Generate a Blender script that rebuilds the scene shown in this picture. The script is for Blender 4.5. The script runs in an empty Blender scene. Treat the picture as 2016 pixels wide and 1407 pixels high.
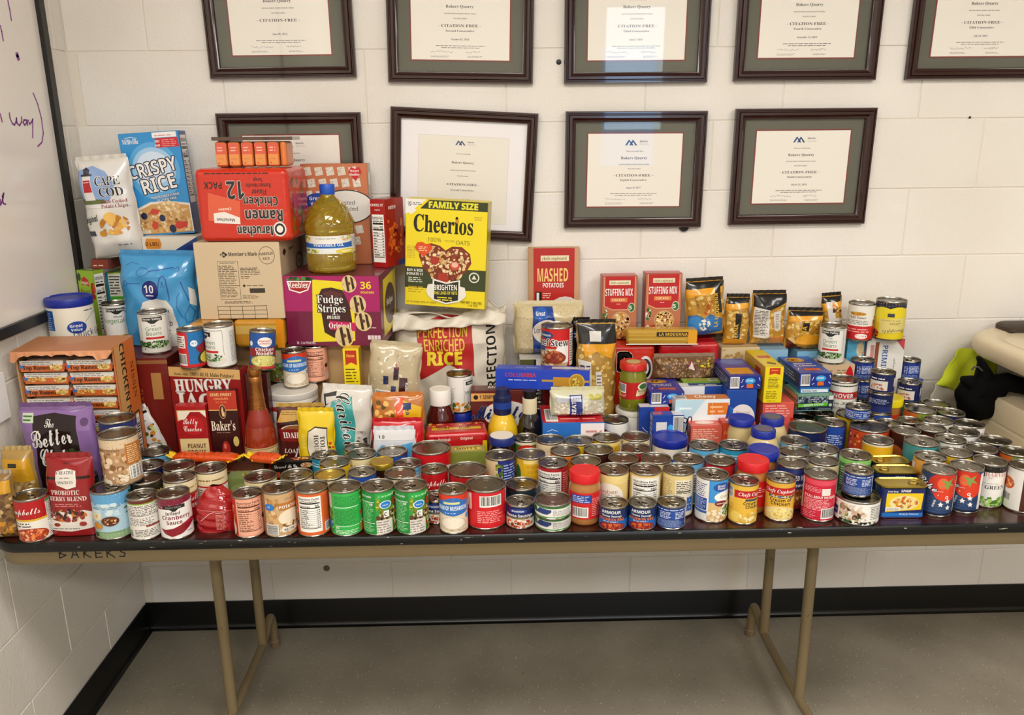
import bpy, math, random, os
import numpy as np
from math import sin, cos, pi, radians, atan2, sqrt
from mathutils import Vector, Matrix, noise, geometry
# ---------------------------------------------------------------- camera
F_PX, PITCH, YAW, ROLL, CAM_D, CAM_H = 1600., .2673, .0223, -.0095, 2.4792, 1.6245
S = bpy.context.scene
COL = S.collection
_f = np.array([sin(YAW)*cos(PITCH), cos(YAW)*cos(PITCH), -sin(PITCH)])
_r = np.array([cos(YAW), -sin(YAW), 0.])
_u = np.cross(_r, _f)
CR = cos(ROLL)*_r+sin(ROLL)*_u
CU = -sin(ROLL)*_r+cos(ROLL)*_u
CF = _f
CP = np.array([0, -CAM_D, CAM_H])
cd = bpy.data.cameras.new('camera')
cd.sensor_width = 36
cd.lens = F_PX/2016*36
cd.clip_start = .05
co = bpy.data.objects.new('camera', cd)
COL.objects.link(co)
M = Matrix.Identity(4)
for i in range(3):
    M[i][0] = CR[i]; M[i][1] = CU[i]; M[i][2] = -CF[i]; M[i][3] = CP[i]
co.matrix_world = M
S.camera = co
# ---------------------------------------------------------------- light and exposure
S.view_settings.view_transform = 'Standard'
S.view_settings.look = 'None'
S.view_settings.gamma = 1
S.view_settings.use_curve_mapping = False
S.view_settings.exposure = EXPO = 0.0
S.cycles.max_bounces = 8
S.cycles.transparent_max_bounces = 12
S.cycles.caustics_reflective = False
S.cycles.caustics_refractive = False
w = bpy.data.worlds.new('world')
S.world = w
w.use_nodes = True
w.node_tree.nodes['Background'].inputs[0].default_value = (.9, .95, 1, 1)
w.node_tree.nodes['Background'].inputs[1].default_value = .3
def area(name, loc, sx, sy, power, col, rot=(0, 0, 0)):
    l = bpy.data.lights.new(name, 'AREA'); l.shape = 'RECTANGLE'; l.size = sx; l.size_y = sy
    l.energy = power; l.color = col
    o = bpy.data.objects.new(name, l); o.location = loc; o.rotation_euler = rot; COL.objects.link(o)
    return o
LAMPS = [(-.2, -1.75, 25), (1.9, -1.75, 22), (-.2, -3.7, 45), (1.9, -3.7, 45)]
for i, (x, y, p) in enumerate(LAMPS):
    area('ceiling_lamp_light', (x, y, 2.70), 1.15, .55, p, (1, .965, .925))
area('window_light', (1.25, -5.0, 1.9), .5, 1.0, 10, (.6, .8, 1), (radians(90), 0, 0))

# ---------------------------------------------------------------- pixel -> point on a real plane
def ray(px, py):
    return CF+CR*(px-1008)/F_PX-CU*(py-703.5)/F_PX
def PZ(px, py, z):
    d = ray(px, py); return CP+d*((z-CP[2])/d[2])
def PY(px, py, y):
    d = ray(px, py); return CP+d*((y-CP[1])/d[1])
def PX(px, py, x):
    d = ray(px, py); return CP+d*((x-CP[0])/d[0])
TZ = .737
WL = -1.200                        # left wall plane
# ---------------------------------------------------------------- materials
def lin(h):
    if not isinstance(h, str): return tuple(h)[:3]
    h = h.lstrip('#')
    if len(h) == 3: h = ''.join(c*2 for c in h)
    return tuple(((v/12.92) if v <= .04045 else ((v+.055)/1.055)**2.4) for v in (int(h[i:i+2], 16)/255 for i in (0, 2, 4)))
MATS = {}
def pm(name, col, rough=.5, metal=0, coat=0, trans=0, ior=1.45, alpha=1, bump=None, spec=.5, emit=None):
    if name in MATS: return MATS[name]
    m = bpy.data.materials.new(name); m.use_nodes = True
    n = m.node_tree.nodes; L = m.node_tree.links; b = n['Principled BSDF']
    b.inputs['Base Color'].default_value = (*lin(col), 1)
    b.inputs['Roughness'].default_value = rough; b.inputs['Metallic'].default_value = metal
    b.inputs['Coat Weight'].default_value = coat; b.inputs['Transmission Weight'].default_value = trans
    b.inputs['IOR'].default_value = ior; b.inputs['Alpha'].default_value = alpha
    b.inputs['Specular IOR Level'].default_value = spec
    if emit: b.inputs['Emission Color'].default_value = (*lin(emit[0]), 1); b.inputs['Emission Strength'].default_value = emit[1]
    if bump:
        t = n.new('ShaderNodeTexCoord'); no = n.new('ShaderNodeTexNoise'); bu = n.new('ShaderNodeBump')
        no.inputs['Scale'].default_value = bump[0]; no.inputs['Detail'].default_value = 4
        bu.inputs['Strength'].default_value = bump[1]; bu.inputs['Distance'].default_value = bump[2]
        L.new(t.outputs['Object'], no.inputs['Vector']); L.new(no.outputs['Fac'], bu.inputs['Height']); L.new(bu.outputs[0], b.inputs['Normal'])
    MATS[name] = m
    return m
def print_mat(name, rough, coat=0, bump=None, metal=0):
    m = pm(name, '#fff', rough, metal, coat, bump=bump)
    n = m.node_tree.nodes; L = m.node_tree.links
    a = n.new('ShaderNodeAttribute'); a.attribute_name = 'Col'
    L.new(a.outputs['Color'], n['Principled BSDF'].inputs['Base Color'])
    return m
PAPER = print_mat('printed_paper', .5)
GLOSS = print_mat('printed_card', .33, .25)
FILM = print_mat('printed_film', .24, .5, bump=(60, .25, .002))
TIN = pm('tin', '#a19b90', .25, 1, bump=(9, .05, .002))
TIND = pm('tin_lid', '#7d776c', .24, 1, bump=(14, .08, .002))
GOLD = pm('gold_tin', '#b9a24c', .3, 1)
BLACKP = pm('black_plastic', '#0c0c0d', .35)
GLASSM = None
def glass_pane():
    m = bpy.data.materials.new('picture_glass'); m.use_nodes = True
    n = m.node_tree.nodes; L = m.node_tree.links; n.clear()
    o = n.new('ShaderNodeOutputMaterial'); t = n.new('ShaderNodeBsdfTransparent'); g = n.new('ShaderNodeBsdfGlossy'); g.inputs['Roughness'].default_value = .02
    fr = n.new('ShaderNodeFresnel'); fr.inputs[0].default_value = 1.5; mx = n.new('ShaderNodeMixShader')
    mu = n.new('ShaderNodeMath'); mu.operation = 'MULTIPLY'; mu.inputs[1].default_value = 1.25
    ge = n.new('ShaderNodeNewGeometry'); iv = n.new('ShaderNodeMath'); iv.operation = 'SUBTRACT'; iv.inputs[0].default_value = 1; L.new(ge.outputs['Backfacing'], iv.inputs[1]); m2 = n.new('ShaderNodeMath'); m2.operation = 'MULTIPLY'; L.new(fr.outputs[0], m2.inputs[0]); L.new(iv.outputs[0], m2.inputs[1])
    L.new(m2.outputs[0], mu.inputs[0]); L.new(mu.outputs[0], mx.inputs[0]); L.new(t.outputs[0], mx.inputs[1]); L.new(g.outputs[0], mx.inputs[2]); L.new(mx.outputs[0], o.inputs[0])
    return m
GLASSM = glass_pane()
# ---------------------------------------------------------------- mesh helpers
def link(o, parent=None):
    COL.objects.link(o)
    if parent is not None: o.parent = parent
    return o
class MB:
    def __init__(s): s.v = []; s.f = []
    def add(s, v, f):
        k = len(s.v); s.v += [tuple(map(float, q)) for q in v]; s.f += [tuple(i+k for i in q) for q in f]; return s
    def box(s, x0, x1, y0, y1, z0, z1):
        return s.add([(x, y, z) for z in (z0, z1) for y in (y0, y1) for x in (x0, x1)],
                     [(0, 2, 3, 1), (4, 5, 7, 6), (0, 1, 5, 4), (1, 3, 7, 5), (3, 2, 6, 7), (2, 0, 4, 6)])
    def lathe(s, prof, n=32, c=(0, 0, 0), sx=1, sy=1):
        v = []; f = []
        for r, z in prof:
            for k in range(n):
                a = 2*pi*k/n; v.append((c[0]+r*sx*cos(a), c[1]+r*sy*sin(a), c[2]+z))
        for i in range(len(prof)-1):
            for k in range(n):
                k2 = (k+1) % n; f.append((i*n+k, i*n+k2, (i+1)*n+k2, (i+1)*n+k))
        f.append(tuple(range(n-1, -1, -1))); f.append(tuple((len(prof)-1)*n+k for k in range(n)))
        return s.add(v, f)
    def tube(s, pts, r, n=12, flat=1, close=False):
        P = [Vector(p) for p in pts]; v = []; f = []; up = Vector((0, 0, 1)); N = len(P)
        for i, p in enumerate(P):
            if close: d = P[(i+1) % N]-P[i-1]
            else: d = P[min(i+1, N-1)]-P[max(i-1, 0)]
            d.normalize()
            a = d.cross(up)
            if a.length < .05: a = d.cross(Vector((0, 1, 0)))
            a.normalize(); b = a.cross(d)
            rr = r[i] if isinstance(r, (list, tuple)) else r
            for k in range(n):
                t = 2*pi*k/n; v.append(p+a*rr*cos(t)+b*rr*flat*sin(t))
        R = N if close else N-1
        for i in range(R):
            j = (i+1) % N
            for k in range(n):
                k2 = (k+1) % n; f.append((i*n+k, j*n+k, j*n+k2, i*n+k2))
        if not close: f.append(tuple(range(n))); f.append(tuple(((N-1)*n+k) for k in range(n-1, -1, -1)))
        return s.add(v, f)
    def grid(s, fn, nu, nv):
        v = [fn(i/nu, j/nv) for j in range(nv+1) for i in range(nu+1)]
        f = [(j*(nu+1)+i, j*(nu+1)+i+1, (j+1)*(nu+1)+i+1, (j+1)*(nu+1)+i) for j in range(nv) for i in range(nu)]
        return s.add(v, f)
    def mesh(s, name, mat, smooth=30):
        me = bpy.data.meshes.new(name); me.from_pydata(s.v, [], s.f); me.update()
        me.materials.append(mat)
        if smooth:
            me.shade_smooth()
            if smooth < 170: me.set_sharp_from_angle(angle=radians(smooth))
        return me
    def build(s, name, mat, parent=None, smooth=30):
        return link(bpy.data.objects.new(name, s.mesh(name, mat, smooth)), parent)
def bevel_box_mesh(name, w, d, h, b, mat, seg=1, oy=0):
    """box: x centred, y from oy to oy+d, z from 0 to h, edges rounded by b"""
    import bmesh
    bm = bmesh.new(); bmesh.ops.create_cube(bm, size=1)
    for v in bm.verts: v.co = Vector((v.co.x*w, oy+(v.co.y+.5)*d, (v.co.z+.5)*h))
    if b: bmesh.ops.bevel(bm, geom=bm.edges[:], offset=b, segments=seg, affect='EDGES', profile=.5)
    me = bpy.data.meshes.new(name); bm.to_mesh(me); bm.free(); me.materials.append(mat)
    if b:
        N = np.zeros((len(me.vertices), 3))
        for p in me.polygons:
            for i in p.vertices: N[i] += np.array(p.normal)*p.area**2
        N /= np.linalg.norm(N, axis=1)[:, None]; me.shade_smooth(); me.normals_split_custom_set_from_vertices(N.tolist())
    return me
def empty(name, loc, rz=0):
    o = bpy.data.objects.new(name, None); o.empty_display_size = .02; o.location = loc
    o.rotation_euler = (0, 0, rz); COL.objects.link(o); return o
def tag(o, label, cat, group=None):
    o['label'] = label; o['category'] = cat
    if group: o['group'] = group
    return o
def struct(o): o['kind'] = 'structure'; return o
# ---------------------------------------------------------------- glyphs
FT = None
try:
    FT = bpy.data.fonts.load(os.path.join(bpy.utils.system_resource('DATAFILES', path='fonts'), 'NotoSansMath-Regular.woff2'))
except Exception: FT = None
STY = {'r': None, 's': (0x1d400, 0x1d41a, 0x1d7ce), 'si': (0x1d468, 0x1d482, 0x1d7ce), 'sc': (0x1d4d0, 0x1d4ea, 0), 'sb': (0x1d5d4, 0x1d5ee, 0x1d7ec),
       'bi': (0x1d63c, 0x1d656, 0x1d7ec), 'm': (0x1d670, 0x1d68a, 0x1d7f6)}
def chmap(ch, st):
    t = STY[st]
    if t is None: return ch
    if 'A' <= ch <= 'Z': return chr(t[0]+ord(ch)-65)
    if 'a' <= ch <= 'z': return chr(t[1]+ord(ch)-97)
    if '0' <= ch <= '9' and t[2]: return chr(t[2]+ord(ch)-48)
    return ch
GL = {}
def build_glyphs():
    items = []
    chars = 'ABCDEFGHIJKLMNOPQRSTUVWXYZabcdefghijklmnopqrstuvwxyz0123456789.,-&%\'()!$+/'
    def mk(body):
        c = bpy.data.curves.new('g', 'FONT'); c.body = body; c.size = 1; c.resolution_u = 2
        if FT: c.font = FT
        o = bpy.data.objects.new('g', c); COL.objects.link(o); return o
    base = mk('|   |'); two = mk('||'); sps = mk('| |')
    for st in STY:
        for ch in chars: items.append((st, ch, mk('| '+chmap(ch, st)+' |')))
    dg = bpy.context.evaluated_depsgraph_get()
    def arr(o):
        me = o.evaluated_get(dg).to_mesh(); me.calc_loop_triangles()
        v = np.empty(len(me.vertices)*3); me.vertices.foreach_get('co', v); v = v.reshape(-1, 3)[:, :2]
        t = np.empty(len(me.loop_triangles)*3, dtype=int); me.loop_triangles.foreach_get('vertices', t)
        r = v[t.reshape(-1, 3)]; o.evaluated_get(dg).to_mesh_clear(); return r
    b = arr(base); W3 = b[..., 0].max(); x0 = b[..., 0].min()
    cx = b.mean(1)[:, 0]; bw = b[cx < W3/2][..., 0].max()
    sp = (W3-bw)/1.0
    t2 = arr(two)[..., 0].max(); s1 = arr(sps)[..., 0].max()-t2
    for st, ch, o in items:
        a = arr(o); X = a[..., 0].max(); c = a.mean(1)[:, 0]
        k = (c > bw+.02) & (c < X-(bw-x0)-.02)
        adv = X-t2-2*s1; g = a[k].copy(); g[..., 0] -= (t2-(bw-x0)-x0)+s1+x0
        GL[(st, ch)] = (g, adv)
    for st in STY: GL[(st, ' ')] = (np.zeros((0, 3, 2)), s1)
    for st, ch, o in items: bpy.data.curves.remove(o.data)
    for o in (base, two, sps): bpy.data.curves.remove(o.data)
build_glyphs()
CAPH = {st: float(GL[(st, 'H')][0][..., 1].max()) for st in STY}
# ---------------------------------------------------------------- flat print laid on surfaces
def subdiv(t, c, e):
    out = []; oc = []
    for _ in range(14):
        if len(t) == 0: break
        d = np.linalg.norm(t-np.roll(t, -1, 1), axis=2); k = d.argmax(1); m = d.max(1) > e
        out.append(t[~m]); oc.append(c[~m]); t = t[m]; c = c[m]; k = k[m]
        if len(t) == 0: break
        i = np.arange(len(t)); a = t[i, k]; b = t[i, (k+1) % 3]; p = t[i, (k+2) % 3]; q = (a+b)/2
        t = np.concatenate([np.stack([a, q, p], 1), np.stack([q, b, p], 1)]); c = np.concatenate([c, c])
    if len(t): out.append(t); oc.append(c)
    return np.concatenate(out), np.concatenate(oc)
class Art:
    def __init__(s, seed=1): s.S = []; s.R = random.Random(seed)
    def add(s, tris, c, lvl=None):
        tris = np.asarray(tris, float)
        if len(tris) == 0: return
        a = tris[..., 0].min(), tris[..., 0].max(), tris[..., 1].min(), tris[..., 1].max()
        if lvl is None:
            lvl = 0
            for (_, _, l, b) in s.S:
                if l >= lvl and a[0] < b[1]-1e-6 and b[0] < a[1]-1e-6 and a[2] < b[3]-1e-6 and b[2] < a[3]-1e-6: lvl = l+1
        s.S.append((tris, lin(c), lvl, a)); return lvl
    def rect(s, x, y, w, h, c, lvl=None): return s.add([[(x, y), (x+w, y), (x+w, y+h)], [(x, y), (x+w, y+h), (x, y+h)]], c, lvl)
    def poly(s, p, c, lvl=None):
        t = geometry.tessellate_polygon([[Vector((a, b, 0)) for a, b in p]])
        tr = []
        for q in t:
            z = [p[i] for i in q]
            if (z[1][0]-z[0][0])*(z[2][1]-z[0][1])-(z[1][1]-z[0][1])*(z[2][0]-z[0][0]) < 0: z = z[::-1]
            tr.append(z)
        return s.add(tr, c, lvl)
    def ell(s, cx, cy, rx, ry, c, n=24, rot=0, lvl=None):
        p = [(cx+rx*cos(2*pi*k/n)*cos(rot)-ry*sin(2*pi*k/n)*sin(rot), cy+rx*cos(2*pi*k/n)*sin(rot)+ry*sin(2*pi*k/n)*cos(rot)) for k in range(n)]
        return s.add([[(cx, cy), p[k], p[(k+1) % n]] for k in range(n)], c, lvl)
    def line(s, pts, w, c, lvl=None):
        t = []
        for (a, b), (e, f) in zip(pts[:-1], pts[1:]):
            L = math.hypot(e-a, f-b) or 1; nx, ny = -(f-b)/L*w/2, (e-a)/L*w/2; dx, dy = (e-a)/L*w*.3, (f-b)/L*w*.3
            A, B, Cc, D = (a-nx-dx, b-ny-dy), (e-nx+dx, f-ny+dy), (e+nx+dx, f+ny+dy), (a+nx-dx, b+ny-dy)
            t += [[A, B, Cc], [A, Cc, D]]
        return s.add(t, c, lvl)
    def tw(s, txt, st): return sum(GL.get((st, ch), GL[(st, 'o')])[1] for ch in txt)
    def text(s, txt, cx, y, h, c, st='sb', maxw=None, rot=0, out=None, ow=None, al='c', sx=1, sh=0):
        """h = cap height; centred on cx; y = baseline"""
        k = h/CAPH[st]; W = s.tw(txt, st)*k*sx
        if maxw and W > maxw: sx *= maxw/W; W = maxw
        x = {'c': -W/2, 'l': 0, 'r': -W}[al]; ts = []
        for ch in txt:
            g, adv = GL.get((st, ch), GL[(st, 'o')])
            if len(g):
                q = g*k; q = q*np.array([sx, 1]); q[..., 0] += x+q[..., 1]*sh; ts.append(q)
            x += adv*k*sx
        if not ts: return
        t = np.concatenate(ts); ca, sa = cos(rot), sin(rot)
        t = np.stack([t[..., 0]*ca-t[..., 1]*sa+cx, t[..., 0]*sa+t[..., 1]*ca+y], -1)
        if out:
            ow = ow or h*.1
            o = np.concatenate([t+np.array([cos(a), sin(a)])*ow for a in np.arange(8)*pi/4])
            s.add(o, out)
        return s.add(t, c)
    def lines(s, x, y, w, h, n, c, rg=.25):
        p = h/n; t = []
        for i in range(n):
            yy = y+h-p*(i+.75); xx = x; xe = x+w*(1-s.R.random()*rg)
            while xx < xe:
                ww = min(p*(1+s.R.random()*3.2), xe-xx)
                t += [[(xx, yy), (xx+ww, yy), (xx+ww, yy+p*.42)], [(xx, yy), (xx+ww, yy+p*.42), (xx, yy+p*.42)]]
                xx += ww+p*.55
        s.add(t, c)
    def bar(s, x, y, w, h, vert=False):
        l = s.rect(x, y, w, h, '#efece6'); t = []; a = .06
        while a < .94:
            b = s.R.choice((.012, .02, .034))
            if vert: r = (x+w*.06, y+h*a, w*.88, h*b)
            else: r = (x+w*a, y+h*.14, w*b, h*.8)
            t += [[(r[0], r[1]), (r[0]+r[2], r[1]), (r[0]+r[2], r[1]+r[3])], [(r[0], r[1]), (r[0]+r[2], r[1]+r[3]), (r[0], r[1]+r[3])]]
            a += b+s.R.choice((.012, .02, .03))
        s.add(t, '#141210', l+1)
    def nutri(s, x, y, w, h, bg='#f2efe8', fg='#15120f'):
        l = s.rect(x, y, w, h, bg); a = w*.06; u = h/26.
        s.text('Nutrition Facts', x+w/2, y+h-u*2.6, u*1.6, fg, 'sb', w*.88)
        s.rect(x+a, y+h-u*5.4, w-2*a, u*.9, fg)
        s.lines(x+a, y+h-u*5, w-2*a, u*2, 2, fg)
        s.rect(x+a, y+h-u*8.6, w-2*a, u*.7, fg)
        s.text('Calories', x+a, y+h-u*8.0, u*1.5, fg, 'sb', w*.5, al='l')
        s.text(s.R.choice(['120', '60', '35', '150', '260']), x+w-a, y+h-u*8.0, u*1.9, fg, 'sb', w*.3, al='r')
        for k in range(9):
            yy = y+h-u*(10.4+k*1.5)
            s.lines(x+a, yy, w*.55, u*1.1, 1, fg, .5); s.lines(x+w*.8, yy, w*.14, u*1.1, 1, fg, 0)
            s.rect(x+a, yy-u*.15, w-2*a, u*.16, fg)
        s.rect(x+a, y+u*2.6, w-2*a, u*.5, fg)
    def blobs(s, cx, cy, rx, ry, cols, n, sz, el=.6, shape='e', seg=8):
        by = {}
        for i in range(n):
            if shape == 'e':
                a = s.R.random()*2*pi; q = sqrt(s.R.random()); x = cx+rx*q*cos(a); y = cy+ry*q*sin(a)
            else: x = cx+rx*(2*s.R.random()-1); y = cy+ry*(2*s.R.random()-1)
            c = s.R.choice(cols); r = sz*(.6+s.R.random()*.8); r2 = r*(el+s.R.random()*(1-el)); rot = s.R.random()*pi
            lv = i*5//n
            p = [(x+r*cos(2*pi*k/seg)*cos(rot)-r2*sin(2*pi*k/seg)*sin(rot), y+r*cos(2*pi*k/seg)*sin(rot)+r2*sin(2*pi*k/seg)*cos(rot)) for k in range(seg)]
            if shape == 'e':
                p = [(cx+(a-cx)/max(1, sqrt(((a-cx)/rx)**2+((b-cy)/ry)**2)), cy+(b-cy)/max(1, sqrt(((a-cx)/rx)**2+((b-cy)/ry)**2))) for a, b in p]
            else: p = [(min(max(a, cx-rx), cx+rx), min(max(b, cy-ry), cy+ry)) for a, b in p]
            by.setdefault((c, lv), []).extend([[p[0], p[k], p[k+1]] for k in range(1, seg-1)])
        base = 0
        for (_, _, l, b) in s.S:
            if cx-rx < b[1] and b[0] < cx+rx and cy-ry < b[3] and b[2] < cy+ry: base = max(base, l+1)
        for i, ((c, lv), t) in enumerate(by.items()): s.add(t, c, base+lv)
    def paint(s, spec, X0, W, H):
        for it in spec:
            k = it[0]; a = it[1:]
            X = lambda v: X0+v*W
            if k == 'r': s.rect(X(a[0]), a[1]*H, a[2]*W, a[3]*H, a[4])
            elif k == 'e': s.ell(X(a[0]), a[1]*H, a[2]*W, a[3]*H, a[4])
            elif k == 'p': s.poly([(X(x), y*H) for x, y in a[0]], a[1])
            elif k == 'd': s.line([(X(x), y*H) for x, y in a[0]], a[1], a[2])
            elif k == 'n': s.nutri(X(a[0]), a[1]*H, a[2]*W, a[3]*H, *a[4:])
            elif k == 'b': s.bar(X(a[0]), a[1]*H, a[2]*W, a[3]*H, *a[4:])
            elif k == 'l': s.lines(X(a[0]), a[1]*H, a[2]*W, a[3]*H, a[4], a[5])
            elif k == 'f': s.blobs(X(a[0]), a[1]*H, a[2]*W, a[3]*H, a[4], a[5], a[6])
            elif k == 'g': s.blobs(X(a[0]+a[2]/2), (a[1]+a[3]/2)*H, a[2]*W/2, a[3]*H/2, a[4], a[5], a[6], shape='r')
            elif k == 't':
                o = a[6] if len(a) > 6 else {}
                if 45 < abs(o.get('rot', 0)) < 135:
                    s.text(a[0], X(a[1]), a[2]*H, a[3]*min(W, H), a[4], a[5], o.get('L', .8)*H, radians(o['rot']), o.get('out'), o.get('ow')); continue
                s.text(a[0], X(a[1]), a[2]*H, a[3]*H, a[4], a[5], o.get('w', .94)*W if o.get('w', .94) else None, radians(o.get('rot', 0)), o.get('out'), o.get('ow'), o.get('al', 'c'), 1, o.get('sh', 0))
        return s
    def mesh(s, name, mp, mat, e=None, smooth=False):
        T = np.concatenate([t for t, _, _, _ in s.S]); Cc = np.concatenate([np.tile(np.array([*c, l]), (len(t), 1)) for t, c, l, _ in s.S])
        if e: T, Cc = subdiv(T, Cc, e)
        n = len(T); P = mp(T.reshape(-1, 2)[:, 0], T.reshape(-1, 2)[:, 1], np.repeat(Cc[:, 3], 3)*.00016+.0003)
        me = bpy.data.meshes.new(name); me.vertices.add(3*n); me.vertices.foreach_set('co', P.astype(np.float32).ravel())
        me.loops.add(3*n); me.loops.foreach_set('vertex_index', np.arange(3*n, dtype=np.int32))
        me.polygons.add(n); me.polygons.foreach_set('loop_start', np.arange(n, dtype=np.int32)*3)
        me.update(calc_edges=True)
        at = me.color_attributes.new('Col', 'FLOAT_COLOR', 'POINT')
        cc = np.ones((3*n, 4), np.float32); cc[:, :3] = np.repeat(Cc[:, :3], 3, 0); at.data.foreach_set('color', cc.ravel())
        me.materials.append(mat)
        if smooth:
            u, v, o = T.reshape(-1, 2)[:, 0], T.reshape(-1, 2)[:, 1], np.zeros(3*n)
            a = mp(u+.4, v, o)-mp(u-.4, v, o); b = mp(u, v+.4, o)-mp(u, v-.4, o); N = np.cross(a, b); N /= np.linalg.norm(N, axis=1)[:, None]+1e-12
            me.normals_split_custom_set_from_vertices(N.tolist())
        return me
def flatmap(o, ex, ey):
    o, ex, ey = (np.array(q, float) for q in (o, ex, ey)); n = np.cross(ex, ey)
    return lambda u, v, off: o+np.outer(u*.001, ex)+np.outer(v*.001, ey)+np.outer(off, n)
def cylmap(r, z0=0, k=1.):
    def f(u, v, off):
        a = u*.001/r; R = r+off
        if k != 1: R = R*(1+(k-1)*v)
        return np.stack([R*np.sin(a), -R*np.cos(a), z0+v*.001], -1)
    return f
def face_cam(p): return atan2(CP[0]-p[0], -(CP[1]-p[1]))
# ================================================================ the room
WALLC = '#e3dccf'
def wall_mat():
    m = pm('painted_block', WALLC, .62)
    n = m.node_tree.nodes; L = m.node_tree.links; b = n['Principled BSDF']
    g = n.new('ShaderNodeNewGeometry'); n1 = n.new('ShaderNodeTexNoise'); n2 = n.new('ShaderNodeTexNoise'); bu = n.new('ShaderNodeBump'); ad = n.new('ShaderNodeMath')
    n1.inputs['Scale'].default_value = 140; n1.inputs['Detail'].default_value = 5; n2.inputs['Scale'].default_value = 28; n2.inputs['Detail'].default_value = 3
    ad.operation = 'ADD'; bu.inputs['Strength'].default_value = .38; bu.inputs['Distance'].default_value = .003
    L.new(g.outputs['Position'], n1.inputs['Vector']); L.new(g.outputs['Position'], n2.inputs['Vector']); L.new(n1.outputs['Fac'], ad.inputs[0]); L.new(n2.outputs['Fac'], ad.inputs[1])
    L.new(ad.outputs[0], bu.inputs['Height']); L.new(bu.outputs[0], b.inputs['Normal'])
    n3 = n.new('ShaderNodeTexNoise'); n3.inputs['Scale'].default_value = 2.2; r = n.new('ShaderNodeValToRGB'); L.new(g.outputs['Position'], n3.inputs['Vector']); L.new(n3.outputs['Fac'], r.inputs[0])
    r.color_ramp.elements[0].color = (*lin('#dcd5ca'), 1); r.color_ramp.elements[1].color = (*lin('#e9e4dc'), 1); r.color_ramp.elements[0].position = .3; r.color_ramp.elements[1].position = .7
    L.new(r.outputs[0], b.inputs['Base Color'])
    return m
WM = wall_mat()
MORT = pm('mortar_joint', '#ddd5c8', .7, bump=(120, .3, .002))
def floor_mat():
    m = pm('speckled_floor', '#6f6a5d', .34)
    n = m.node_tree.nodes; L = m.node_tree.links; b = n['Principled BSDF']; g = n.new('ShaderNodeNewGeometry')
    base = n.new('ShaderNodeTexNoise'); base.inputs['Scale'].default_value = 3.5; base.inputs['Detail'].default_value = 5
    r = n.new('ShaderNodeValToRGB'); r.color_ramp.elements[0].color = (*lin('#877f70'), 1); r.color_ramp.elements[1].color = (*lin('#9d9584'), 1)
    r.color_ramp.elements[0].position = .35; r.color_ramp.elements[1].position = .7
    L.new(g.outputs['Position'], base.inputs['Vector']); L.new(base.outputs['Fac'], r.inputs[0]); cur = r.outputs[0]
    for sc, th, c in ((95, .12, '#e6ded0'), (70, .10, '#151411'), (34, .055, '#d9d3c5'), (150, .13, '#3a372f')):
        v = n.new('ShaderNodeTexVoronoi'); v.inputs['Scale'].default_value = sc; L.new(g.outputs['Position'], v.inputs['Vector'])
        d = n.new('ShaderNodeMath'); d.operation = 'LESS_THAN'; d.inputs[1].default_value = th; L.new(v.outputs['Distance'], d.inputs[0])
        sx = n.new('ShaderNodeSeparateColor'); L.new(v.outputs['Color'], sx.inputs[0])
        e = n.new('ShaderNodeMath'); e.operation = 'LESS_THAN'; e.inputs[1].default_value = .34; L.new(sx.outputs[0], e.inputs[0])
        mu = n.new('ShaderNodeMath'); mu.operation = 'MULTIPLY'; L.new(d.outputs[0], mu.inputs[0]); L.new(e.outputs[0], mu.inputs[1])
        mx = n.new('ShaderNodeMix'); mx.data_type = 'RGBA'; mx.inputs[7].default_value = (*lin(c), 1); L.new(mu.outputs[0], mx.inputs[0]); L.new(cur, mx.inputs[6]); cur = mx.outputs[2]
    L.new(cur, b.inputs['Base Color'])
    n4 = n.new('ShaderNodeTexNoise'); n4.inputs['Scale'].default_value = 60; bu = n.new('ShaderNodeBump'); bu.inputs['Strength'].default_value = .15; bu.inputs['Distance'].default_value = .002
    L.new(g.outputs['Position'], n4.inputs['Vector']); L.new(n4.outputs['Fac'], bu.inputs['Height']); L.new(bu.outputs[0], b.inputs['Normal'])
    return m
RX, RY, RZ = 4.2, -5.2, 2.8
struct(MB().box(WL-.2, RX+.2, RY-.2, .2, -.1, 0).build('floor', floor_mat(), smooth=0))
struct(MB().box(WL-.2, RX+.2, RY-.2, .2, RZ, RZ+.1).build('ceiling', pm('ceiling_tile', '#d9d6cf', .8), smooth=0))
BH, BW, ZO = .2032, .4064, .0331
XJ = PY(999, 440, 0)[0] % BW
wb = struct(MB().box(WL-.2, RX+.2, .0022, .2, 0, RZ).build('wall_back', MORT, smooth=0))
wl = struct(MB().box(WL-.2, WL-.0022, RY, .2, 0, RZ).build('wall_left', MORT, smooth=0))
struct(MB().box(RX, RX+.2, RY, .2, 0, RZ).build('wall_right', pm('plain_paint', '#d8d2c6', .7), smooth=0))
wr = MB(); X0, X1, Z0, Z1 = 1.0, 1.5, 1.06, 2.10
wr.box(WL-.2, X0, RY-.2, RY, 0, RZ).box(X1, RX+.2, RY-.2, RY, 0, RZ).box(X0, X1, RY-.2, RY, 0, Z0).box(X0, X1, RY-.2, RY, Z1, RZ)
struct(wr.build('wall_rear', MATS['plain_paint'], smooth=0))
struct(MB().box(X0, X1, RY-.12, RY-.11, Z0, Z1).build('window_1', pm('daylight_pane', '#6fa8e4', .4, emit=('#66a8f2', 2.2)), smooth=0))
def block_mesh(name, w, ax):
    h = BH-.0026; me = bevel_box_mesh(name, w-.0026, .04, h, .0028, WM, 2)
    if ax == 'x': me.transform(Matrix.Rotation(radians(90), 4, 'Z'))
    return me
bmx = block_mesh('block', BW, 'y'); bmy = block_mesh('block', BW, 'x')
rB = random.Random(3)
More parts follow.
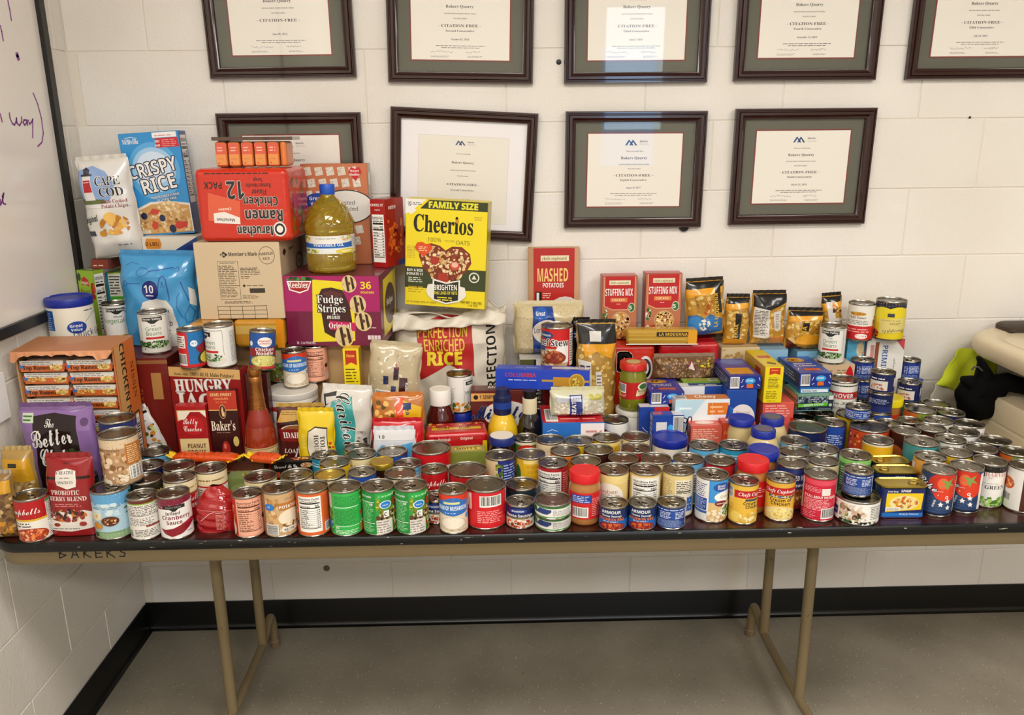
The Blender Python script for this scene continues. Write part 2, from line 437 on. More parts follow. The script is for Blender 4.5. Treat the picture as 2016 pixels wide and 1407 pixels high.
def lay(parent, me, mey, lo, hi, ph, ax):
    k = 0
    while True:
        z = ZO+BH*(k-1)+.0017
        if z > RZ-.1: break
        x = ph+(BW/2 if k % 2 else 0); x = x-math.ceil((x-lo)/BW)*BW
        while x < hi:
            a, b = max(x, lo), min(x+BW, hi)
            if b-a > .03:
                full = abs(b-a-BW) < 1e-4
                if full: o = bpy.data.objects.new('block', me)
                else: o = bpy.data.objects.new('block', block_mesh('block', b-a, ax))
                d = rB.uniform(-.0006, .0006)
                o.location = ((a+b)/2, d, z) if ax == 'y' else (WL-d, (a+b)/2, z)
                if z < 0: o.location.z = z
                link(o, parent)
            x += BW
        k += 1
lay(wb, bmx, None, WL, 3.0, XJ+BW/2, 'y')
lay(wl, bmy, None, -2.2, 0, -.06, 'x')
# black vinyl base with a cove at its foot
VB = pm('black_vinyl', '#070707', .3)
def base(name, p0, p1, nrm):
    prof = [(0, .1016), (.004, .1016), (.005, .098), (.005, .018), (.007, .008), (.014, .002), (.018, .0005), (0, .0005)]
    v = []; f = []
    for p in (p0, p1):
        for a, z in prof: v.append((p[0]+nrm[0]*a, p[1]+nrm[1]*a, z))
    n = len(prof)
    for i in range(n): f.append((i, (i+1) % n, n+(i+1) % n, n+i))
    f += [tuple(range(n-1, -1, -1)), tuple(range(n, 2*n))]
    struct(MB().add(v, f).build(name, VB, smooth=40))
base('baseboard_back', (WL, -.001, 0), (RX, -.001, 0), (0, -1)); base('baseboard_left', (WL+.001, -.015, 0), (WL+.001, RY, 0), (1, 0))
# small marks on the wall
def lump(name, p, r, d, mat, label, cat):
    m = MB().lathe([(r*.98, 0), (r, d*.4), (r*.8, d*.85), (r*.4, d), (0.0001, d)], 14)
    o = m.build(name, mat); o.rotation_euler = (radians(90), 0, 0); o.location = p; tag(o, label, cat); return o
p = PY(1100, 122, 0); lump('wall_anchor', (p[0], -.0005, p[2]), .0075, .004, BLACKP, 'black round anchor hole left of the third upper frame', 'wall anchor')
p = PY(1909, 231, 0); lump('nail_head', (p[0], -.0005, p[2]), .0035, .003, BLACKP, 'tiny dark nail head alone on the wall at the upper right', 'nail')
p = PY(643, 1118, 0); lump('wall_scar', (p[0], -.0005, p[2]), .011, .0025, pm('raw_concrete', '#6b6558', .9, bump=(200, .6, .003)), 'chipped grey patch in the wall just under the table', 'wall chip')
p = PY(1346, 448, 0); lump('wall_bumper', (p[0], -.0005, p[2]+.004), .016, .012, BLACKP, 'black round bumper peeking out below the eighth certificate frame', 'bumper')
# ceiling fittings behind and above the camera
for i, (x, y, _) in enumerate(LAMPS):
    t = empty('ceiling_light', (x, y, RZ)); tag(t, 'white ceiling light panel over the '+('left', 'right', 'rear left', 'rear right')[i]+' part of the room', 'ceiling light', 'ceiling light panels')
    MB().box(-.6, .6, -.3, .3, -.03, 0).build('housing', pm('white_enamel', '#eee', .4), t, 0)
    MB().box(-.56, .56, -.26, .26, -.034, -.03).build('diffuser', pm('lamp_diffuser', '#fff', .5, emit=('#fff3e0', 4)), t, 0)
# ---------------------------------------------------------------- whiteboard
c = PX(170, 598, WL+.012); YB, ZB = c[1], c[2]
t = empty('whiteboard', (WL, YB-1.2, ZB))
tag(t, 'white dry-erase board with black frame and purple handwriting on the left wall', 'whiteboard')
FR = pm('whiteboard_frame', '#15120f', .35)
MB().box(.001, .008, -1.2+.02, 1.2-.02, .02, 1.28).build('board_surface', pm('dry_erase', '#e9e2d9', .22, coat=.3), t, 0)
m = MB().box(0, .02, 1.2-.026, 1.2, 0, 1.3).box(0, .02, -1.2, -1.2+.026, 0, 1.3).box(0, .02, -1.2+.026, 1.2-.026, 0, .026).box(0, .02, -1.2+.026, 1.2-.026, 1.274, 1.3)
m.build('board_frame', FR, t, 0)
a = Art(); PUR = '#93409f'
def wp(px, py):
    q = PX(px, py, WL+.008); return ((q[1]-YB)*1000, (q[2]-ZB)*1000)
def stroke(pts, w=4.2):
    a = Art(); a.line([wp(*q) for q in pts], w, PUR)
    link(bpy.data.objects.new('marker_stroke', a.mesh('marker_stroke', flatmap((.0085, 1.2, 0), (0, 1, 0), (0, 0, 1)), PAPER)), t)
stroke([(18, 222), (19, 232), (24, 243), (28, 246), (31, 240), (32, 232), (33, 242), (38, 247), (42, 240), (42, 230)])
stroke([(52, 236), (47, 236), (45, 241), (48, 246), (52, 242), (53, 237), (54, 247)]); stroke([(55, 236), (58, 244), (62, 240), (64, 234)]); stroke([(64, 234), (64, 250), (64, 271)])
stroke([(65, 183), (74, 205), (81, 232), (85, 262), (82, 280), (74, 288)]); stroke([(0, 224), (2, 232), (4, 240)])
stroke([(15, 0), (19, 20), (22, 40)]); stroke([(0, 50), (3, 62), (6, 80)]); stroke([(33, 106), (34, 110), (36, 116)], 12)
stroke([(0, 404), (3, 398), (6, 388), (7, 380), (4, 386), (6, 400), (11, 402)]); stroke([(0, 392), (1, 402)])
p = PX(2, 780, WL)
o = MB().box(0, .006, -.035, .035, -.057, .057).build('wall_plate', pm('white_enamel', '#eee', .4), smooth=0); o.location = (WL+.001, p[1]-.02, p[2]); tag(o, 'white blank plate on the left wall at the frame edge', 'wall plate')
# ---------------------------------------------------------------- certificates
WOOD = pm('dark_mahogany', '#2b0c09', .22, coat=.6, bump=(30, .1, .001))
MATB = pm('grey_mat_board', '#5b5b4e', .8); FIL = pm('red_mat_edge', '#7c322c', .6)
def frame_mesh(W, H):
    pr = [(0, 0), (0, -.016), (.002, -.019), (.006, -.019), (.0075, -.0165), (.0095, -.0165), (.012, -.021), (.019, -.021), (.023, -.017), (.0285, -.0125), (.030, -.0125), (.031, -.008), (.031, -.001)]
    v = []; f = []
    for a, y in pr:
        x, z = W/2-a, H/2-a; v += [(-x, y, -z), (x, y, -z), (x, y, z), (-x, y, z)]
    for i in range(len(pr)-1):
        for k in range(4): f.append((i*4+k, i*4+(k+1) % 4, (i+1)*4+(k+1) % 4, (i+1)*4+k))
    f.append((3, 2, 1, 0))
    return MB().add(v, f)
CW, CH = .279, .211
def sig(a, x, y, w, R):
    p = []
    for i in range(26): p.append((x+w*i/25+R.uniform(-1.2, 1.2), y+R.uniform(-2.6, 3.2)*(1.4 if i % 9 == 0 else 1)))
    a.line(p, .55, '#22201e')
def cert(px, py, corner, W, H, nth, date, label, roll=0, mat=True, logo='new', tone='#ebe5da', ink='#2a2320'):
    p = PY(px, py, -.006); sx = {'l': 1, 'r': -1}[corner[1]]; sz = {'t': -1, 'b': 1}[corner[0]]
    rr = radians(roll); dx, dz = sx*W/2, sz*H/2
    o = empty('framed_certificate', (p[0]+dx*cos(rr)-dz*sin(rr), -.004, p[2]+dx*sin(rr)+dz*cos(rr)))
    o.rotation_euler = (radians(1.5), -rr, 0); tag(o, label, 'picture frame')
    frame_mesh(W, H).build('moulding', WOOD, o, 40)
    iw, ih = W-.06, H-.06
    if mat:
        MB().box(-iw/2-.001, iw/2+.001, -.0035, -.001, -ih/2-.001, ih/2+.001).build('mat_board', MATB, o, 0)
        cw, ch = min(CW, iw-.05), min(CH, ih-.05)
        MB().box(-cw/2-.004, cw/2+.004, -.0042, -.0035, -ch/2-.004, ch/2+.004).build('mat_edge', FIL, o, 0)
        bgc = tone; w, h = cw*1000, ch*1000
    else:
        w, h = iw*1000, ih*1000; bgc = '#ece8ea'
    a = Art(len(date)); a.rect(0, 0, w, h, bgc); cx = w/2; q = 1.; oy = 0
    if not mat:
        a.rect(w*.14, h*.06, w*.72, h*.8, '#e6e1d6'); a.line([(w*.14, h*.06), (w*.86, h*.06), (w*.86, h*.86), (w*.14, h*.86), (w*.14, h*.06)], .5, '#b5afa6'); q = .84; oy = -6
    Y = lambda v: h/2+(v-.5)*h*q+oy
    if logo == 'new':
        bx, by = cx-30*q, Y(.875)
        for k in range(2): a.poly([(bx+k*12*q, by-7*q), (bx+9*q+k*12*q, by+8*q), (bx+12*q+k*12*q, by+3*q), (bx+6*q+k*12*q, by-7*q)], '#2b5a8f')
        a.poly([(bx+9*q, by+8*q), (bx+20*q, by-7*q), (bx+25*q, by-7*q), (bx+12*q, by+9*q)], '#1e3558'); a.poly([(bx+21*q, by+8*q), (bx+30*q, by-7*q), (bx+36*q, by-7*q), (bx+23*q, by+9*q)], '#17304f')
        a.text('Martin', bx+44*q, by+2*q, 5*q, '#444', 'sb', 26, al='l'); a.text('Marietta', bx+44*q, by-6*q, 5*q, '#b9b4ad', 'r', 28, al='l')
    else:
        a.line([(cx-30, Y(.95)), (cx-34, Y(.90)), (cx-26, Y(.87)), (cx+24, Y(.87))], 1.6, '#caa43a'); a.rect(cx-26, Y(.88), 46, 2.4, '#25386e'); a.text('MM', cx+22, Y(.885), 7, '#25386e', 'bi'); a.rect(cx-26, Y(.91), 40, 2, '#25386e')
    a.text('This is to Certify That', cx, Y(.755), 3.2*q, ink, 's', sx=1.1)
    a.text('Bakers Quarry', cx, Y(.655), 7.2*q, ink, 's', sx=1.15)
    a.text('HAVING BEEN INSPECTED BY MSHA', cx, Y(.575), 3.0*q, ink, 's', sx=1.15); a.text('WAS DECLARED', cx, Y(.515), 3.0*q, ink, 's', sx=1.1)
    a.text('- CITATION-FREE -', cx, Y(.415), 7.*q, '#3c1a14' if mat else ink, 's', sx=1.3)
    if nth: a.text(nth+' Consecutive', cx, Y(.355), 5.4*q, '#3c1a14' if mat else ink, 's', sx=1.2)
    a.text(date, cx, Y(.25), 4.6*q, ink, 's')
    a.lines(cx-70*q, Y(.17), 140*q, 4, 1, '#6a625c', 0); a.lines(cx-55*q, Y(.145), 110*q, 4, 1, '#6a625c', 0)
    R = random.Random(len(label)); sig(a, cx-85*q, Y(.10), 62*q, R); sig(a, cx+14*q, Y(.10), 42*q, R)
    a.lines(cx-85*q, Y(.03), 55*q, 5, 2, '#8a837c'); a.lines(cx+20*q, Y(.03), 45*q, 5, 2, '#8a837c')
    yy = -.0048 if mat else -.003
    link(bpy.data.objects.new('certificate', a.mesh('certificate', flatmap((-w/2000, yy, -h/2000), (1, 0, 0), (0, 0, 1)), PAPER)), o)
    MB().add([(-iw/2, -.0085, -ih/2), (iw/2, -.0085, -ih/2), (iw/2, -.0085, ih/2), (-iw/2, -.0085, ih/2)], [(0, 1, 2, 3)]).build('glass', GLASSM, o, 0)
FW, FH = .415, .338
cert(416, 156, 'bl', FW, FH, '', 'June 05, 2014', 'mahogany framed certificate with no number line, dated June 05, 2014', .3, logo='old')
cert(765, 162, 'bl', FW, FH, 'Second', 'October 03, 2014', 'mahogany framed certificate reading Second Consecutive, dated October 2014', -1.2)
cert(1110, 165, 'bl', FW, FH, 'Third', 'June 2, 2015', 'mahogany framed certificate reading Third Consecutive beside the black wall hole')
cert(1443, 160, 'bl', FW, FH, 'Fourth', 'December 14, 2015', 'mahogany framed certificate reading Fourth Consecutive, dated December 2015')
cert(1781, 157, 'bl', FW, FH, 'Fifth', 'July 21, 2016', 'mahogany framed certificate reading Fifth Consecutive, cut by the photo edge')
cert(427, 223, 'tl', FW, FH, 'Sixth', 'August 2, 2016', 'mahogany framed certificate half hidden behind the cracker and noodle packs')
cert(770, 209, 'tl', .428, .375, 'Seventh', 'January 23, 2017', 'crooked mahogany frame with white paper and no mat behind the yellow cereal box', -3.2, mat=False)
cert(1113, 219, 'tl', FW, FH, 'Eighth', 'August 8, 2017', 'mahogany framed certificate reading Eighth Consecutive, over the bumper', -.3)
cert(1447, 214, 'tl', FW, FH, 'Ninth', 'March 12, 2018', 'mahogany framed certificate reading Ninth Consecutive, rightmost of the lower row')
# ---------------------------------------------------------------- the table
X0, X1, YF, YK, RC = -1.168, 1.345, -.783, -.021, .07
def rrect(x0, x1, y0, y1, r, n=8):
    p = []
    for cx, cy, a0 in ((x1-r, y1-r, 0), (x0+r, y1-r, 90), (x0+r, y0+r, 180), (x1-r, y0+r, 270)):
        for k in range(n+1):
            a = radians(a0+90*k/n); p.append((cx+r*cos(a), cy+r*sin(a)))
    return p
def ring(levels):
    """levels: list of (outline, z)"""
    v = []; f = []; n = len(levels[0][0])
    for pts, z in levels: v += [(x, y, z) for x, y in pts]
    for i in range(len(levels)-1):
        for k in range(n): f.append((i*n+k, i*n+(k+1) % n, (i+1)*n+(k+1) % n, (i+1)*n+k))
    return MB().add(v, f), n
tb = empty('folding_table', ((X0+X1)/2, (YF+YK)/2, 0)); tag(tb, 'long brown-topped folding table with beige metal apron and legs', 'table')
OX, OY = -(X0+X1)/2, -(YF+YK)/2
def sh(m): m.v = [(a+OX, b+OY, c) for a, b, c in m.v]; return m
def R_(i): return rrect(X0+i, X1-i, YF+i, YK-i, RC-i)
m, n = ring([(R_(.012), TZ-.02), (R_(.012), TZ)]); m.f += [tuple(range(n-1, -1, -1)), tuple(range(n, 2*n))]
lam = pm('brown_laminate', '#35130d', .24, coat=.3)
sh(m).build('tabletop', lam, tb, 30)
em = pm('black_edge_band', '#0d0d0d', .32)
def scuffs(m):
    n = m.node_tree.nodes; L = m.node_tree.links; g = n.new('ShaderNodeNewGeometry'); mp = n.new('ShaderNodeMapping'); mp.inputs['Scale'].default_value = (14, 60, 90)
    no = n.new('ShaderNodeTexNoise'); no.inputs['Scale'].default_value = 2.5; no.inputs['Detail'].default_value = 6; r = n.new('ShaderNodeValToRGB')
    r.color_ramp.elements[0].position = .69; r.color_ramp.elements[1].position = .72; r.color_ramp.elements[0].color = (*lin('#0c0c0c'), 1); r.color_ramp.elements[1].color = (*lin('#b9b3a6'), 1)
    L.new(g.outputs['Position'], mp.inputs[0]); L.new(mp.outputs[0], no.inputs['Vector']); L.new(no.outputs['Fac'], r.inputs[0]); L.new(r.outputs[0], n['Principled BSDF'].inputs['Base Color'])
scuffs(em)
m, n = ring([(R_(.014), TZ-.001), (R_(.010), TZ+.0012), (R_(.003), TZ+.0005), (R_(0), TZ-.004), (R_(0), TZ-.018), (R_(.003), TZ-.022), (R_(.014), TZ-.022)])
sh(m).build('edge_band', em, tb, 50)
BEI = pm('beige_enamel', '#7d6d4f', .42)
m, n = ring([(R_(.010), TZ-.021), (R_(.010), TZ-.054), (R_(.012), TZ-.057), (R_(.016), TZ-.057), (R_(.016), TZ-.021)])
sh(m).build('apron', BEI, tb, 50)
a = Art(); A = PY(118, 1100, YF+.0095); B = PY(258, 1096, YF+.0095); u0 = A[0]; z0 = A[2]; sw = (B[0]-A[0])*1000/6
L = {'B': [[(0, 0), (1, 24), (9, 21), (2, 12), (12, 7), (0, 0)]], 'A': [[(0, 0), (7, 22), (13, 0)], [(3, 8), (11, 8)]], 'K': [[(1, 0), (2, 22)], [(12, 22), (2, 10), (14, 0)]],
     'E': [[(13, 1), (1, 0), (2, 21), (14, 22)], [(1, 11), (12, 11)]], 'R': [[(0, 0), (1, 22), (10, 18), (2, 11), (14, -1)]], 'S': [[(12, 20), (4, 22), (4, 14), (12, 9), (9, 1), (1, 2)]]}
for i, ch in enumerate('BAKERS'):
    for s_ in L[ch]: a.line([(i*sw+x*1.25, y) for x, y in s_], 2.6, '#0b0b0b')
link(bpy.data.objects.new('handwriting', a.mesh('handwriting', flatmap((u0+OX, YF+.0097+OY, z0+.002), (1, 0, 0), (0, 0, 1)), PAPER)), tb)
def legset(xr, label_s):
    # xr: x of the foot rail; side = +1 right set
    yb, yf = -.17, -.67
    def o(p): return (p[0]+OX, p[1]+OY, p[2])
    zr = .085
    rail = [(xr, -.115, 0), (xr, -.115, .07), (xr, -.122, .105), (xr, -.14, .125), (xr, -.165, .12), (xr, -.20, .10), (xr, -.25, zr), (xr, -.6, zr), (xr, -.66, .095), (xr, -.70, .07), (xr, -.72, .03), (xr, -.72, 0)]
    # smooth the rail
    P = [Vector(q) for q in rail]
    for _ in range(2):
        Q = [P[0]]
        for a_, b_ in zip(P[:-1], P[1:]): Q += [a_*.75+b_*.25, a_*.25+b_*.75]
        P = Q+[P[-1]]
    MB().tube([o(q) for q in P], .0125, 12).build('foot_rail', BEI, tb, 60)
    for y in (-.24, -.545):
        MB().tube([o(q) for q in ((xr, y, zr+.005), (xr, y, .4), (xr, y, TZ-.03))], .0145, 14).build('leg', BEI, tb, 60)
        r_ = MB().lathe([(.0035, 0), (.0035, .003), (.0001, .0045)], 10).build('rivet', BEI, tb)
        r_.rotation_euler = (radians(90), 0, 0); r_.location = o((xr, y-.014, .36))
    for y in (-.115, -.72):
        MB().lathe([(.0155, 0), (.0165, .004), (.0165, .022), (.0135, .026), (.0126, .026)], 16, o((xr, y, 0))).build('foot_cap', pm('tan_rubber', '#7d6a4c', .6), tb)
    MB().tube([o((xr, -.25, TZ-.045)), o((xr, -.53, .545))], .011, 10, .35).build('brace', BEI, tb, 60)
XL = PZ(550, 1252, 0)[0]; XR = PZ(1466, 1230, 0)[0]
legset(XL, 'l'); legset(XR, 'r')
# ================================================================ builders for the goods
CANS = {'M': (.0380, .1125), 'S': (.0338, .1030), 'V': (.0338, .0600), 'L': (.0505, .1175), 'P': (.0430, .1180), 'X': (.0505, .0600), 'T': (.0335, .0350), 'U': (.0425, .0370), 'B': (.0480, .0980),
        'K': (.0400, .0700), 'N': (.0365, .1060), 'D': (.0505, .0900)}
MC = {}
def can_meshes(k):
    if k in MC: return MC[k]
    r, h = CANS[k]; b = r-.0012
    body = [(.0001, .003), (r-.004, .003), (r-.0025, 0), (r-.0005, .0006), (r, .002), (r, .004), (b, .0052)]
    if h > .08:
        z = h*.34
        while z < h*.68: body += [(b, z), (b-.0006, z+.0012), (b, z+.0024)]; z += .007
    body += [(b, h-.0055), (r, h-.0042), (r, h-.0012), (r-.0008, h), (r-.0018, h), (r-.0026, h-.0012), (r-.0030, h-.0045), (.0001, h-.0046)]
    m1 = MB().lathe(body, 40).mesh('can_body', TIN, 40)
    q = r-.0032; z = h-.0044
    lid = [(q, z-.0004), (q-.0002, z), (q*.90, z), (q*.88, z+.0010), (q*.82, z+.0010), (q*.80, z+.0002), (q*.66, z+.0002), (q*.645, z+.0007), (q*.60, z+.0007), (q*.585, z+.0001), (q*.35, z+.0001), (q*.34, z+.0005), (.0001, z+.0005)]
    m2 = MB().lathe(lid, 40).mesh('lid', TIND, 25)
    # pull tab: rivet, ring and nose
    t = MB(); zz = z+.0024; R = .0095
    pts = [(0+R*.80*cos(2*pi*i/18), -q*.20+R*1.25*sin(2*pi*i/18)-.002, zz+.0008*(1 if pi < 2*pi*i/18 < 2*pi else 0)) for i in range(18)]
    t.tube(pts, .0012, 6, close=True); t.box(-.006, .006, -q*.20+R*.9, -q*.20+R*1.9, zz-.0008, zz+.0008); t.lathe([(.0028, z), (.0028, zz+.0009), (.0001, zz+.0014)], 10, (0, -q*.20+R*1.25, 0))
    m3 = t.mesh('pull_tab', TIN, 40)
    # printed seam ring of the opening score
    MC[k] = (m1, m2, m3); return MC[k]
RND = random.Random(77)
ARTS = {}; AM = {}
def can_label(name, k):
    if (name, k) in AM: return AM[(name, k)]
    r, h = CANS[k]; H = h*1000-10.4; C = 2*pi*r*1000; W = C/4
    a = Art(hash_(name)); sp = ARTS[name]; a.rect(-C/2, 0, C, H, sp[0], 0); a.paint(sp[1], 0, W, H)
    me = a.mesh('label', cylmap(r-.0009, .0052), GLOSS if len(sp) < 3 else sp[2], 9, True); AM[(name, k)] = me; return me
def hash_(s):
    h = 7
    for ch in s: h = (h*31+ord(ch)) % 99991
    return h
def can(px, py, k, art, label, ring=0, base=TZ, turn=0, group=None, gold=False, name='food_can', tilt=None, stack=0, at=None):
    r, h = CANS[k]
    p = PZ(px, py, base+h) if at is None else at
    o = empty(name, (p[0], p[1], base), face_cam(p)+radians(turn)); tag(o, label, 'can', group)
    a, b, c = can_meshes(k)
    link(bpy.data.objects.new('can_body', a), o)
    lo = link(bpy.data.objects.new('lid', b), o)
    if gold: lo.data = b.copy(); lo.data.materials[0] = GOLD
    if art: link(bpy.data.objects.new('label', can_label(art, k)), o)
    if ring:
        q = link(bpy.data.objects.new('pull_tab', c), o); q.rotation_euler = (0, 0, radians(ring)-o.rotation_euler.z)
        if gold: q.data = c.copy(); q.data.materials[0] = GOLD
    if tilt: o.rotation_euler = (radians(tilt[0]), radians(tilt[1]), o.rotation_euler.z)
    return o
CARD = {}
def cardm(c, rough=.42, coat=.15):
    k = 'card_'+(c if isinstance(c, str) else 'x')+str(rough)
    return pm(k, c, rough, 0, coat)
def box(name, label, cat, L, R, z0, z1, d, col, front=None, right=None, left=None, top=None, group=None, lean=0, flap=True, bev=.0012, mat=None, pm_=None, roll=0):
    L = np.array(L[:2], float); R = np.array(R[:2], float); w = np.linalg.norm(R-L); rz = atan2(R[1]-L[1], R[0]-L[0]); h = z1-z0
    c = (L+R)/2
    o = empty(name, (c[0], c[1], z0), rz); tag(o, label, cat, group); o.rotation_euler = (radians(lean), radians(roll), rz)
    me = bevel_box_mesh('body', w, d, h, bev, mat or cardm(col), 2 if bev > .003 else 1)
    link(bpy.data.objects.new('carton' if bev < .003 else 'wrapper', me), o)
    pmm = pm_ or GLOSS
    def put(nm, spec, fm, Wm, Hm):
        if spec is None: return
        a = Art(hash_(label+nm)); m = bev*1000
        if isinstance(spec, tuple): a.rect(m, m, Wm-2*m, Hm-2*m, spec[0], 0); spec = spec[1]
        a.paint(spec, 0, Wm, Hm)
        link(bpy.data.objects.new(nm, a.mesh(nm, fm, pmm)), o)
    put('front_print', front, flatmap((-w/2, 0, 0), (1, 0, 0), (0, 0, 1)), w*1000, h*1000)
    put('side_print', right, flatmap((w/2, 0, 0), (0, 1, 0), (0, 0, 1)), d*1000, h*1000)
    put('side_print', left, flatmap((-w/2, d, 0), (0, -1, 0), (0, 0, 1)), d*1000, h*1000)
    put('top_print', top, flatmap((-w/2, 0, h), (1, 0, 0), (0, 1, 0)), w*1000, d*1000)
    if flap and bev < .003:
        MB().box(-w/2+.002, w/2-.002, .0015, d*.52, h-.0002, h+.0006).build('top_flap', cardm(col), o, 0) if top is None else None
    return o
def bagmap(w, h, t, seed, side=-1, wr=.0022, stand=False, taper=0):
    """a filled bag: u across in mm (centre 0), v up in mm"""
    def f(u, v, off):
        u = np.asarray(u, float)*.001; v = np.asarray(v, float)*.001
        a = np.clip(2*u/w, -1, 1); b = np.clip(v/h, 0, 1)
        pt = np.clip((1-b)/.22, 0, 1)**.55; pb = np.ones_like(b) if stand else np.clip(b/.16, 0, 1)**.6
        if stand: pb = .82+.18*np.clip(b/.15, 0, 1)
        pr = pt*pb*np.sqrt(np.clip(1-np.abs(a)**3.2, 0, 1))
        q = seed*1.7
        n = np.sin(u*58+v*34+q)*.5+np.sin(v*80-u*47+q*2.1)*.38+np.sin(u*95+q*3.3)*np.sin(v*72+q)*.4
        edge = np.clip(1-np.abs(a), 0, 1)**.4
        y = side*(t/2*pr+wr*n*(.35+.65*pr)*edge*1.2+off+(off > 0)*(.0004+wr*.08))
        x = u*(1-.05*pr*(1-np.abs(a))-taper*b)+.0025*np.sin(v*60+q)*np.abs(a)
        return np.stack([x, y, v], -1)
    return f
def bag(name, label, cat, p, w, h, t, col, spec=None, rz=0, lean=0, roll=0, seed=1, mat=None, seal=None, stand=False, group=None, wr=.0022, taper=0, flat=None, pmat=None, zoff=0, back=None):
    o = empty(name, tuple(p)); tag(o, label, cat, group); o.rotation_euler = (radians(lean), radians(roll), rz)
    m = MB(); F = bagmap(w, h, t, seed, -1, wr, stand, taper); B = bagmap(w, h, t, seed+5, 1, wr, stand, taper)
    g = lambda fn: (lambda s, q: fn(np.array([(s-.5)*w*1000]), np.array([q*h*1000]), np.array([0.]))[0])
    mt = mat or pm('film_'+col, col, .28, 0, .4)
    nu, nv = 40, 46
    vs = []
    for fn in (F, B):
        U, V = np.meshgrid(np.linspace(-w*500, w*500, nu+1), np.linspace(0, h*1000, nv+1)); vs.append(fn(U.ravel(), V.ravel(), np.zeros(U.size)-.0002))
    n = (nu+1)*(nv+1); fs = []
    for j in range(nv):
        for i in range(nu):
            k = j*(nu+1)+i; fs.append((k, k+1, k+nu+2, k+nu+1)); fs.append((n+k, n+k+nu+1, n+k+nu+2, n+k+1))
    for j in range(nv):
        a = j*(nu+1); fs.append((a, a+nu+1, n+a+nu+1, n+a)); a += nu; fs.append((a+nu+1, a, n+a, n+a+nu+1))
    for i in range(nu):
        fs.append((i+1, i, n+i, n+i+1)); a = nv*(nu+1)+i; fs.append((a, a+1, n+a+1, n+a))
    m.add(np.concatenate(vs).tolist(), fs); m.build('pouch', mt, o, 60)
    if spec:
        a = Art(hash_(label)); 
        a.paint(spec, -w*500, w*1000, h*1000)
        lim = w*499
        for i, (tr, c, l, bb) in enumerate(a.S): a.S[i] = (np.stack([np.clip(tr[..., 0], -lim, lim), np.clip(tr[..., 1], 1, h*1000-1)], -1), c, l, bb)
        link(bpy.data.objects.new('print', a.mesh('print', F, pmat or FILM, 5, True)), o)
    if back:
        a = Art(hash_(label)+1); a.paint(back, -w*500, w*1000, h*1000); link(bpy.data.objects.new('back_print', a.mesh('back_print', lambda u, v, f: B(-u, v, f), pmat or FILM, 9, True)), o)
    if seal:
        s = MB()
        for k in range(1):
            z0_ = h-.001 if k == 0 else -.004; 
            if k == 1 and stand: continue
            s.grid(lambda q, r_: (w*.5*(2*q-1)*(1-taper*(1-k))*.985, .0016*sin(q*31+k)*(1 if 0 < q < 1 else 0), z0_+r_*.011*(1 if k == 0 else .5)), 24, 1)
        so = s.build('seal', pm('seal_'+seal, seal, .3, 0, .4), o, 0)
        sm = so.modifiers.new('thickness', 'SOLIDIFY'); sm.thickness = .0009
    return o
def jar(name, label, cat, p, prof, glass, parts, spec=None, lr=None, lz=0, lh=0, rz=None, bg=None, group=None):
    """prof: body profile; parts: (name, profile, material)"""
    o = empty(name, tuple(p), face_cam(p) if rz is None else rz); tag(o, label, cat, group)
    MB().lathe(prof, 40).build('body', glass, o, 50)
    for nm, pr, mt in parts: MB().lathe(pr, 40).build(nm, mt, o, 40)
    if spec is not None:
        C = 2*pi*lr*1000; a = Art(hash_(label)); 
        if bg: a.rect(-C/2, 0, C, lh*1000, bg, 0)
        a.paint(spec, 0, C/4, lh*1000)
        link(bpy.data.objects.new('label', a.mesh('label', cylmap(lr, lz), GLOSS, 8, True)), o)
    return o
# ================================================================ printed labels of the cans (x -1..1 is the visible half, y 0..1 bottom to top)
GR, GD, BK, WH, CRM, RED, NAVY, BLU = '#2e9a45', '#17722c', '#161412', '#efece6', '#ead9b4', '#c4161c', '#16235c', '#2b7fc4'
VEG = ['#8a9a2c', '#c9b23a', '#5b3a22', '#d8c79a', '#6f7f22', '#a8321c']
CLO = [('r', -.52, .84, .9, .10, '#1b1f1c'), ('p', [(-.3, .84), (.2, .84), (.02, .77), (-.12, .77)], '#1b1f1c'), ('t', 'Clover Valley', -.07, .865, .055, WH, 'sb', {'w': .84})]
def soupbowl(cx, cy, c1, c2, sp): return [('e', cx, cy, .62, .19, '#d7cfc0'), ('e', cx, cy+.01, .56, .165, c1), ('f', cx, cy+.01, .5, .14, [c1, c2], 34, 2.6)]+[('f', cx, cy+.02, .4, .1, [sp], 7, 1)]
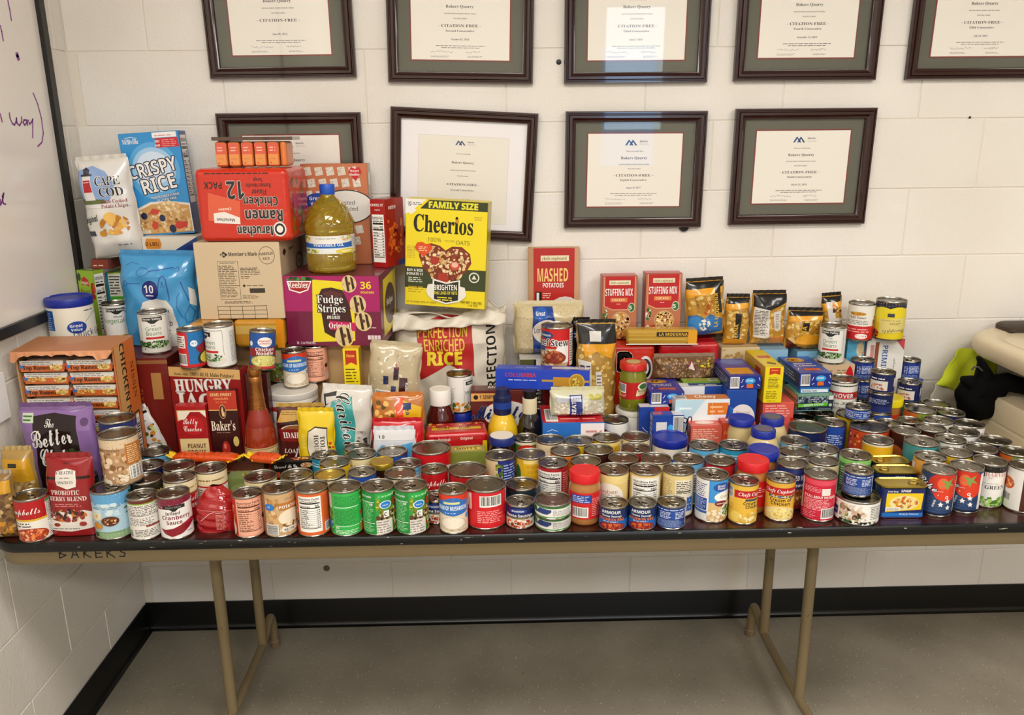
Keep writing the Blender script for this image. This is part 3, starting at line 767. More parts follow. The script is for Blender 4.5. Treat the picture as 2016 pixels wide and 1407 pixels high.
ARTS.update({
 'chicknutri': ('#e8a184', [('r', -1, 0, .42, 1, '#c8281e'), ('f', -.86, .62, .16, .3, ['#e8b84a', '#f0cf7a'], 20, 3), ('e', -.85, .2, .2, .2, '#e9dcc4'), ('n', -.55, .04, 1.15, .92, '#ecab8f', '#5a2a1c'), ('e', .72, .45, .14, .07, '#3b1d18'), ('r', .7, .04, .3, .2, '#d8d2c8')]),
 'potslice': ('#c9a678', [('r', -1, 0, .34, 1, '#8a5a34'), ('l', -.95, .3, .22, .6, 16, '#d9b48c'), ('g', -.6, .25, .55, .65, ['#c28b52', '#e2c290', '#a8743d', '#d9ab6c'], 60, 4), ('e', -.42, .7, .2, .085, '#2a78c8'), ('t', 'GV', -.42, .685, .035, WH, 'sb'), ('r', -.06, .62, .95, .17, '#b8742c'), ('t', 'POTATOES', .4, .66, .07, WH, 'sb', {'w': .85}), ('t', 'Sliced', .4, .84, .06, '#8a6a44', 'r', {'w': .7}), ('e', .4, .42, .5, .2, '#eadbc0'), ('f', .4, .18, .55, .14, ['#e8d5b0', '#d4b78a', '#f0e4c8', '#7a4a2c'], 60, 4), ('b', -.62, .03, .5, .26, True), ('r', .0, .1, .6, .1, '#e9e2d4'), ('t', 'RECIPE', .3, .12, .05, BK, 'sb')]),
 'carrot': ('#d9622a', [('r', -1, 0, .3, 1, '#c24a22'), ('g', -.98, .2, .3, .6, ['#2c2118', '#3c6a2a', '#d9622a'], 30, 4), ('n', -.62, .08, .92, .86), ('l', .38, .34, .58, .6, 18, '#a8431a'), ('b', .42, .05, .5, .22)]),
 'greennut': ('#35b04e', [('r', -1, .62, .36, .34, '#d6cfc6'), ('l', -.98, .64, .3, .3, 7, '#8a8580'), ('g', -1, .0, .4, .55, ['#3d2a1e', '#7a8a2a', '#cfc4ac', '#4f6a24'], 60, 3.4), ('e', -.8, .24, .17, .08, '#2a78c8'), ('l', -.5, .68, 1., .26, 8, '#1d7a34'), ('r', -.5, .655, 1., .015, '#dff0dc'), ('l', -.5, .24, 1, .38, 12, '#1a6b2e'), ('r', -.5, .2, 1., .012, '#dff0dc'), ('t', '60', -.38, .14, .055, '#dff0dc', 'sb'), ('l', -.5, .02, 1, .1, 3, '#dff0dc'), ('g', .56, .2, .44, .8, ['#6b2a1c', '#d9c79a', '#7c9a2c', '#b8381c', '#e0d24a'], 60, 4), ('r', .56, 0, .44, .18, '#d9622a')]),
 'greenpix': ('#2e9a45', [('r', -1, .0, .86, 1, '#1f8a3a'), ('t', 'tion Facts', -.55, .88, .05, WH, 'sb', {'w': .7}), ('l', -.98, .3, .8, .5, 14, '#7fd08c'), ('r', -.98, .77, .8, .014, WH), ('r', -.98, .26, .8, .014, WH), ('l', -.98, .04, .8, .2, 6, '#9fe0a8'), ('t', '60', -.28, .7, .05, WH, 'sb'),
   ('g', -.12, .28, .86, .62, ['#8a9a2c', '#c9c23a', '#5b3a22', '#6f7f22'], 50, 5), ('r', -.06, .86, .72, .1, '#34b04e'), ('l', 0, .88, .6, .06, 1, '#bfe8c4'), ('e', .26, .70, .24, .095, '#e8f2fa'), ('e', .26, .70, .2, .08, '#1f7fd0'), ('t', 'VALUE', .26, .68, .03, WH, 'sb', {'w': .36}), ('g', .0, .34, .6, .2, ['#3b2418', '#6b4a34', '#c9b49a', '#2a1812'], 60, 2.4), ('r', .16, .4, .22, .16, '#efece6'), ('t', 'C', .27, .43, .09, BK, 'sb'), ('r', -.12, 0, .66, .34, '#dcd6ce'), ('l', -.1, .02, .6, .3, 5, '#8a8078'), ('g', .56, 0, .44, .96, ['#d9c79a', '#c9b23a', '#b8381c', '#8a9a2c', '#e8dfb0'], 60, 4.5), ('r', .72, .74, .28, .16, '#2e9a45')]),
 'mushroom': ('#e2d3b8', [('r', -1, .80, 2, .2, '#d4391e'), ('r', .78, .4, .22, .6, '#d4391e'), ('p', [(-.9, .5), (-.9, .82), (-.5, .84), (-.2, .93), (.1, .94), (.4, .86), (.72, .84), (.72, .52), (0, .44)], '#2f6fb8'), ('r', -.45, .76, .72, .06, '#d9d7a0'), ('t', 'CREAM OF MUSHROOM', -.08, .6, .11, '#eaf2fa', 'sb', {'w': 1.5}), ('l', -.4, .5, .6, .05, 1, '#bcd4ee'), ('e', -.05, .22, .66, .19, '#cdbfa6'), ('e', -.05, .25, .55, .15, '#ece2cf'), ('f', -.05, .2, .7, .2, ['#3a2c20', '#8a7a64'], 12, .8), ('e', .7, .4, .15, .07, '#3a9fd8'), ('l', .2, .03, .5, .05, 1, '#a89070')]),
 'redmeat': ('#d01f28', [('r', -1, .0, .4, 1, '#9c1418'), ('e', -.85, .75, .28, .24, '#eed8cc'), ('t', 'ea', -.84, .46, .2, BK, 'sb'), ('r', -.62, .5, .14, .46, '#e8cfc4'), ('t', 'AND NOODLES', -.55, .68, .035, BK, 'sb', {'rot': 90, 'w': None}), ('b', -.2, .60, .72, .32), ('l', -.28, .14, .9, .36, 7, '#f0a8a4'), ('r', .78, .3, .16, .68, '#e8e2da'), ('l', .8, .32, .12, .6, 12, '#6a6460')]),
 'vienna': ('#131c5a', [('r', -1, 0, 2, .42, '#d8cfc2'), ('f', -.1, .2, .7, .22, ['#b8401e', '#8a2a16', '#d9602e', '#efe2cf'], 60, 3.4), ('e', -.1, .82, .4, .12, '#24408f'), ('t', 'Brookdale', -.1, .78, .09, WH, 'bi', {'w': .7}), ('t', 'Vienna Sausage', -.05, .53, .14, WH, 'sb', {'w': 1.35, 'out': '#101a50', 'ow': .5}), ('r', -.6, .44, 1.1, .05, '#8a7a2c'), ('r', .8, .05, .2, .9, '#dcd8d2'), ('l', .82, .1, .16, .8, 10, '#55504a')]),
 'chicklunch': ('#e8e4dc', [('r', -1, .86, 2, .14, '#2b7a35'), ('r', -1, .0, 2, .1, '#3a8f3a'), ('r', -1, .3, .35, .5, '#2c6a2a'), ('p', [(-.7, .35), (-.2, .3), (.05, .75), (-.5, .85)], '#2d3f7a'), ('r', -.05, .18, 1.05, .62, '#efece8'), ('l', 0, .2, .9, .56, 6, '#5a544c')]),
 'armour': ('#142a5c', [('r', -1, .0, 2, .45, '#1f5fa8'), ('e', 0, .14, .62, .2, '#8a1c14'), ('f', 0, .15, .5, .15, ['#b83a1c', '#7a1c12', '#d0602e'], 40, 3), ('t', 'ARMOUR', -.02, .78, .15, WH, 'sb', {'w': 1.3}), ('t', 'Vienna Sausage', 0, .62, .1, WH, 's', {'w': 1.1}), ('t', 'BOURBON BBQ', 0, .44, .12, '#e0763a', 'sb', {'w': 1.3}), ('l', -.4, .34, .8, .08, 1, '#d8c8b8')]),
 'blueback': ('#1c3a80', [('l', -.9, .86, 1.8, .1, 1, '#c8d4ea'), ('r', -.55, .45, 1.3, .4, '#24489a'), ('l', -.5, .46, .55, .36, 5, '#dfe6f4'), ('l', .2, .46, .5, .36, 5, '#dfe6f4'), ('l', -.85, .05, 1.6, .36, 9, '#9ab0d8'), ('r', .8, .05, .2, .85, '#dcdad6')]),
 'gvgreen': ('#3c8fcf', [('r', -1, .0, .9, 1, '#e4e2dc'), ('l', -.95, .58, .8, .34, 7, '#25489a'), ('r', -.95, .26, .78, .3, '#24489c'), ('l', -.92, .28, .72, .26, 8, '#b8c8e8'), ('r', -.95, .18, .8, .06, '#2b5fa8'), ('r', -.1, 0, 1.1, .46, '#d8b67a'), ('f', .3, .14, .5, .16, ['#e0c090', '#cfa468', '#efe0c0'], 30, 5), ('e', .42, .84, .36, .11, '#1f4fa0'), ('t', 'Great', .42, .845, .055, WH, 'sb', {'w': .5}), ('t', 'Value', .42, .785, .05, WH, 'sb', {'w': .5}), ('e', .62, .6, .5, .14, '#efece8'), ('t', 'Green', .62, .57, .07, '#8a9a4a', 'r', {'w': .6}), ('e', .42, .44, .28, .07, '#7a1c20'), ('l', .22, .42, .4, .04, 1, WH), ('e', .78, .26, .4, .2, '#e6e2d2'), ('f', .78, .26, .34, .17, ['#4a7a2c', '#6b9a3a', '#2f5a1e', '#88ac4a'], 50, 3)]),
 'creamchk': ('#e2b440', [('r', -1, .80, 2, .2, '#d9a83c'), ('r', -1, .68, 2, .20, '#b81820'), ('t', 'Chefs Cupboard', .1, .74, .09, WH, 'si', {'w': 1.7}), ('r', -.5, .60, 1.3, .07, '#3a4a5c'), ('l', -.4, .615, 1.1, .04, 1, '#cfd6da'), ('t', 'Cream of', .1, .5, .09, '#2a1a10', 'sb', {'w': 1.1}), ('t', 'Chicken', .1, .4, .09, '#2a1a10', 'sb', {'w': 1.0}), ('e', .1, .16, .8, .2, '#e8d5a0'), ('e', .1, .18, .66, .14, '#eedc8a'), ('f', .1, .16, .8, .16, ['#f0e2a8', '#e0bc5a', '#d9a83c'], 40, 3)]),
 'creamchk2': ('#e2b440', [('b', -.86, .62, .4, .3, True), ('r', -.4, .68, 1.4, .2, '#b81820'), ('t', 'Chefs Cup', .32, .74, .09, WH, 'si', {'w': 1.1}), ('r', .1, .6, .9, .06, '#3a4a5c'), ('t', 'Cream of', .5, .5, .09, '#2a1a10', 'sb', {'w': .9}), ('t', 'Chicken', .55, .4, .09, '#2a1a10', 'sb', {'w': .8}), ('l', -.85, .3, .5, .2, 5, '#b8862c'), ('e', -.3, .16, .26, .14, '#eccb62'), ('f', .4, .15, .6, .15, ['#f0e2a8', '#e0bc5a', '#efd27a', '#d9a83c'], 50, 4)]),
 'tomred': ('#c61f3a', [('r', -1, .2, .3, .76, '#e9e4dc'), ('l', -.97, .24, .24, .7, 18, '#5a5450'), ('r', -.62, .86, 1.4, .12, '#d94a5c'), ('l', -.6, .68, .7, .14, 4, '#eaa0a8'), ('r', .12, .62, .34, .17, '#e8dcd8'), ('t', "IT'S ALL ABOUT THE BEANS", .1, .54, .06, WH, 'sb', {'w': 1.35}), ('l', -.6, .24, 1.2, .28, 8, '#f0b4b8'), ('b', .15, .04, .62, .26), ('l', -.6, .04, .6, .18, 4, '#e08a94'), ('r', .84, .6, .1, .36, '#efeae4')]),
 'chkbreast': ('#eceae4', [('r', -1, .2, .42, .42, '#22408a'), ('t', 'Chicken', -.78, .36, .1, WH, 'bi', {'w': .4}), ('t', 'TYSON', -.82, .72, .14, '#c01c24', 'sb', {'w': .36}), ('g', -.5, .12, .8, .78, ['#c9a88a', '#a88468', '#e0d0bc', '#6b8a3a', '#3b2a20', '#d8c4a8'], 60, 5), ('l', .42, .2, .5, .6, 7, '#6a6560'), ('t', 'Nutrition Facts', .6, .82, .06, BK, 'sb', {'w': .5}), ('g', -.5, .0, 1.2, .12, ['#2f5a2a', '#1a1612', '#e8e2d4'], 30, 4)]),
 'ripe': ('#2b3f66', [('r', -1, 0, 2, .05, '#101c30'), ('l', -1, .06, 2, .4, 6, '#3a5480'), ('e', .28, .76, .62, .3, '#c8301c'), ('e', .38, .56, .48, .2, '#d83c22'), ('e', .2, .8, .2, .14, '#e8603a'), ('p', [(.1, .9), (.3, .78), (.05, .7), (.3, .74), (.4, .62), (.46, .76), (.7, .72), (.5, .82), (.6, .95), (.4, .86)], '#7f9a4a'), ('e', -.74, .36, .34, .24, '#b81c20'), ('t', 'e', -.6, .3, .09, WH, 'sb'), ('t', 'Ripe', -.4, .66, .17, WH, 'sc', {'rot': -24, 'w': None, 'out': '#1c2c50'}), ('r', -.12, .60, .36, .008, WH), ('t', '4FBH5', .0, .3, .075, WH, 'sb', {'rot': 78, 'w': None}), ('t', '+', .1, .48, .06, WH, 'sb'), ('t', '*', .45, .42, .1, WH, 'sb'), ('p', [(.36, .36), (.42, .385), (.46, .43), (.5, .385), (.57, .38), (.52, .345), (.54, .3), (.47, .325), (.4, .3), (.42, .345)], WH), ('p', [(.1, .28), (.16, .305), (.2, .35), (.24, .305), (.31, .3), (.26, .265), (.28, .22), (.21, .245), (.14, .22), (.16, .265)], WH), ('p', [(.4, .2), (.46, .225), (.5, .27), (.54, .225), (.61, .22), (.56, .185), (.58, .14), (.51, .165), (.44, .14), (.46, .185)], WH), ('r', .82, .06, .18, .9, '#ece8e2')]),
 'harvest': ('#ece8e0', [('r', -1, .86, 2, .14, '#14120f'), ('r', -1, .74, .9, .14, '#14120f'), ('t', 'HARVEST', .45, .76, .10, '#c98a8a', 's', {'w': 1.0}), ('t', 'DAY', .15, .7, .04, '#c98a8a', 's'), ('l', -.2, .56, .7, .04, 1, '#b8aca0'), ('t', 'CUT GREEN', .12, .44, .09, '#3a3430', 's', {'w': 1.5}), ('g', -1, 0, 2, .24, ['#6a9a2c', '#8ab84a', '#4a7a1e', '#a8cc6a', '#d8e0b8'], 110, 5), ('p', [(-1, .24), (-.6, .34), (-.3, .28), (-.5, .2), (-1, .2)], '#6a9a2c'), ('t', 'NET WT', .4, .04, .03, WH, 'sb')]),
 'whiteorange': ('#e6e2da', [('e', -.5, .62, .3, .15, '#c8501e'), ('f', -.5, .62, .22, .1, ['#e08a3a', '#f0c47a'], 12, 3), ('b', -.7, .16, .4, .22), ('r', .1, 0, .9, 1, '#4a2418'), ('f', .6, .5, .3, .3, ['#d9822c', '#8a3a1c'], 30, 4)]),
 'campbell': ('#ece6dc', [('r', -1, .55, 2, .45, '#b3141b'), ('t', 'Campbells', -.3, .68, .15, WH, 'sc', {'w': 1.5}), ('r', -1, .5, 2, .05, '#e0b42a'), ('l', -.8, .34, .8, .14, 2, '#4a4440'), ('e', -.1, .14, .7, .18, '#a83a1e'), ('f', -.1, .15, .62, .15, ['#d9602e', '#e88a4a', '#f0b48a', '#c24a22'], 60, 3), ('r', .62, .0, .38, .96, '#ece8e0'), ('l', .64, .04, .32, .88, 20, '#6a6560'), ('r', .62, .9, .3, .06, '#3a8a3a')]),
 'pineapple': ('#a9c8d8', [('r', -1, .72, 1.9, .28, '#5fa0cc'), ('r', -1, .0, 2, .16, '#8aa878'), ('g', -.9, .5, 1.2, .3, ['#cfe0e4', '#b8d4e0', '#a0c4dc'], 20, 10), ('l', -.7, .66, 1., .07, 2, '#6a8a9a'), ('e', -.6, .5, .2, .09, '#e8dcb8'), ('f', -.6, .5, .15, .06, ['#d8b87a', '#f0e0b0'], 12, 2), ('e', -.15, .4, .28, .11, '#5a2c18'), ('f', -.15, .4, .22, .08, ['#c98a4a', '#efd8a8', '#8a3a1c'], 20, 2), ('e', -.6, .29, .2, .08, '#c98a2c'), ('p', [(.5, .4), (.6, .52), (.34, .5), (.58, .6), (.3, .62), (.6, .7), (.36, .76), (.7, .82), (.6, .98), (1, .9), (1, .3)], '#1f4a34'), ('g', .55, .1, .45, .4, ['#a8782c', '#c99a3a', '#7a4a1c', '#d9b86a'], 40, 6), ('l', -.6, .12, 1.1, .03, 1, '#4a7a50'), ('e', -.72, .08, .1, .05, '#2a4a2a')]),
 'nutriwhite': ('#e4dfd6', [('r', -1, .93, 2, .07, '#6b2a1c'), ('r', -1, .90, 2, .03, '#8ab83a'), ('l', -.8, .62, 1.5, .26, 6, '#4a4540'), ('r', -.8, .6, 1.5, .012, BK), ('l', -.8, .34, 1.3, .22, 5, '#6a625a'), ('r', .0, .3, .7, .05, '#8a3a34'), ('l', -.5, .05, 1.3, .2, 5, '#3a3430'), ('b', -.85, .05, .24, .18, True)]),
 'cranberry': ('#ece9e4', [('r', -1, .86, 2, .14, '#7a1c34'), ('p', [(-1, .86), (-.9, .72), (-.4, .76), (.3, .86)], '#7a1c34'), ('r', -.55, .75, .86, .09, '#1b1f1c'), ('p', [(-.3, .75), (.05, .75), (-.06, .69), (-.18, .69)], '#1b1f1c'), ('t', 'Clover Valley', -.12, .775, .04, '#9a958c', 'sb', {'w': .7}), ('t', 'Jellied', -.15, .6, .08, '#4a1628', 'sb', {'w': .9}), ('t', 'Cranberry', -.02, .48, .1, '#7a1c34', 'sb', {'w': 1.4}), ('t', 'Sauce', -.12, .36, .09, '#7a1c34', 'sb', {'w': .9}), ('p', [(-.8, .24), (-.6, .12), (-.3, .04), (.1, .1), (.8, .34), (.78, .4), (.5, .42), (-.2, .26), (-.55, .22)], '#8a1426'), ('p', [(.4, .32), (.78, .4), (.5, .42), (.1, .34)], '#a82438'), ('l', .3, .1, .3, .04, 2, '#6a6460')]),
 'passion': ('#15130f', [('r', -1, .9, 2, .1, '#2a2418'), ('t', 'MISSION', .1, .7, .13, '#cbb23a', 's', {'w': 1.3}), ('t', 'PRIDE', .35, .52, .13, '#b89a30', 's', {'w': .9}), ('g', -1, .0, 2, .45, ['#6b5a24', '#2a2014', '#4a3a1c'], 40, 6)]),
 'campcream': ('#e8d9b0', [('l', -.6, .8, 1.4, .08, 1, '#b8963a'), ('r', -1, 0, 2, .7, '#b3141b'), ('r', -1, .7, 2, .02, '#b8963a'), ('t', 'Campbells', .2, .5, .15, WH, 'sc', {'w': 1.5}), ('t', 'CHICKEN', .2, .34, .09, WH, 'sb')]),
 'campback': ('#e8d9b0', [('l', -.6, .8, 1.4, .08, 1, '#8a6a2a'), ('r', -1, 0, 2, .7, '#b3141b'), ('r', -.7, .1, 1.5, .56, '#e6e0d6'), ('l', -.65, .12, 1.3, .5, 9, '#6a625a')]),
 'potwhole': ('#b8916a', [('r', -1, .8, 2, .2, '#d8c2a0'), ('t', 'WHOLE POTATOES', -.5, .74, .05, '#6b4424', 'sb', {'w': .8}), ('g', -1, .1, 2, .62, ['#d9b48c', '#c29a6c', '#e8d0ac', '#a87848', '#8a5a34'], 90, 7), ('r', .05, .42, .62, .46, '#b8702c'), ('l', .1, .45, .52, .4, 9, '#e8cca0'), ('b', .1, .08, .6, .3, True), ('f', -.4, .12, .5, .12, ['#efe0c4', '#d9b48c'], 20, 6)]),
 'beansblue': ('#24306a', [('r', -1, .0, 2, .5, '#8a4a24'), ('g', -1, .12, 2, .36, ['#b8702c', '#d99a4a', '#7a3a1c', '#e0b06a'], 110, 3), ('r', -1, 0, 2, .1, '#7a1c1c'), ('t', 'BAKED BEANS', .4, .72, .12, WH, 'sb', {'w': 1.}), ('t', '& sauce', .4, .56, .08, WH, 'bi')]),
 'darkgreen': ('#16261c', [('l', -.2, .2, 1.1, .6, 9, '#8a9a84'), ('r', -1, .9, 2, .1, '#1f4a2a')]),
 'chicksoup': ('#c41f26', [('r', -1, .0, .86, 1, '#c8242a'), ('r', -.85, .55, .6, .36, '#e4dfd6'), ('l', -.82, .57, .54, .32, 5, '#3a3430'), ('b', -.8, .05, .55, .34), ('r', -.14, .0, 1.14, 1, '#1d6fae'), ('e', .15, .68, .17, .09, '#e8f0f6'), ('t', '1', .15, .65, .06, '#1d5a9a', 'sb'), ('p', [(.2, .55), (.6, .68), (1, .7), (1, .4), (.4, .36)], '#8a1826'), ('e', .75, .22, .5, .22, '#2b2a22'), ('e', .78, .24, .4, .17, '#d3c34a'), ('r', -.14, 0, 1.14, .09, '#c4161c')]),
 'chicknood': ('#1a4f9a', [('e', .0, .76, .36, .14, '#efe6e0'), ('t', 'America\'s', .0, .77, .05, RED, 'bi', {'w': .55}), ('t', 'Choice', .0, .70, .05, RED, 'bi', {'w': .5}), ('p', [(-1, .48), (-.7, .58), (1, .62), (1, .38), (-1, .34)], '#8a1620'), ('t', 'Chicken', .05, .5, .1, WH, 'sb', {'w': 1.}), ('t', 'Noodle', .05, .39, .1, WH, 'sb', {'w': .9}), ('e', .0, .2, .8, .2, '#5a5a2a'), ('e', .0, .21, .7, .17, '#d6cf7a'), ('f', .0, .2, .55, .12, ['#e8e4a8', '#c2b850'], 24, 3), ('r', -1, 0, 2, .07, '#c4303a'), ('e', -.75, .7, .12, .07, '#dfe8f2')]),
 'clovgb': ('#e9e6df', [('r', -.62, .2, .012, .78, '#2f5a34'), ('r', -.62, .965, 1.26, .012, '#2f5a34'), ('r', .63, .3, .012, .68, '#2f5a34')]+CLO+[('t', 'Cut', .0, .7, .045, '#3a5a34', 'sb'), ('t', 'Green', .0, .58, .1, '#4a7a2c', 'r', {'w': .85}), ('t', 'Beans', .0, .46, .1, '#4a7a2c', 'r', {'w': .85}), ('r', -.4, .36, .8, .055, '#c4241c'), ('e', .05, .14, .66, .14, '#dcd9d0'), ('f', .05, .22, .6, .1, ['#2f5a22', '#4a7a34', '#1c3a16', '#6a9a4a', '#cfd8b8'], 90, 3.4), ('f', -.6, .2, .3, .13, ['#2f5a22', '#1c3a16', '#3f6a2c'], 30, 3.2)]),
 'clovgb2': ('#e9e6df', [('l', .35, .1, .6, .8, 26, '#8a8680'), ('r', .02, .3, .014, .62, '#2f5a34'), ('r', -1, .93, 1.02, .014, '#2f5a34'), ('r', -.98, .78, .5, .12, '#1b1f1c'), ('p', [(-1, .78), (-.66, .78), (-.74, .72), (-.9, .72)], '#1b1f1c'), ('t', 'Valley', -.75, .81, .05, WH, 'sb', {'w': .4}), ('t', 'Green', -.6, .58, .1, '#4a7a2c', 'r', {'w': .7}), ('t', 'Beans', -.6, .47, .1, '#4a7a2c', 'r', {'w': .7}), ('r', -.9, .36, .7, .06, '#c4241c'), ('e', -.5, .16, .6, .15, '#dcd9d0'), ('f', -.5, .24, .5, .1, ['#2f5a22', '#1c3a16', '#6a9a4a', '#cfd8b8'], 60, 3)]),
 'clovmix': ('#e9e6df', [('r', -.72, .1, .012, .84, '#2f5a34'), ('r', -.72, .93, 1.5, .012, '#2f5a34'), ('r', .78, .1, .012, .84, '#2f5a34')]+CLO+[('t', 'Mixed', .0, .68, .05, '#3a3a34', 'sb'), ('t', 'Vegetables', .05, .53, .12, '#4a7a2c', 'r', {'w': 1.4}), ('g', -1, .0, .28, .36, ['#d9a02c', '#e0b84a', '#c2461c'], 24, 5), ('f', .0, .1, .9, .1, ['#e8c05a', '#d98a2c', '#efe0c0', '#4a7a2c'], 60, 4)]),
 'clovveg': ('#e9e6df', [('l', -.9, .2, .7, .5, 14, '#a8a49c'), ('r', .2, .3, .012, .62, '#2f5a34'), ('r', .2, .91, .8, .012, '#2f5a34'), ('r', .3, .76, .6, .11, '#1b1f1c'), ('t', 'Clover', .6, .79, .05, WH, 'sb'), ('t', 'Veget', .6, .5, .1, '#4a7a2c', 'r', {'w': .66}), ('b', -.85, .04, .3, .26), ('g', -.4, .02, 1.4, .26, ['#d96a1e', '#e0892c', '#5a2a18', '#d9b44a', '#3f6a2c'], 50, 5), ('e', .75, .18, .36, .13, '#e4dfd2'), ('f', .75, .21, .3, .09, ['#e8c05a', '#d96a1e', '#4a7a2c', '#efe0c0'], 30, 3)]),
 'mixveg': ('#5a6a24', [('g', -1, .0, 2, 1, ['#7a8a2c', '#c9b23a', '#3f4a1c', '#d8c79a', '#a8321c'], 90, 5), ('r', -.2, .5, .5, .36, '#d8c090'), ('r', -.1, .38, .5, .12, GR), ('t', 'CUT', .15, .41, .06, WH, 'sb'), ('b', -1, .1, .34, .3), ('t', 'Am', .5, .16, .13, WH, 'bi')]),
 'stew': ('#c8201f', [('r', -1, .0, 2, .48, '#c2a888'), ('g', -1, .0, 1.9, .46, ['#8a4a2c', '#b8845c', '#e0ccb0', '#6a3a2a', '#d0a880'], 50, 7), ('e', -.5, .84, .36, .1, '#26407a'), ('t', 'Brookdale', -.5, .81, .055, WH, 'bi', {'w': .62}), ('r', -1, .42, .5, .2, '#26407a'), ('e', .35, .38, .4, .28, '#ece8e2'), ('t', 'Beef Stew', -.2, .56, .17, BK, 'sb', {'w': 1.5, 'out': '#ece8e2'}), ('e', -.08, .24, .46, .16, '#8a3a20'), ('f', -.08, .28, .36, .16, ['#a84a24', '#8a2f18', '#c26a3a', '#6a2414'], 30, 6), ('r', .56, .0, .44, 1, '#e8e3da'), ('r', .5, 0, .07, 1, '#c8201f'), ('l', .6, .1, .36, .8, 12, '#5a544e')]),
 'stew2': ('#8a1c1c', [('r', -1, .9, 2, .1, '#1a1816'), ('r', -.85, .66, 1.0, .1, '#e6dfd6'), ('e', .15, .7, .1, .08, '#c4161c'), ('r', .3, .6, .7, .3, '#c9a888')]),
 'ltblue': ('#5fa8d0', [('r', -1, .84, 2, .02, WH), ('r', .2, .3, .8, .5, '#e4e8ea'), ('t', 'Nutrition Facts', .55, .7, .06, BK, 'sb', {'w': .7}), ('l', .25, .34, .7, .34, 6, '#4a4a4a')]),
 'turq': ('#2a8fb0', [('r', -1, .86, 2, .02, '#bfe4ee'), ('r', -1, .78, 2, .04, '#bfe4ee'), ('g', -1, .0, 1.2, .6, ['#12383a', '#1f5a4a', '#0f2a24'], 40, 8), ('r', .2, .1, .8, .5, '#e0e6e8'), ('l', .24, .14, .7, .4, 6, '#3a4a50')]),
 'cream': ('#e3d2a0', [('l', -.6, .8, 1.3, .08, 1, '#a8863a'), ('r', -1, .0, 2, .6, '#d8a24a')]), 'cream2': ('#e0cda4', [('r', -1, .0, 2, .55, '#7a4a2c'), ('r', -.4, .6, .9, .2, '#efe6d0')]),
 'yellow': ('#d9b41e', [('r', -1, .0, 2, .5, '#c99a14'), ('t', 'CORN', .2, .6, .12, '#2a5a1c', 'sb')]), 'corn': ('#dcae22', [('r', -.3, .9, 1.3, .1, '#e8cf7a'), ('e', -.62, .62, .18, .22, '#2f5a1e'), ('t', 'WHOLE', .2, .78, .07, '#b8862c', 's', {'w': .8}), ('t', 'CORN', .2, .66, .08, '#b8862c', 's', {'w': .7}), ('g', -.5, .1, 1.5, .5, ['#e8bc2c', '#d9a41c', '#f0d05a', '#c98e14'], 60, 5)]),
 'blue': ('#22489a', [('r', -1, .1, 2, .3, '#1a3578'), ('l', -.6, .5, 1.2, .3, 5, '#c8d4ea')]), 'navy': ('#141f4c', [('r', -1, .0, 2, .35, '#24306a'), ('l', -.5, .5, 1.1, .3, 4, '#aab4d0')]),
 'red': ('#b01c20', [('r', -1, .0, 2, .4, '#8a1216'), ('t', 'TOMATO', .1, .6, .12, WH, 'sb')]), 'redarc': ('#c4141c', [('r', -1, .0, 2, .42, '#e9e4da'), ('e', .2, .4, 1., .3, '#e9e4da'), ('t', 'Smuckers', .3, .46, .16, '#2a1a14', 'bi', {'w': 1.2, 'rot': 6})]),
 'white': ('#e4e0d8', [('l', -.8, .3, 1.5, .5, 9, '#5a554e'), ('t', 'Nutrition Facts', 0, .84, .07, BK, 'sb')]), 'orange': ('#d9781e', [('g', -1, .0, 2, .8, ['#e8962c', '#d9601c', '#f0b45a'], 50, 6)]),
 'peach': ('#d9862c', [('r', -1, .7, 2, .3, '#e0a04a'), ('g', -1, .0, 1.8, .7, ['#e89a3a', '#f0b860', '#c9701c', '#efdcb0'], 50, 6), ('r', -.9, .5, .3, .4, '#e8e0d0')]), 'greenlab': ('#3a7a34', [('r', -1, .88, 2, .12, '#8ac86a'), ('l', -.6, .3, 1.3, .5, 8, '#dfe8d8')]),
 'brown': ('#3a1c14', [('e', -.4, .5, .4, .2, '#a85a2c'), ('l', .1, .3, .8, .5, 7, '#d8c8b0')]), 'beanblue': ('#1e2f7a', [('r', -1, .6, .9, .4, '#d8c090'), ('r', -1, .3, .9, .3, '#1a2c60'), ('t', 'BEANS', -.3, .42, .1, WH, 'sb', {'w': .8}), ('g', -.2, .3, .3, .65, ['#8a9a3a', '#5a6a24'], 20, 4), ('l', .14, .3, .8, .62, 9, '#aab8e0')]),
 'sourednut': ('#a8202a', [('r', -.86, .0, .2, .94, '#8a141c'), ('n', -.8, .04, 1.15, .88), ('l', .42, .2, .5, .7, 12, '#e09a98')]),
 'spag': ('#e4c47a', [('r', -1, .8, 2, .2, '#e8d08a'), ('e', -.2, .45, .66, .36, '#ece4d4'), ('t', 'Spaghetti', -.2, .56, .08, '#a83a34', 'r', {'w': 1.}), ('t', 'Rings Pasta', -.2, .46, .08, '#a83a34', 'r', {'w': 1.1}), ('t', 'in Tomato', -.2, .36, .07, '#a83a34', 'r', {'w': 1.}), ('l', .7, .3, .26, .6, 12, '#4a443c')]),
 'spagnut': ('#e4c47a', [('r', -.6, .0, 1.3, .96, '#e6e0d2'), ('n', -.55, .02, 1.15, .9), ('e', -.8, .3, .14, .1, '#c9a45a')]),
 'spagback': ('#dfc888', [('r', -.1, .0, .92, .9, '#e6dcc4'), ('l', -.9, .2, .7, .7, 16, '#a8926a'), ('l', -.05, .55, .8, .32, 7, '#4a443c'), ('r', -.02, .6, .6, .03, BK), ('r', .4, .1, .3, .36, '#2a62b0'), ('l', -.05, .3, .4, .2, 4, '#4a443c')]),
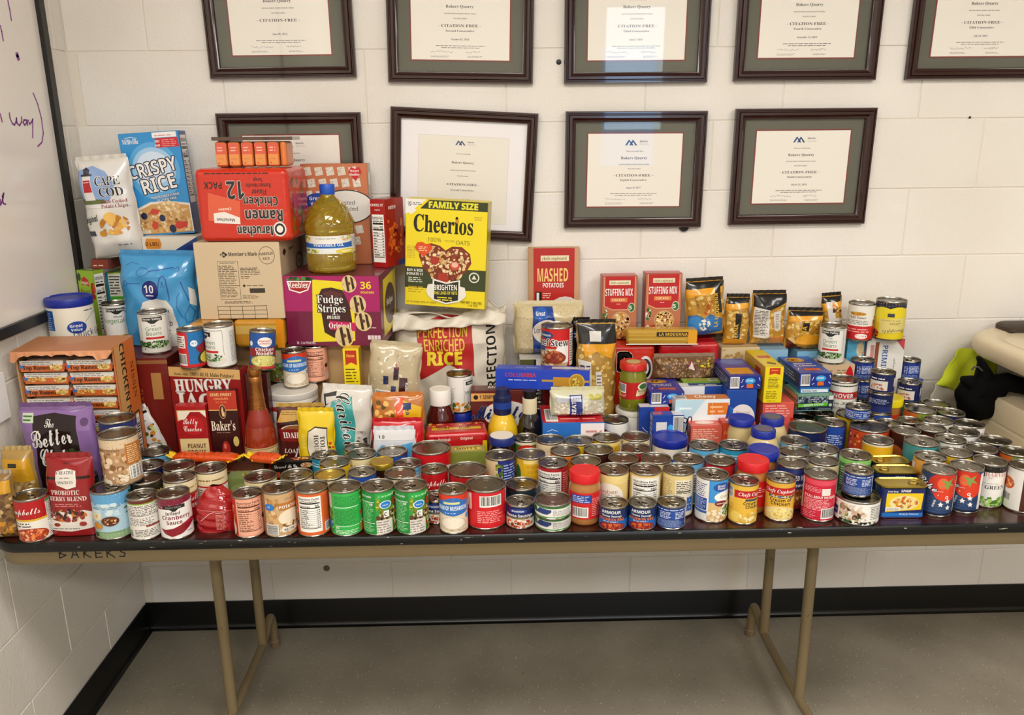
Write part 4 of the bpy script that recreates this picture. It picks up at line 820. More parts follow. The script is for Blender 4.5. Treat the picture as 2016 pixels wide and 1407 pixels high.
 'shortblue': ('#2a6a9a', [('r', -1, .7, 2, .3, '#17262c'), ('l', -.8, .2, 1.6, .4, 4, '#9ac0d8')]), 'tuna': ('#20469a', [('l', -.95, .1, 1.9, .8, 5, '#dfe4ee'), ('r', -.2, .2, .5, .6, '#24489a'), ('l', -.15, .3, .4, .4, 2, WH)]),
 'tunapic': ('#141d52', [('r', -.7, .1, 1.0, .55, '#d8d0c4'), ('f', -.2, .28, .4, .2, ['#c9785a', '#e0b090', '#a8583c'], 20, 3), ('l', -.6, .7, .9, .16, 1, WH), ('r', .7, .3, .18, .5, '#e4e2dc')]), 'teal': ('#3a9a94', [('r', -1, .7, 2, .1, '#bfe4dc'), ('l', -.5, .3, 1.2, .3, 2, WH)]),
 'greenyel': ('#7a8a2c', [('r', -1, .6, .9, .4, '#c9601e'), ('g', -1, .0, 2, .6, ['#8aa83a', '#c9781e', '#d9b43a'], 40, 6)]), 'orangelab': ('#c8481c', [('g', -1, .5, 2, .45, ['#e8702c', '#b8381c', '#f0a05a', '#7a1c14'], 60, 4)]),
 'goldvit': ('#d98a1e', [('r', -1, .86, 2, .14, '#b84a1c'), ('r', -.2, .0, 1.2, .8, '#e8e0cc'), ('l', -.15, .1, 1.1, .64, 6, '#6a5a44')]), 'yelband': ('#e4dcc4', [('r', -1, .60, 2, .36, '#e0a81c'), ('p', [(-1, .5), (-1, .7), (1, .7), (1, .62), (0, .48)], '#c9741c'), ('l', -.5, .1, 1.2, .3, 4, '#7a6a54')]),
 'tealbig': ('#3f8a8c', [('g', -1, .0, 1, .7, ['#7a3a1c', '#c9a43a', '#2a5a34'], 30, 7), ('r', .1, .1, .8, .6, '#e0e4da')]), 'hanover': ('#e8e4d8', [('r', -1, .9, 2, .04, '#2a2420'), ('r', -1, .48, 2, .24, '#b4242a'), ('r', -1, .50, 2, .01, '#e8d8c0'), ('t', 'HANOVER', .0, .535, .13, WH, 'sb', {'w': 1.9}), ('t', 'Garden Kitchen', .1, .3, .12, '#1c1a18', 'sc', {'w': 1.6}), ('t', 'BLUE LAKE', .1, .16, .06, '#1c1a18', 's', {'w': .8})]),
 'chili': ('#e6e2d8', [('r', -1, .0, 2, .4, '#c41c22'), ('e', -.1, .76, .4, .06, '#d9a03a'), ('t', 'The Allens', -.1, .735, .07, '#8a4a1c', 'si', {'w': .9}), ('t', 'Chili Sauce', -.1, .62, .07, '#3a2a20', 's', {'w': 1.}), ('l', -.7, .44, 1.2, .14, 3, '#7a7268'), ('l', -.7, .2, 1.3, .14, 2, '#f0b0a8'), ('e', .15, .1, .3, .08, '#efe0d8'), ('f', .85, .5, .14, .2, ['#a8401c', '#d9862c'], 14, 4)]),
 'pineup': ('#dcc41e', [('r', -1, .84, 2, .16, '#1a1f3c'), ('r', -.05, .86, .9, .06, '#0f1228'), ('e', -.3, .64, .5, .24, '#e6d22a'), ('e', .35, .6, .6, .3, '#e2cc1e'), ('r', -.1, .62, .28, .1, '#3a3a4a'), ('p', [(-.45, .55), (.75, .6), (.78, .22), (-.4, .14)], '#d9c878'), ('t', 'Pineapple', .2, .26, .09, '#7a6424', 'sc', {'rot': 184, 'w': None}), ('t', 'slices', .2, .46, .08, '#7a6424', 'sc', {'rot': 184, 'w': None}), ('l', -.3, .5, .9, .04, 1, '#a8923a'), ('f', -.7, .12, .3, .12, ['#8a2c1c', '#a83a20', '#6a1c14'], 24, 4)]),
 'viennalong': ('#1b2f78', [('l', -.2, .3, .5, .5, 6, '#c8d4ea'), ('r', .0, .3, .8, .56, '#24489a'), ('l', .05, .34, .7, .48, 6, '#e4e8f2'), ('l', -.5, .06, 1.3, .2, 3, '#8aa0cc')]),
 'facts': ('#dfe0e2', [('t', 'Facts', .6, .82, .06, '#2a3a7a', 'sb'), ('l', .2, .3, .7, .45, 8, '#6a6a7a')]), 'kidney': ('#1e4a8c', [('r', -1, .9, 2, .1, '#dfe4ea'), ('e', .1, .74, .4, .1, '#e8e4dc'), ('t', 'Dark', .3, .5, .07, RED, 'sb'), ('r', -1, .34, 2, .12, '#e4dcd0'), ('t', 'Kidney', .2, .38, .08, '#8a1c1c', 'sb'), ('g', -1, .0, 2, .3, ['#c9b87a', '#8a5a34', '#d8cca0'], 40, 4)]),
 'jelcran': ('#ece8e2', [('p', [(-1, .86), (-1, .6), (-.3, .66), (.3, .44), (-1, .4)], '#5a1420'), ('p', [(-1, .9), (-.2, .78), (.2, .5), (-.4, .36), (-1, .3)], '#6a1624'), ('f', .5, .6, .3, .14, ['#8a1426', '#a82438', '#6a1020'], 24, 3)]), 'tomfresh': ('#e0d8bc', [('r', -1, .62, 2, .3, '#4a7a2c'), ('e', .0, .74, .5, .2, '#c8281c'), ('l', -.4, .2, .9, .3, 3, '#8a7a5a')]), 'delmonte': ('#15120f', [('e', -.1, .5, .6, .2, '#8a141c'), ('t', 'Del Monte', -.1, .46, .1, WH, 's', {'w': 1.0}), ('r', -.9, .75, .5, .1, '#3a7a7a')]),
})
# ---------------------------------------------------------------- front row, left to right
fc = 'food cans on the table'
for row in [
 (44, 978, 'N', 'campbell', 'red and white soup can at the left front corner of the table', 40, {'turn': -14}),
 (204, 948, 'P', 'pineapple', 'tall pineapple can with pale blue label beside the red berry pouch', 70, {}),
 (256, 977, 'S', 'nutriwhite', 'soup can turned to its white ingredients panel left of the cranberry can', 60, {}),
 (330.4, 977, 'N', 'cranberry', 'white jellied cranberry sauce can with dark red top band', 0, {'turn': 6}),
 (466.8, 976, 'S', 'chicknutri', 'salmon-pink can showing its nutrition table, right of the red plastic packet', 20, {}),
 (532.3, 961.5, 'M', 'potslice', 'sliced potatoes can with tan label in the front row', 0, {}),
 (601.2, 960.4, 'M', 'carrot', 'orange can with white nutrition panel in the front row', 0, {}),
 (670.8, 958, 'M', 'greennut', 'green can showing an all-green nutrition panel, next to the orange can', 0, {}),
 (737.2, 955.4, 'M', 'greenpix', 'middle one of the three green vegetable cans in the front row', 35, {}),
 (813, 957.6, 'M', 'greenpix', 'green vegetable can left of the cream of mushroom can', -50, {'turn': 3}),
 (851, 976, 'V', 'vienna', 'small sausage can squeezed behind the last green vegetable can', 20, {}),
 (896.7, 960.8, 'S', 'mushroom', 'cream of mushroom soup can in the front row with blue shield label', 15, {}),
 (956.5, 953, 'B', 'redmeat', 'wide bright red can with barcode behind the cream of mushroom soup', 0, {}),
 (1020.6, 983.1, 'V', 'vienna', 'small dark blue sausage can standing beside the green stacked tuna cans', 5, {}),
 (1208, 987.3, 'V', 'armour', 'small bourbon sausage can next to the red-lidded peanut butter jar', 60, {'turn': -4}),
 (1266, 988.4, 'V', 'armour', 'small bourbon sausage can in the middle of three small blue cans', 25, {}),
 (1324.8, 988.4, 'V', 'blueback', 'small blue can turned to its text side, right of the bourbon sausage cans', 50, {}),
 (1403.4, 930.6, 'M', 'gvgreen', 'green beans can with half white and half blue label', 30, {}),
 (1466.3, 942, 'S', 'creamchk2', 'cream of chicken soup can turned so its barcode shows', 20, {}),
 (1537.8, 937, 'S', 'creamchk', 'cream of chicken soup can with its label facing front', 50, {}),
 (1616, 929, 'M', 'tomred', 'crimson can with white square, barcode and small print in front row', 0, {}),
 (1850.5, 920.3, 'M', 'ripe', 'front tomato can with stars on denim blue label, beside the ham tin', 0, {}),
 (1903.8, 914.4, 'M', 'ripe', 'back tomato can of the two with stars, next to the cut green beans', 0, {'turn': -18}),
 (1957.8, 905.5, 'M', 'harvest', 'cut green beans can with black top band and white label', 0, {}),
 (2013, 913, 'M', 'whiteorange', 'white can with orange picture at the right edge of the photo', 0, {'turn': -10}),
 (233, 594, 'M', 'clovmix', 'mixed vegetables can standing behind the orange noodle case', 0, {'base': 1.0686, 'turn': 4}),
 (299, 611, 'M', 'clovgb', 'green beans can standing on the dark red moving carton', 0, {'base': 1.0686, 'turn': 0}),
 # second and further rows, left part
 (283.7, 940.5, 'M', 'passion', 'black can with gold serif lettering behind the ingredients can', 0, {}),
 (351.6, 940.5, 'M', 'campcream', 'cream-topped red soup can right behind the cranberry sauce can', 40, {}),
 (282.7, 914, 'M', 'navy', 'can with ring-pull lid directly behind the black gold-lettered can', 40, {}),
 (348.6, 913, 'M', 'cream2', 'can with green reflection in its lid, second row from the left', 0, {}),
 (412, 917, 'M', 'campback', 'cream-banded soup can showing white panel behind the red packet', 20, {}),
 (317, 886, 'M', 'ltblue', 'light blue can leaning against the tilted salad topping bag', 0, {}),
 (207.5, 832, 'P', 'potwhole', 'tall whole potatoes can in front of the purple chip bag', 0, {'turn': 8, 'base': TZ+.1130, 'at': PY(209, 832, -.683)}),
 (236, 803, 'P', 'beansblue', 'tall baked beans can behind the whole potatoes can', 0, {'turn': 25, 'base': TZ+.1130, 'at': PY(228, 805, -.600)}),
 (158, 935, 'M', 'darkgreen', 'dark green can half hidden behind the red berry pouch', 60, {}),
 (507.2, 938.7, 'M', 'cream', 'cream-banded can with ring pull behind the sliced potatoes can', 10, {}),
 (577.5, 935.3, 'M', 'cream2', 'can with ring-pull lid between the sliced potatoes and orange cans', -60, {}),
 (645.3, 934, 'M', 'cream', 'can with golden lid and red reflection behind the green cans', 0, {'gold': True}),
 (789, 930, 'M', 'cream2', 'beige-labelled can behind the gap between two green vegetable cans', 0, {}),
 (666.5, 909.7, 'M', 'yellow', 'yellow-labelled can with plain lid in front of the turquoise can', 0, {}),
 (802.7, 905.6, 'S', 'ltblue', 'light blue soup can with ring pull left of the red soup can', 20, {}),
 (711.4, 890.8, 'M', 'cream', 'can with ring-pull lid and cream label behind the olive jar', 50, {}),
 (773, 891, 'M', 'blue', 'can whose lid mirrors the blue dressing packet standing behind it', 0, {}),
 (706.9, 869.4, 'S', 'yellow', 'can with yellow rim in front of the teal coffee bag', 30, {}),
 (640.7, 882.8, 'S', 'turq', 'turquoise can with dark green picture by the yellow morsels bag', -30, {}),
 (844.4, 881, 'L', 'redarc', 'wide red can with white arc below the red snack bag', 0, {}),
 (854.4, 925.8, 'S', 'campbell', 'red soup can with white script, left of the widest plain lid', -20, {'turn': 20}),
 (920, 922, 'B', 'red', 'wide plain-lidded can right of the script-labelled red soup can', 0, {}),
 (984.6, 893.5, 'M', 'beanblue', 'green beans can with blue ingredients panel beside the yellow corn can', 0, {}),
 (1044.4, 891.5, 'M', 'corn', 'yellow corn can with a green leaf on its label', 0, {}),
 (1089, 908, 'M', 'sourednut', 'red can turned to its white nutrition table beside the peanut butter', -50, {}),
 (1028, 951, 'K', 'shortblue', 'low wide can with blue band behind the small sausage can', 0, {}),
 (1038, 856, 'S', 'tomfresh', 'can with red tomato picture between grape jelly and cereal box', 0, {}),
 (1083, 863, 'M', 'cream2', 'leftmost can in the row under the blue cereal box, blue glint on lid', 0, {}),
 (1140, 865, 'M', 'yellow', 'second can in the row under the blue cereal box, pale blue lid', 0, {}),
 (1194, 859, 'M', 'corn', 'can with pinkish lid under the right end of the blue cereal box', 0, {}),
 (1251.8, 857, 'M', 'cream', 'plain-lidded can in front of the blue pasta dinner boxes', 0, {}),
 (1112.5, 884.5, 'M', 'orange', 'plain-lidded can behind the red can with nutrition table', 0, {}),
 (1178, 882.7, 'M', 'brown', 'plain-lidded can behind the peanut butter jar, third row', 0, {}),
 (1252, 880, 'M', 'red', 'can with ring-pull lid left of the blue-lidded frosting tub', 5, {}),
 (1153, 905, 'M', 'orange', 'can whose lid peeks over the red peanut butter lid', 0, {}),
 (1226, 901, 'M', 'brown', 'plain-lidded can behind the spaghetti rings can', 0, {}),
 (1291.7, 900, 'M', 'cream', 'plain-lidded can just below the blue-lidded frosting tub', 0, {}),
 (1355, 902.2, 'M', 'ltblue', 'light blue can with ring pull right below the frosting tub', -60, {}),
 (1416, 903.3, 'M', 'red', 'red-labelled can behind the half blue green beans can', 0, {}),
 (1386.6, 873.8, 'M', 'ltblue', 'light blue can with pink glint on lid in front of the left taco box', 10, {}),
 (1444.4, 873.8, 'M', 'turq', 'blue can with ring pull in front of the right taco box', 30, {}),
 (1209.6, 919.6, 'M', 'spag', 'spaghetti rings can with round cream badge', 5, {}),
 (1269.8, 921.8, 'M', 'spagnut', 'cream pasta can turned to its nutrition table', -70, {}),
 (1335.3, 924, 'M', 'spagback', 'cream pasta can turned to its recipe text side', 60, {}),
 (1215, 821, 'M', 'jelcran', 'whole cranberry sauce can with berries on white label', 0, {}),
 # right field
 (1584.7, 838, 'L', 'navy', 'widest can with olive-coloured embossed lid', 0, {}),
 (1580.5, 819, 'S', 'greenlab', 'greenish-rimmed can behind the widest embossed lid', 0, {}),
 (1566, 864.7, 'M', 'ltblue', 'can with ring pull just below the embossed olive lid', -10, {}),
 (1563.9, 887, 'M', 'white', 'can with pale plain lid right of the blue peanut butter lid', 0, {}),
 (1620.8, 880.7, 'M', 'white', 'can with ring pull left of the golden lettered lid', -15, {}),
 (1559.4, 908.5, 'M', 'beansblue', 'baked beans can with navy top behind the cream of chicken soup', 0, {}),
 (1620.8, 903.6, 'M', 'cream', 'plain-lidded can right behind the crimson can', 0, {}),
 (1685.4, 892.6, 'M', 'greenlab', 'green-rimmed can with ring pull above the small stacked blue can', -20, {}),
 (1731.3, 865.5, 'M', 'yelband', 'can with deep yellow band and plain pale lid', 0, {}),
 (1709.7, 835, 'L', 'orangelab', 'wide can with orange-red picture label behind the yellow-banded can', 0, {}),
 (1638.9, 829.4, 'M', 'blue', 'blue can with ring pull in front of the smoked oysters box', -30, {}),
 (1619, 810, 'S', 'darkgreen', 'dark can shaded under the front of the smoked oysters box', -20, {}),
 (1685, 808, 'L', 'yellow', 'wide yellow can carrying a small blue tuna can', 0, {}),
 (1812, 800.5, 'P', 'greenyel', 'wide can with green and orange label right of the yellow lid', 0, {}),
 (1846, 793, 'M', 'brown', 'rearmost can at the right, in front of the grey vest trim', 0, {}),
 (1878.8, 808, 'M', 'navy', 'rear can with ring pull below the black jacket', 40, {}),
 (1855.4, 825, 'M', 'white', 'can with ring pull one row before the rearmost right cans', -10, {}),
 (1919.4, 829.4, 'M', 'facts', 'white-labelled can with blue print nearest the cream cart', 0, {}),
 (1833, 840, 'M', 'brown', 'plain grey-lidded can in the third row from the back right', 0, {}),
 (1899, 846.4, 'M', 'white', 'can with the brightest white lid in the right field', 0, {}),
 (1790, 826, 'S', 'brown', 'can with dark ring pull right of the wide orange can', 0, {}),
 (1783, 845.3, 'M', 'brown', 'dark brown can right behind the yellow-banded can', 0, {}),
 (1751, 822, 'S', 'red', 'can with reddish lid below the yellow-lidded peanut butter', 0, {}),
 (1814.9, 866, 'P', 'tealbig', 'wide teal can with ring pull behind the ham tins', -10, {}),
 (1871.4, 862, 'M', 'white', 'can with large ring pull in the middle of the right field', 25, {}),
 (1961, 865.5, 'M', 'navy', 'plain-lidded can at the far right beside the cream cart shelf', 0, {}),
 (1934.3, 880.5, 'M', 'navy', 'plain grey lid behind the cut green beans can', 0, {}),
 (1999, 886, 'M', 'greenyel', 'can with yellow-green label near the right photo edge', 0, {}),
 (1882, 888, 'M', 'yellow', 'plain-lidded can behind the back starry tomato can', 0, {}),
 (1826, 895.4, 'M', 'peach', 'peach can with orange fruit label behind the front tomato can', 50, {}),
]:
    x, y, k, ar, lb, rg, kw = row
    can(x, y, k, ar, lb, rg, **kw)
_p = PY(209, 832, -.683); _q = PY(228, 805, -.600)
for _c, _l in ((_p, 'can hidden under the whole potatoes can'), (_q, 'can hidden under the baked beans can')):
    _o = empty('food_can', (_c[0], _c[1], TZ)); tag(_o, _l, 'can'); CANS['Y'] = (.038, .1126)
    for _m, _n in zip(can_meshes('Y')[:2], ('can_body', 'lid')): link(bpy.data.objects.new(_n, _m), _o)
    link(bpy.data.objects.new('label', can_label('navy', 'Y')), _o)
# stacks of small cans
can(1085.6, 1003, 'U', 'chicklunch', 'lower of two green and white tuna cans stacked in front', 0)
can(1085.6, 979, 'U', 'chicklunch', 'upper green and white tuna can of the front stack', 0, base=TZ+.0372)
can(710.3, 954, 'V', 'navy', 'lower small blue can under the bright ring-pull lid', 0)
can(710.3, 927.3, 'V', 'blue', 'upper small can with bright lid between golden lid and green can', 30, base=TZ+.0602)
can(1692.4, 972, 'X', 'chkbreast', 'low wide chicken can under the small blue can', 0)
can(1693.2, 921.8, 'V', 'blueback', 'small blue can standing on the wide chicken can', 80, base=TZ+.0602)
can(1691, 793, 'T', 'tuna', 'small blue tuna can standing on the wide yellow can', 10, base=TZ+.1178)
# ================================================================ jars, bottles and tubs
def jpos(px, py, z): return PZ(px, py, z)
def table_pt(px, py_top, h, base=TZ):
    p = PZ(px, py_top, base+h); return (p[0], p[1], base)
def lidprof(r, z, h, rim=.0015):
    return [(.0001, z), (r-rim, z), (r, z+.001), (r, z+h-.002), (r-.0015, z+h), (r*.86, z+h), (r*.84, z+h-.0008), (.0001, z+h-.0008)]
PBUT = pm('peanut_butter', '#a9713a', .3, coat=.7); REDL = pm('red_lid', '#c8171c', .38, bump=(220, .25, .001)); BLUL = pm('blue_lid', '#17288f', .36); YELL = pm('yellow_lid', '#e6cf14', .35)
def pbjar(px, py, lidm, spec, label, lr=.0335, br=.0380, h=.128, bg='#c81f22', body=None):
    p = table_pt(px, py, h); r = br
    pr = [(.0001, 0), (r-.004, 0), (r-.001, .003), (r, .008), (r, h-.040), (r-.001, h-.034), (lr-.002, h-.026), (lr-.002, h-.012)]
    return jar('spread_jar', label, 'jar', p, pr, body or PBUT, [('lid', lidprof(lr, h-.024, .024), lidm)], spec, r+.0004, .018, h-.062, bg=bg)
pbjar(1151, 925, REDL, [('r', -.55, .62, .85, .3, '#1d3f96'), ('l', -.5, .64, .75, .26, 4, '#c8d4f0'), ('b', -.5, .06, .66, .4), ('l', .3, .1, .6, .7, 10, '#e89a94'), ('e', .95, .6, .16, .14, '#2a62b0')], 'red-lidded peanut butter jar with barcode in the front row', .0365, .0375)
pbjar(1483, 903.5, REDL, [('r', -1, .0, 2, .3, '#c81a1a'), ('l', -.6, .4, 1.2, .4, 5, '#f0c0b8')], 'red-lidded peanut butter jar behind the two cream of chicken cans', .038, .0385)
pbjar(1504.4, 881.7, BLUL, [('l', -.6, .3, 1.2, .4, 5, WH)], 'blue-lidded peanut butter jar behind the red-lidded one', .0375, .0380, bg='#1d3f96')
pbjar(1743, 787, YELL, [('r', -1, .72, 2, .1, '#e8dcc8'), ('l', -.6, .2, 1.2, .4, 4, WH)], 'yellow-lidded peanut butter jar among the cans at the right', .0430, .0425, h=.135, bg='#d03a1c')
MAYO = pm('cream_sauce', '#c9b27e', .35, coat=.5)
for px, py, lb in ((1503.5, 843, 'front cream-coloured sauce jar with grey-centred blue lid'), (1514, 817, 'rear cream-coloured sauce jar with dull blue lid by the salmon box')):
    h = .142; p = table_pt(px, py, h)
    jar('sauce_jar', lb, 'jar', p, [(.0001, 0), (.038, 0), (.0425, .006), (.0435, .07), (.0425, .095), (.034, .116), (.030, .122), (.030, .13)], MAYO,
        [('lid', lidprof(.0315, .121, .021), BLUL), ('lid_disc', [(.0001, .1414), (.0235, .1414), (.0235, .1424), (.0001, .1424)], pm('grey_seal', '#5a5568', .5))], [('r', -.8, .2, 1.6, .5, '#e4dfd2'), ('t', 'MAYO', 0, .4, .18, '#24408f', 'sb')], .0440, .02, .07, bg='#d8cfb0')
h = .150; p = table_pt(1452, 812, h)
jar('sauce_jar', 'low blue lid of a jar beside the blue macaroni box', 'jar', p, [(.0001, 0), (.030, 0), (.033, .006), (.033, .11), (.030, .123), (.030, .14)], MAYO, [('lid', lidprof(.034, .13, .02), BLUL)], [('l', -.6, .3, 1.2, .4, 5, '#24408f')], .0334, .02, .06, bg='#e4dfd2')
# frosting tub and the drink-mix tub
def tub(px, py, r, h, label, spec, base=TZ, turn=0, lidm=None, bg='#e8e1d0', name='plastic_tub', H2=.022):
    p = PZ(px, py, base+h); p = (p[0], p[1], base)
    return jar(name, label, 'tub', p, [(.0001, 0), (r*.90, 0), (r*.92, .003), (r*.965, h-.02), (r*.965, h-.006)], pm('tub_white', '#e6dfd0', .4),
               [('lid', [(.0001, h-H2), (r*.985, h-H2), (r, h-H2+.002), (r, h-.003), (r-.0015, h), (r-.005, h), (r-.007, h-.003), (.0001, h-.003)], lidm or BLUL)], spec, r*.968, .006, h-.006-H2, rz=face_cam(p)+radians(turn), bg=bg)
GVL = lambda cx, cy, s=1: [('e', cx, cy, .30*s, .15*s, '#1c429a'), ('t', 'Great', cx, cy+.005, .075*s, WH, 'sb', {'w': .42*s}), ('t', 'Value', cx, cy-.085*s, .065*s, WH, 'sb', {'w': .4*s})]
tub(1316.5, 852.5, .0480, .10, 'cream tub with wide blue lid in front of the taco boxes', GVL(-.05, .45, 1.2)+[('d', [(.2, .1), (.25, .5), (.5, .7), (1, .72)], 1.1, '#2a2a34'), ('l', .35, .8, .35, .08, 1, '#3a3a44')], turn=0)
tub(134, 583, .0590, .150, 'round tub of quick oats with blue lid at the left wall', GVL(.05, .56, .9)+[('r', -1, .5, .42, .44, '#2456a0'), ('l', -.97, .52, .34, .38, 8, '#b8cce8'), ('t', 'Quick Grits', .55, .34, .14, '#16234f', 'r', {'w': 1.2}), ('d', [(.0, .12), (-.05, .3), (.05, .45)], .9, '#2a2a34'), ('d', [(.3, .66), (.6, .82), (1, .86)], .9, '#2a2a34'), ('e', -.25, .05, .5, .12, '#2a1c16'), ('e', -.15, .06, .42, .1, '#efe8da'), ('p', [(-.7, .3), (-.6, .34), (-.35, .12), (-.45, .08)], '#c9935a'), ('e', .2, .08, .26, .08, '#d9782c'), ('l', -.95, .02, .3, .24, 3, BK), ('l', .3, .88, .4, .05, 1, '#2a2a34')], base=1.0686, turn=6)
# big oats canister under the three cans
p = PY(575, 763, -.345); h = p[2]-TZ
jar('oats_canister', 'large round white canister with red stripe holding three cans', 'canister', (p[0], p[1]+.0, TZ), [(.0001, 0), (.066, 0), (.067, .003), (.067, h-.004), (.066, h-.002), (.0001, h-.002)], pm('tub_white', '#e6dfd0', .4),
    [('lid', [(.0001, h-.018), (.068, h-.018), (.069, h-.016), (.069, h-.002), (.067, h), (.0001, h)], pm('clear_grey_lid', '#cfcac2', .3))], [('r', -1, .86, 1.0, .06, '#c4242a'), ('t', 'OATS', -.7, .6, .12, '#8a8a90', 'r'), ('l', .5, .7, .45, .26, 7, '#3a3530'), ('g', -.9, .0, 1.8, .3, ['#c9a878', '#e0ccA0', '#b08a5a'], 40, 6)], .0674, .004, h-.024, bg='#e8e3da')
CZ = TZ+h+.0005
for x, y, k, ar, lb, tn in ((563.6, 664, 'M', 'mixveg', 'mixed vegetable can on the left of the white canister top', 0), (620, 672, 'S', 'chicknutri', 'salmon-pink soup can on the right of the white canister top', -10), (583.6, 686, 'S', 'mushroom', 'cream of mushroom soup can in front on the white canister top', 6)):
    can(x, y, k, ar, lb, 20, base=CZ, turn=tn)
# cider bottle
p = PY(502, 880, -.463); bp = (p[0], -.463, TZ); zt = PY(490, 724, bp[1])[2]-TZ; k = zt/.31
CID = pm('amber_cider', '#a8381a', .08, trans=.35, ior=1.34, coat=.8)
jar('cider_bottle', 'sparkling cider bottle with gold foil neck beside the chocolate box', 'bottle', bp, [(.0001, 0), (.036, 0), (.0405, .006), (.041, .115*k), (.038, .15*k), (.028, .185*k), (.019, .21*k), (.0155, .24*k)], CID,
    [('neck_foil', [(.0158, .215*k), (.0205, .205*k), (.0175, .24*k), (.0155, .27*k), (.0165, .275*k), (.0165, .287*k), (.0145, .29*k), (.0165, .295*k), (.0175, .302*k), (.0165, .31*k), (.0001, .31*k)], pm('gold_foil', '#a8703a', .3, .9, bump=(90, .5, .002))),
     ('neck_label', [(.0225, .202*k), (.0292, .182*k), (.0345, .163*k), (.0338, .160*k), (.028, .182*k)], pm('neck_paper', '#8a2a1c', .45))],
    [('r', -1, .0, 2, 1, '#c9b083'), ('r', -1, .94, 2, .03, '#8a6a34'), ('t', 'MARTINELLIS', .25, .66, .14, '#3a1c12', 's', {'w': 1.3, 'rot': 5}), ('e', .4, .34, .24, .2, '#a82a1c'), ('e', .52, .32, .14, .14, '#e8dcc0'), ('t', 'CIDER', 0, .08, .09, '#6a3a1c', 's')], .0416, .040, .075, bg='#c9b083')
# ketchup, mustard, barbecue sauce, grape jelly, pickles
p = PY(858, 850, -.30); zt = PY(858, 765, p[1])[2]-TZ
jar('ketchup_bottle', 'dark red ketchup bottle with white cap and white label with a tomato', 'bottle', (p[0], p[1], TZ), [(.0001, 0), (.036, 0), (.041, .006), (.042, zt*.45), (.040, zt*.60), (.030, zt*.74), (.026, zt*.78), (.026, zt*.8)], pm('ketchup', '#4a0e0a', .2, coat=.8),
    [('cap', lidprof(.0305, zt*.78, zt*.22), pm('white_cap', '#e8e3da', .4))], [('r', -.7, .08, 1.3, .84, '#e6e2d6'), ('r', -.64, .14, 1.18, .72, '#2c4a2c'), ('r', -.6, .17, 1.1, .66, '#e6e2d6'), ('e', -.1, .5, .2, .13, '#c4201c'), ('t', 'RED GOLD', -.05, .7, .09, '#1c1a16', 's', {'w': .9}), ('f', .25, .4, .2, .2, ['#2c5a2c', '#c4201c'], 8, 2), ('t', 'TOMATO KETCHUP', -.05, .2, .08, '#3a1c14', 's', {'w': 1.})], .0424, .02, zt*.42)
p = table_pt(918, 806, .118)
jar('spread_jar', 'blue-lidded peanut butter jar with a vegetable can standing on it', 'jar', p, [(.0001, 0), (.034, 0), (.0385, .006), (.0385, .08), (.037, .088), (.034, .096)], PBUT, [('lid', lidprof(.0385, .092, .026), BLUL)], [('l', -.6, .3, 1.2, .4, 4, WH)], .0389, .015, .055, bg='#c81f22')
can(918, 733, 'M', 'clovveg', 'mixed vegetable can standing on the blue-lidded jar', 0, base=TZ+.1185, turn=0)
p = PY(984, 810, -.335); zt = PY(984, 757, p[1])[2]-TZ
jar('mustard_bottle', 'yellow squeeze mustard bottle with navy cap', 'bottle', (p[0], p[1], TZ), [(.0001, 0), (.035, 0), (.041, .006), (.0415, zt*.46), (.039, zt*.53), (.029, zt*.64), (.021, zt*.69), (.019, zt*.72)], pm('mustard', '#d9b018', .28, coat=.6),
    [('cap', [(.0001, zt*.68), (.0235, zt*.68), (.0250, zt*.70), (.0245, zt*.90), (.020, zt*.92), (.019, zt), (.0001, zt)], pm('navy_cap', '#131c48', .35)), ('cap_badge', [(.0001, zt*.76), (.0252, zt*.76), (.0252, zt*.84), (.0001, zt*.84)], pm('badge_blue', '#1c3a8a', .4))],
    [('e', 0, .5, .8, .4, '#c98a18'), ('t', 'MUSTARD', 0, .45, .2, '#7a2a10', 'sb')], .0419, .03, zt*.3, bg='#d9b018')
p = PY(1047, 810, -.335); zt = PY(1047, 763, p[1])[2]-TZ
jar('sauce_bottle', 'black barbecue sauce bottle with cream neck label', 'bottle', (p[0], p[1], TZ), [(.0001, 0), (.030, 0), (.034, .006), (.034, zt*.5), (.028, zt*.62), (.017, zt*.72), (.0155, zt*.8)], pm('bbq_sauce', '#140a07', .12, coat=1),
    [('neck_label', [(.0001, zt*.72), (.0195, zt*.70), (.0200, zt*.71), (.0200, zt*.90), (.019, zt*.905), (.0001, zt*.905)], pm('cream_paper', '#dccfae', .5)), ('cap', [(.0001, zt*.9), (.017, zt*.9), (.0175, zt*.91), (.017, zt), (.0001, zt)], BLACKP)],
    [('e', .2, .5, 1.1, .5, '#dccfae'), ('t', 'Masterpiece', .1, .46, .2, '#2a1a12', 's', {'w': 1.5}), ('t', 'ORIGINAL', .1, .15, .14, '#2a1a12', 'sb', {'w': .8})], .0345, .02, zt*.3, bg='#2a1410')
p = table_pt(986, 846, .118)
jar('jelly_jar', 'dark grape jelly jar with white and blue lid below the mustard', 'jar', p, [(.0001, 0), (.029, 0), (.034, .006), (.034, .08), (.032, .088), (.0305, .094)], pm('grape_jelly', '#0e0610', .08, coat=1),
    [('lid', lidprof(.0345, .094, .022), pm('navy_lid', '#1a2a70', .35)), ('lid_disc', [(.0001, .1155), (.031, .1155), (.031, .1170), (.0001, .1170)], pm('white_lid_print', '#d8d2c8', .5))],
    [('r', -1, .0, 1.1, .8, '#e0dccf'), ('l', -.9, .1, .9, .6, 8, '#5a5a4a'), ('r', .1, .0, .9, .8, '#4a1c6a'), ('t', 'GRAPE', .55, .4, .2, WH, 'sb')], .0344, .012, .045)
p = PY(1232, 803, -.255); TH = p[2]-TZ; p = (p[0], p[1], TZ)
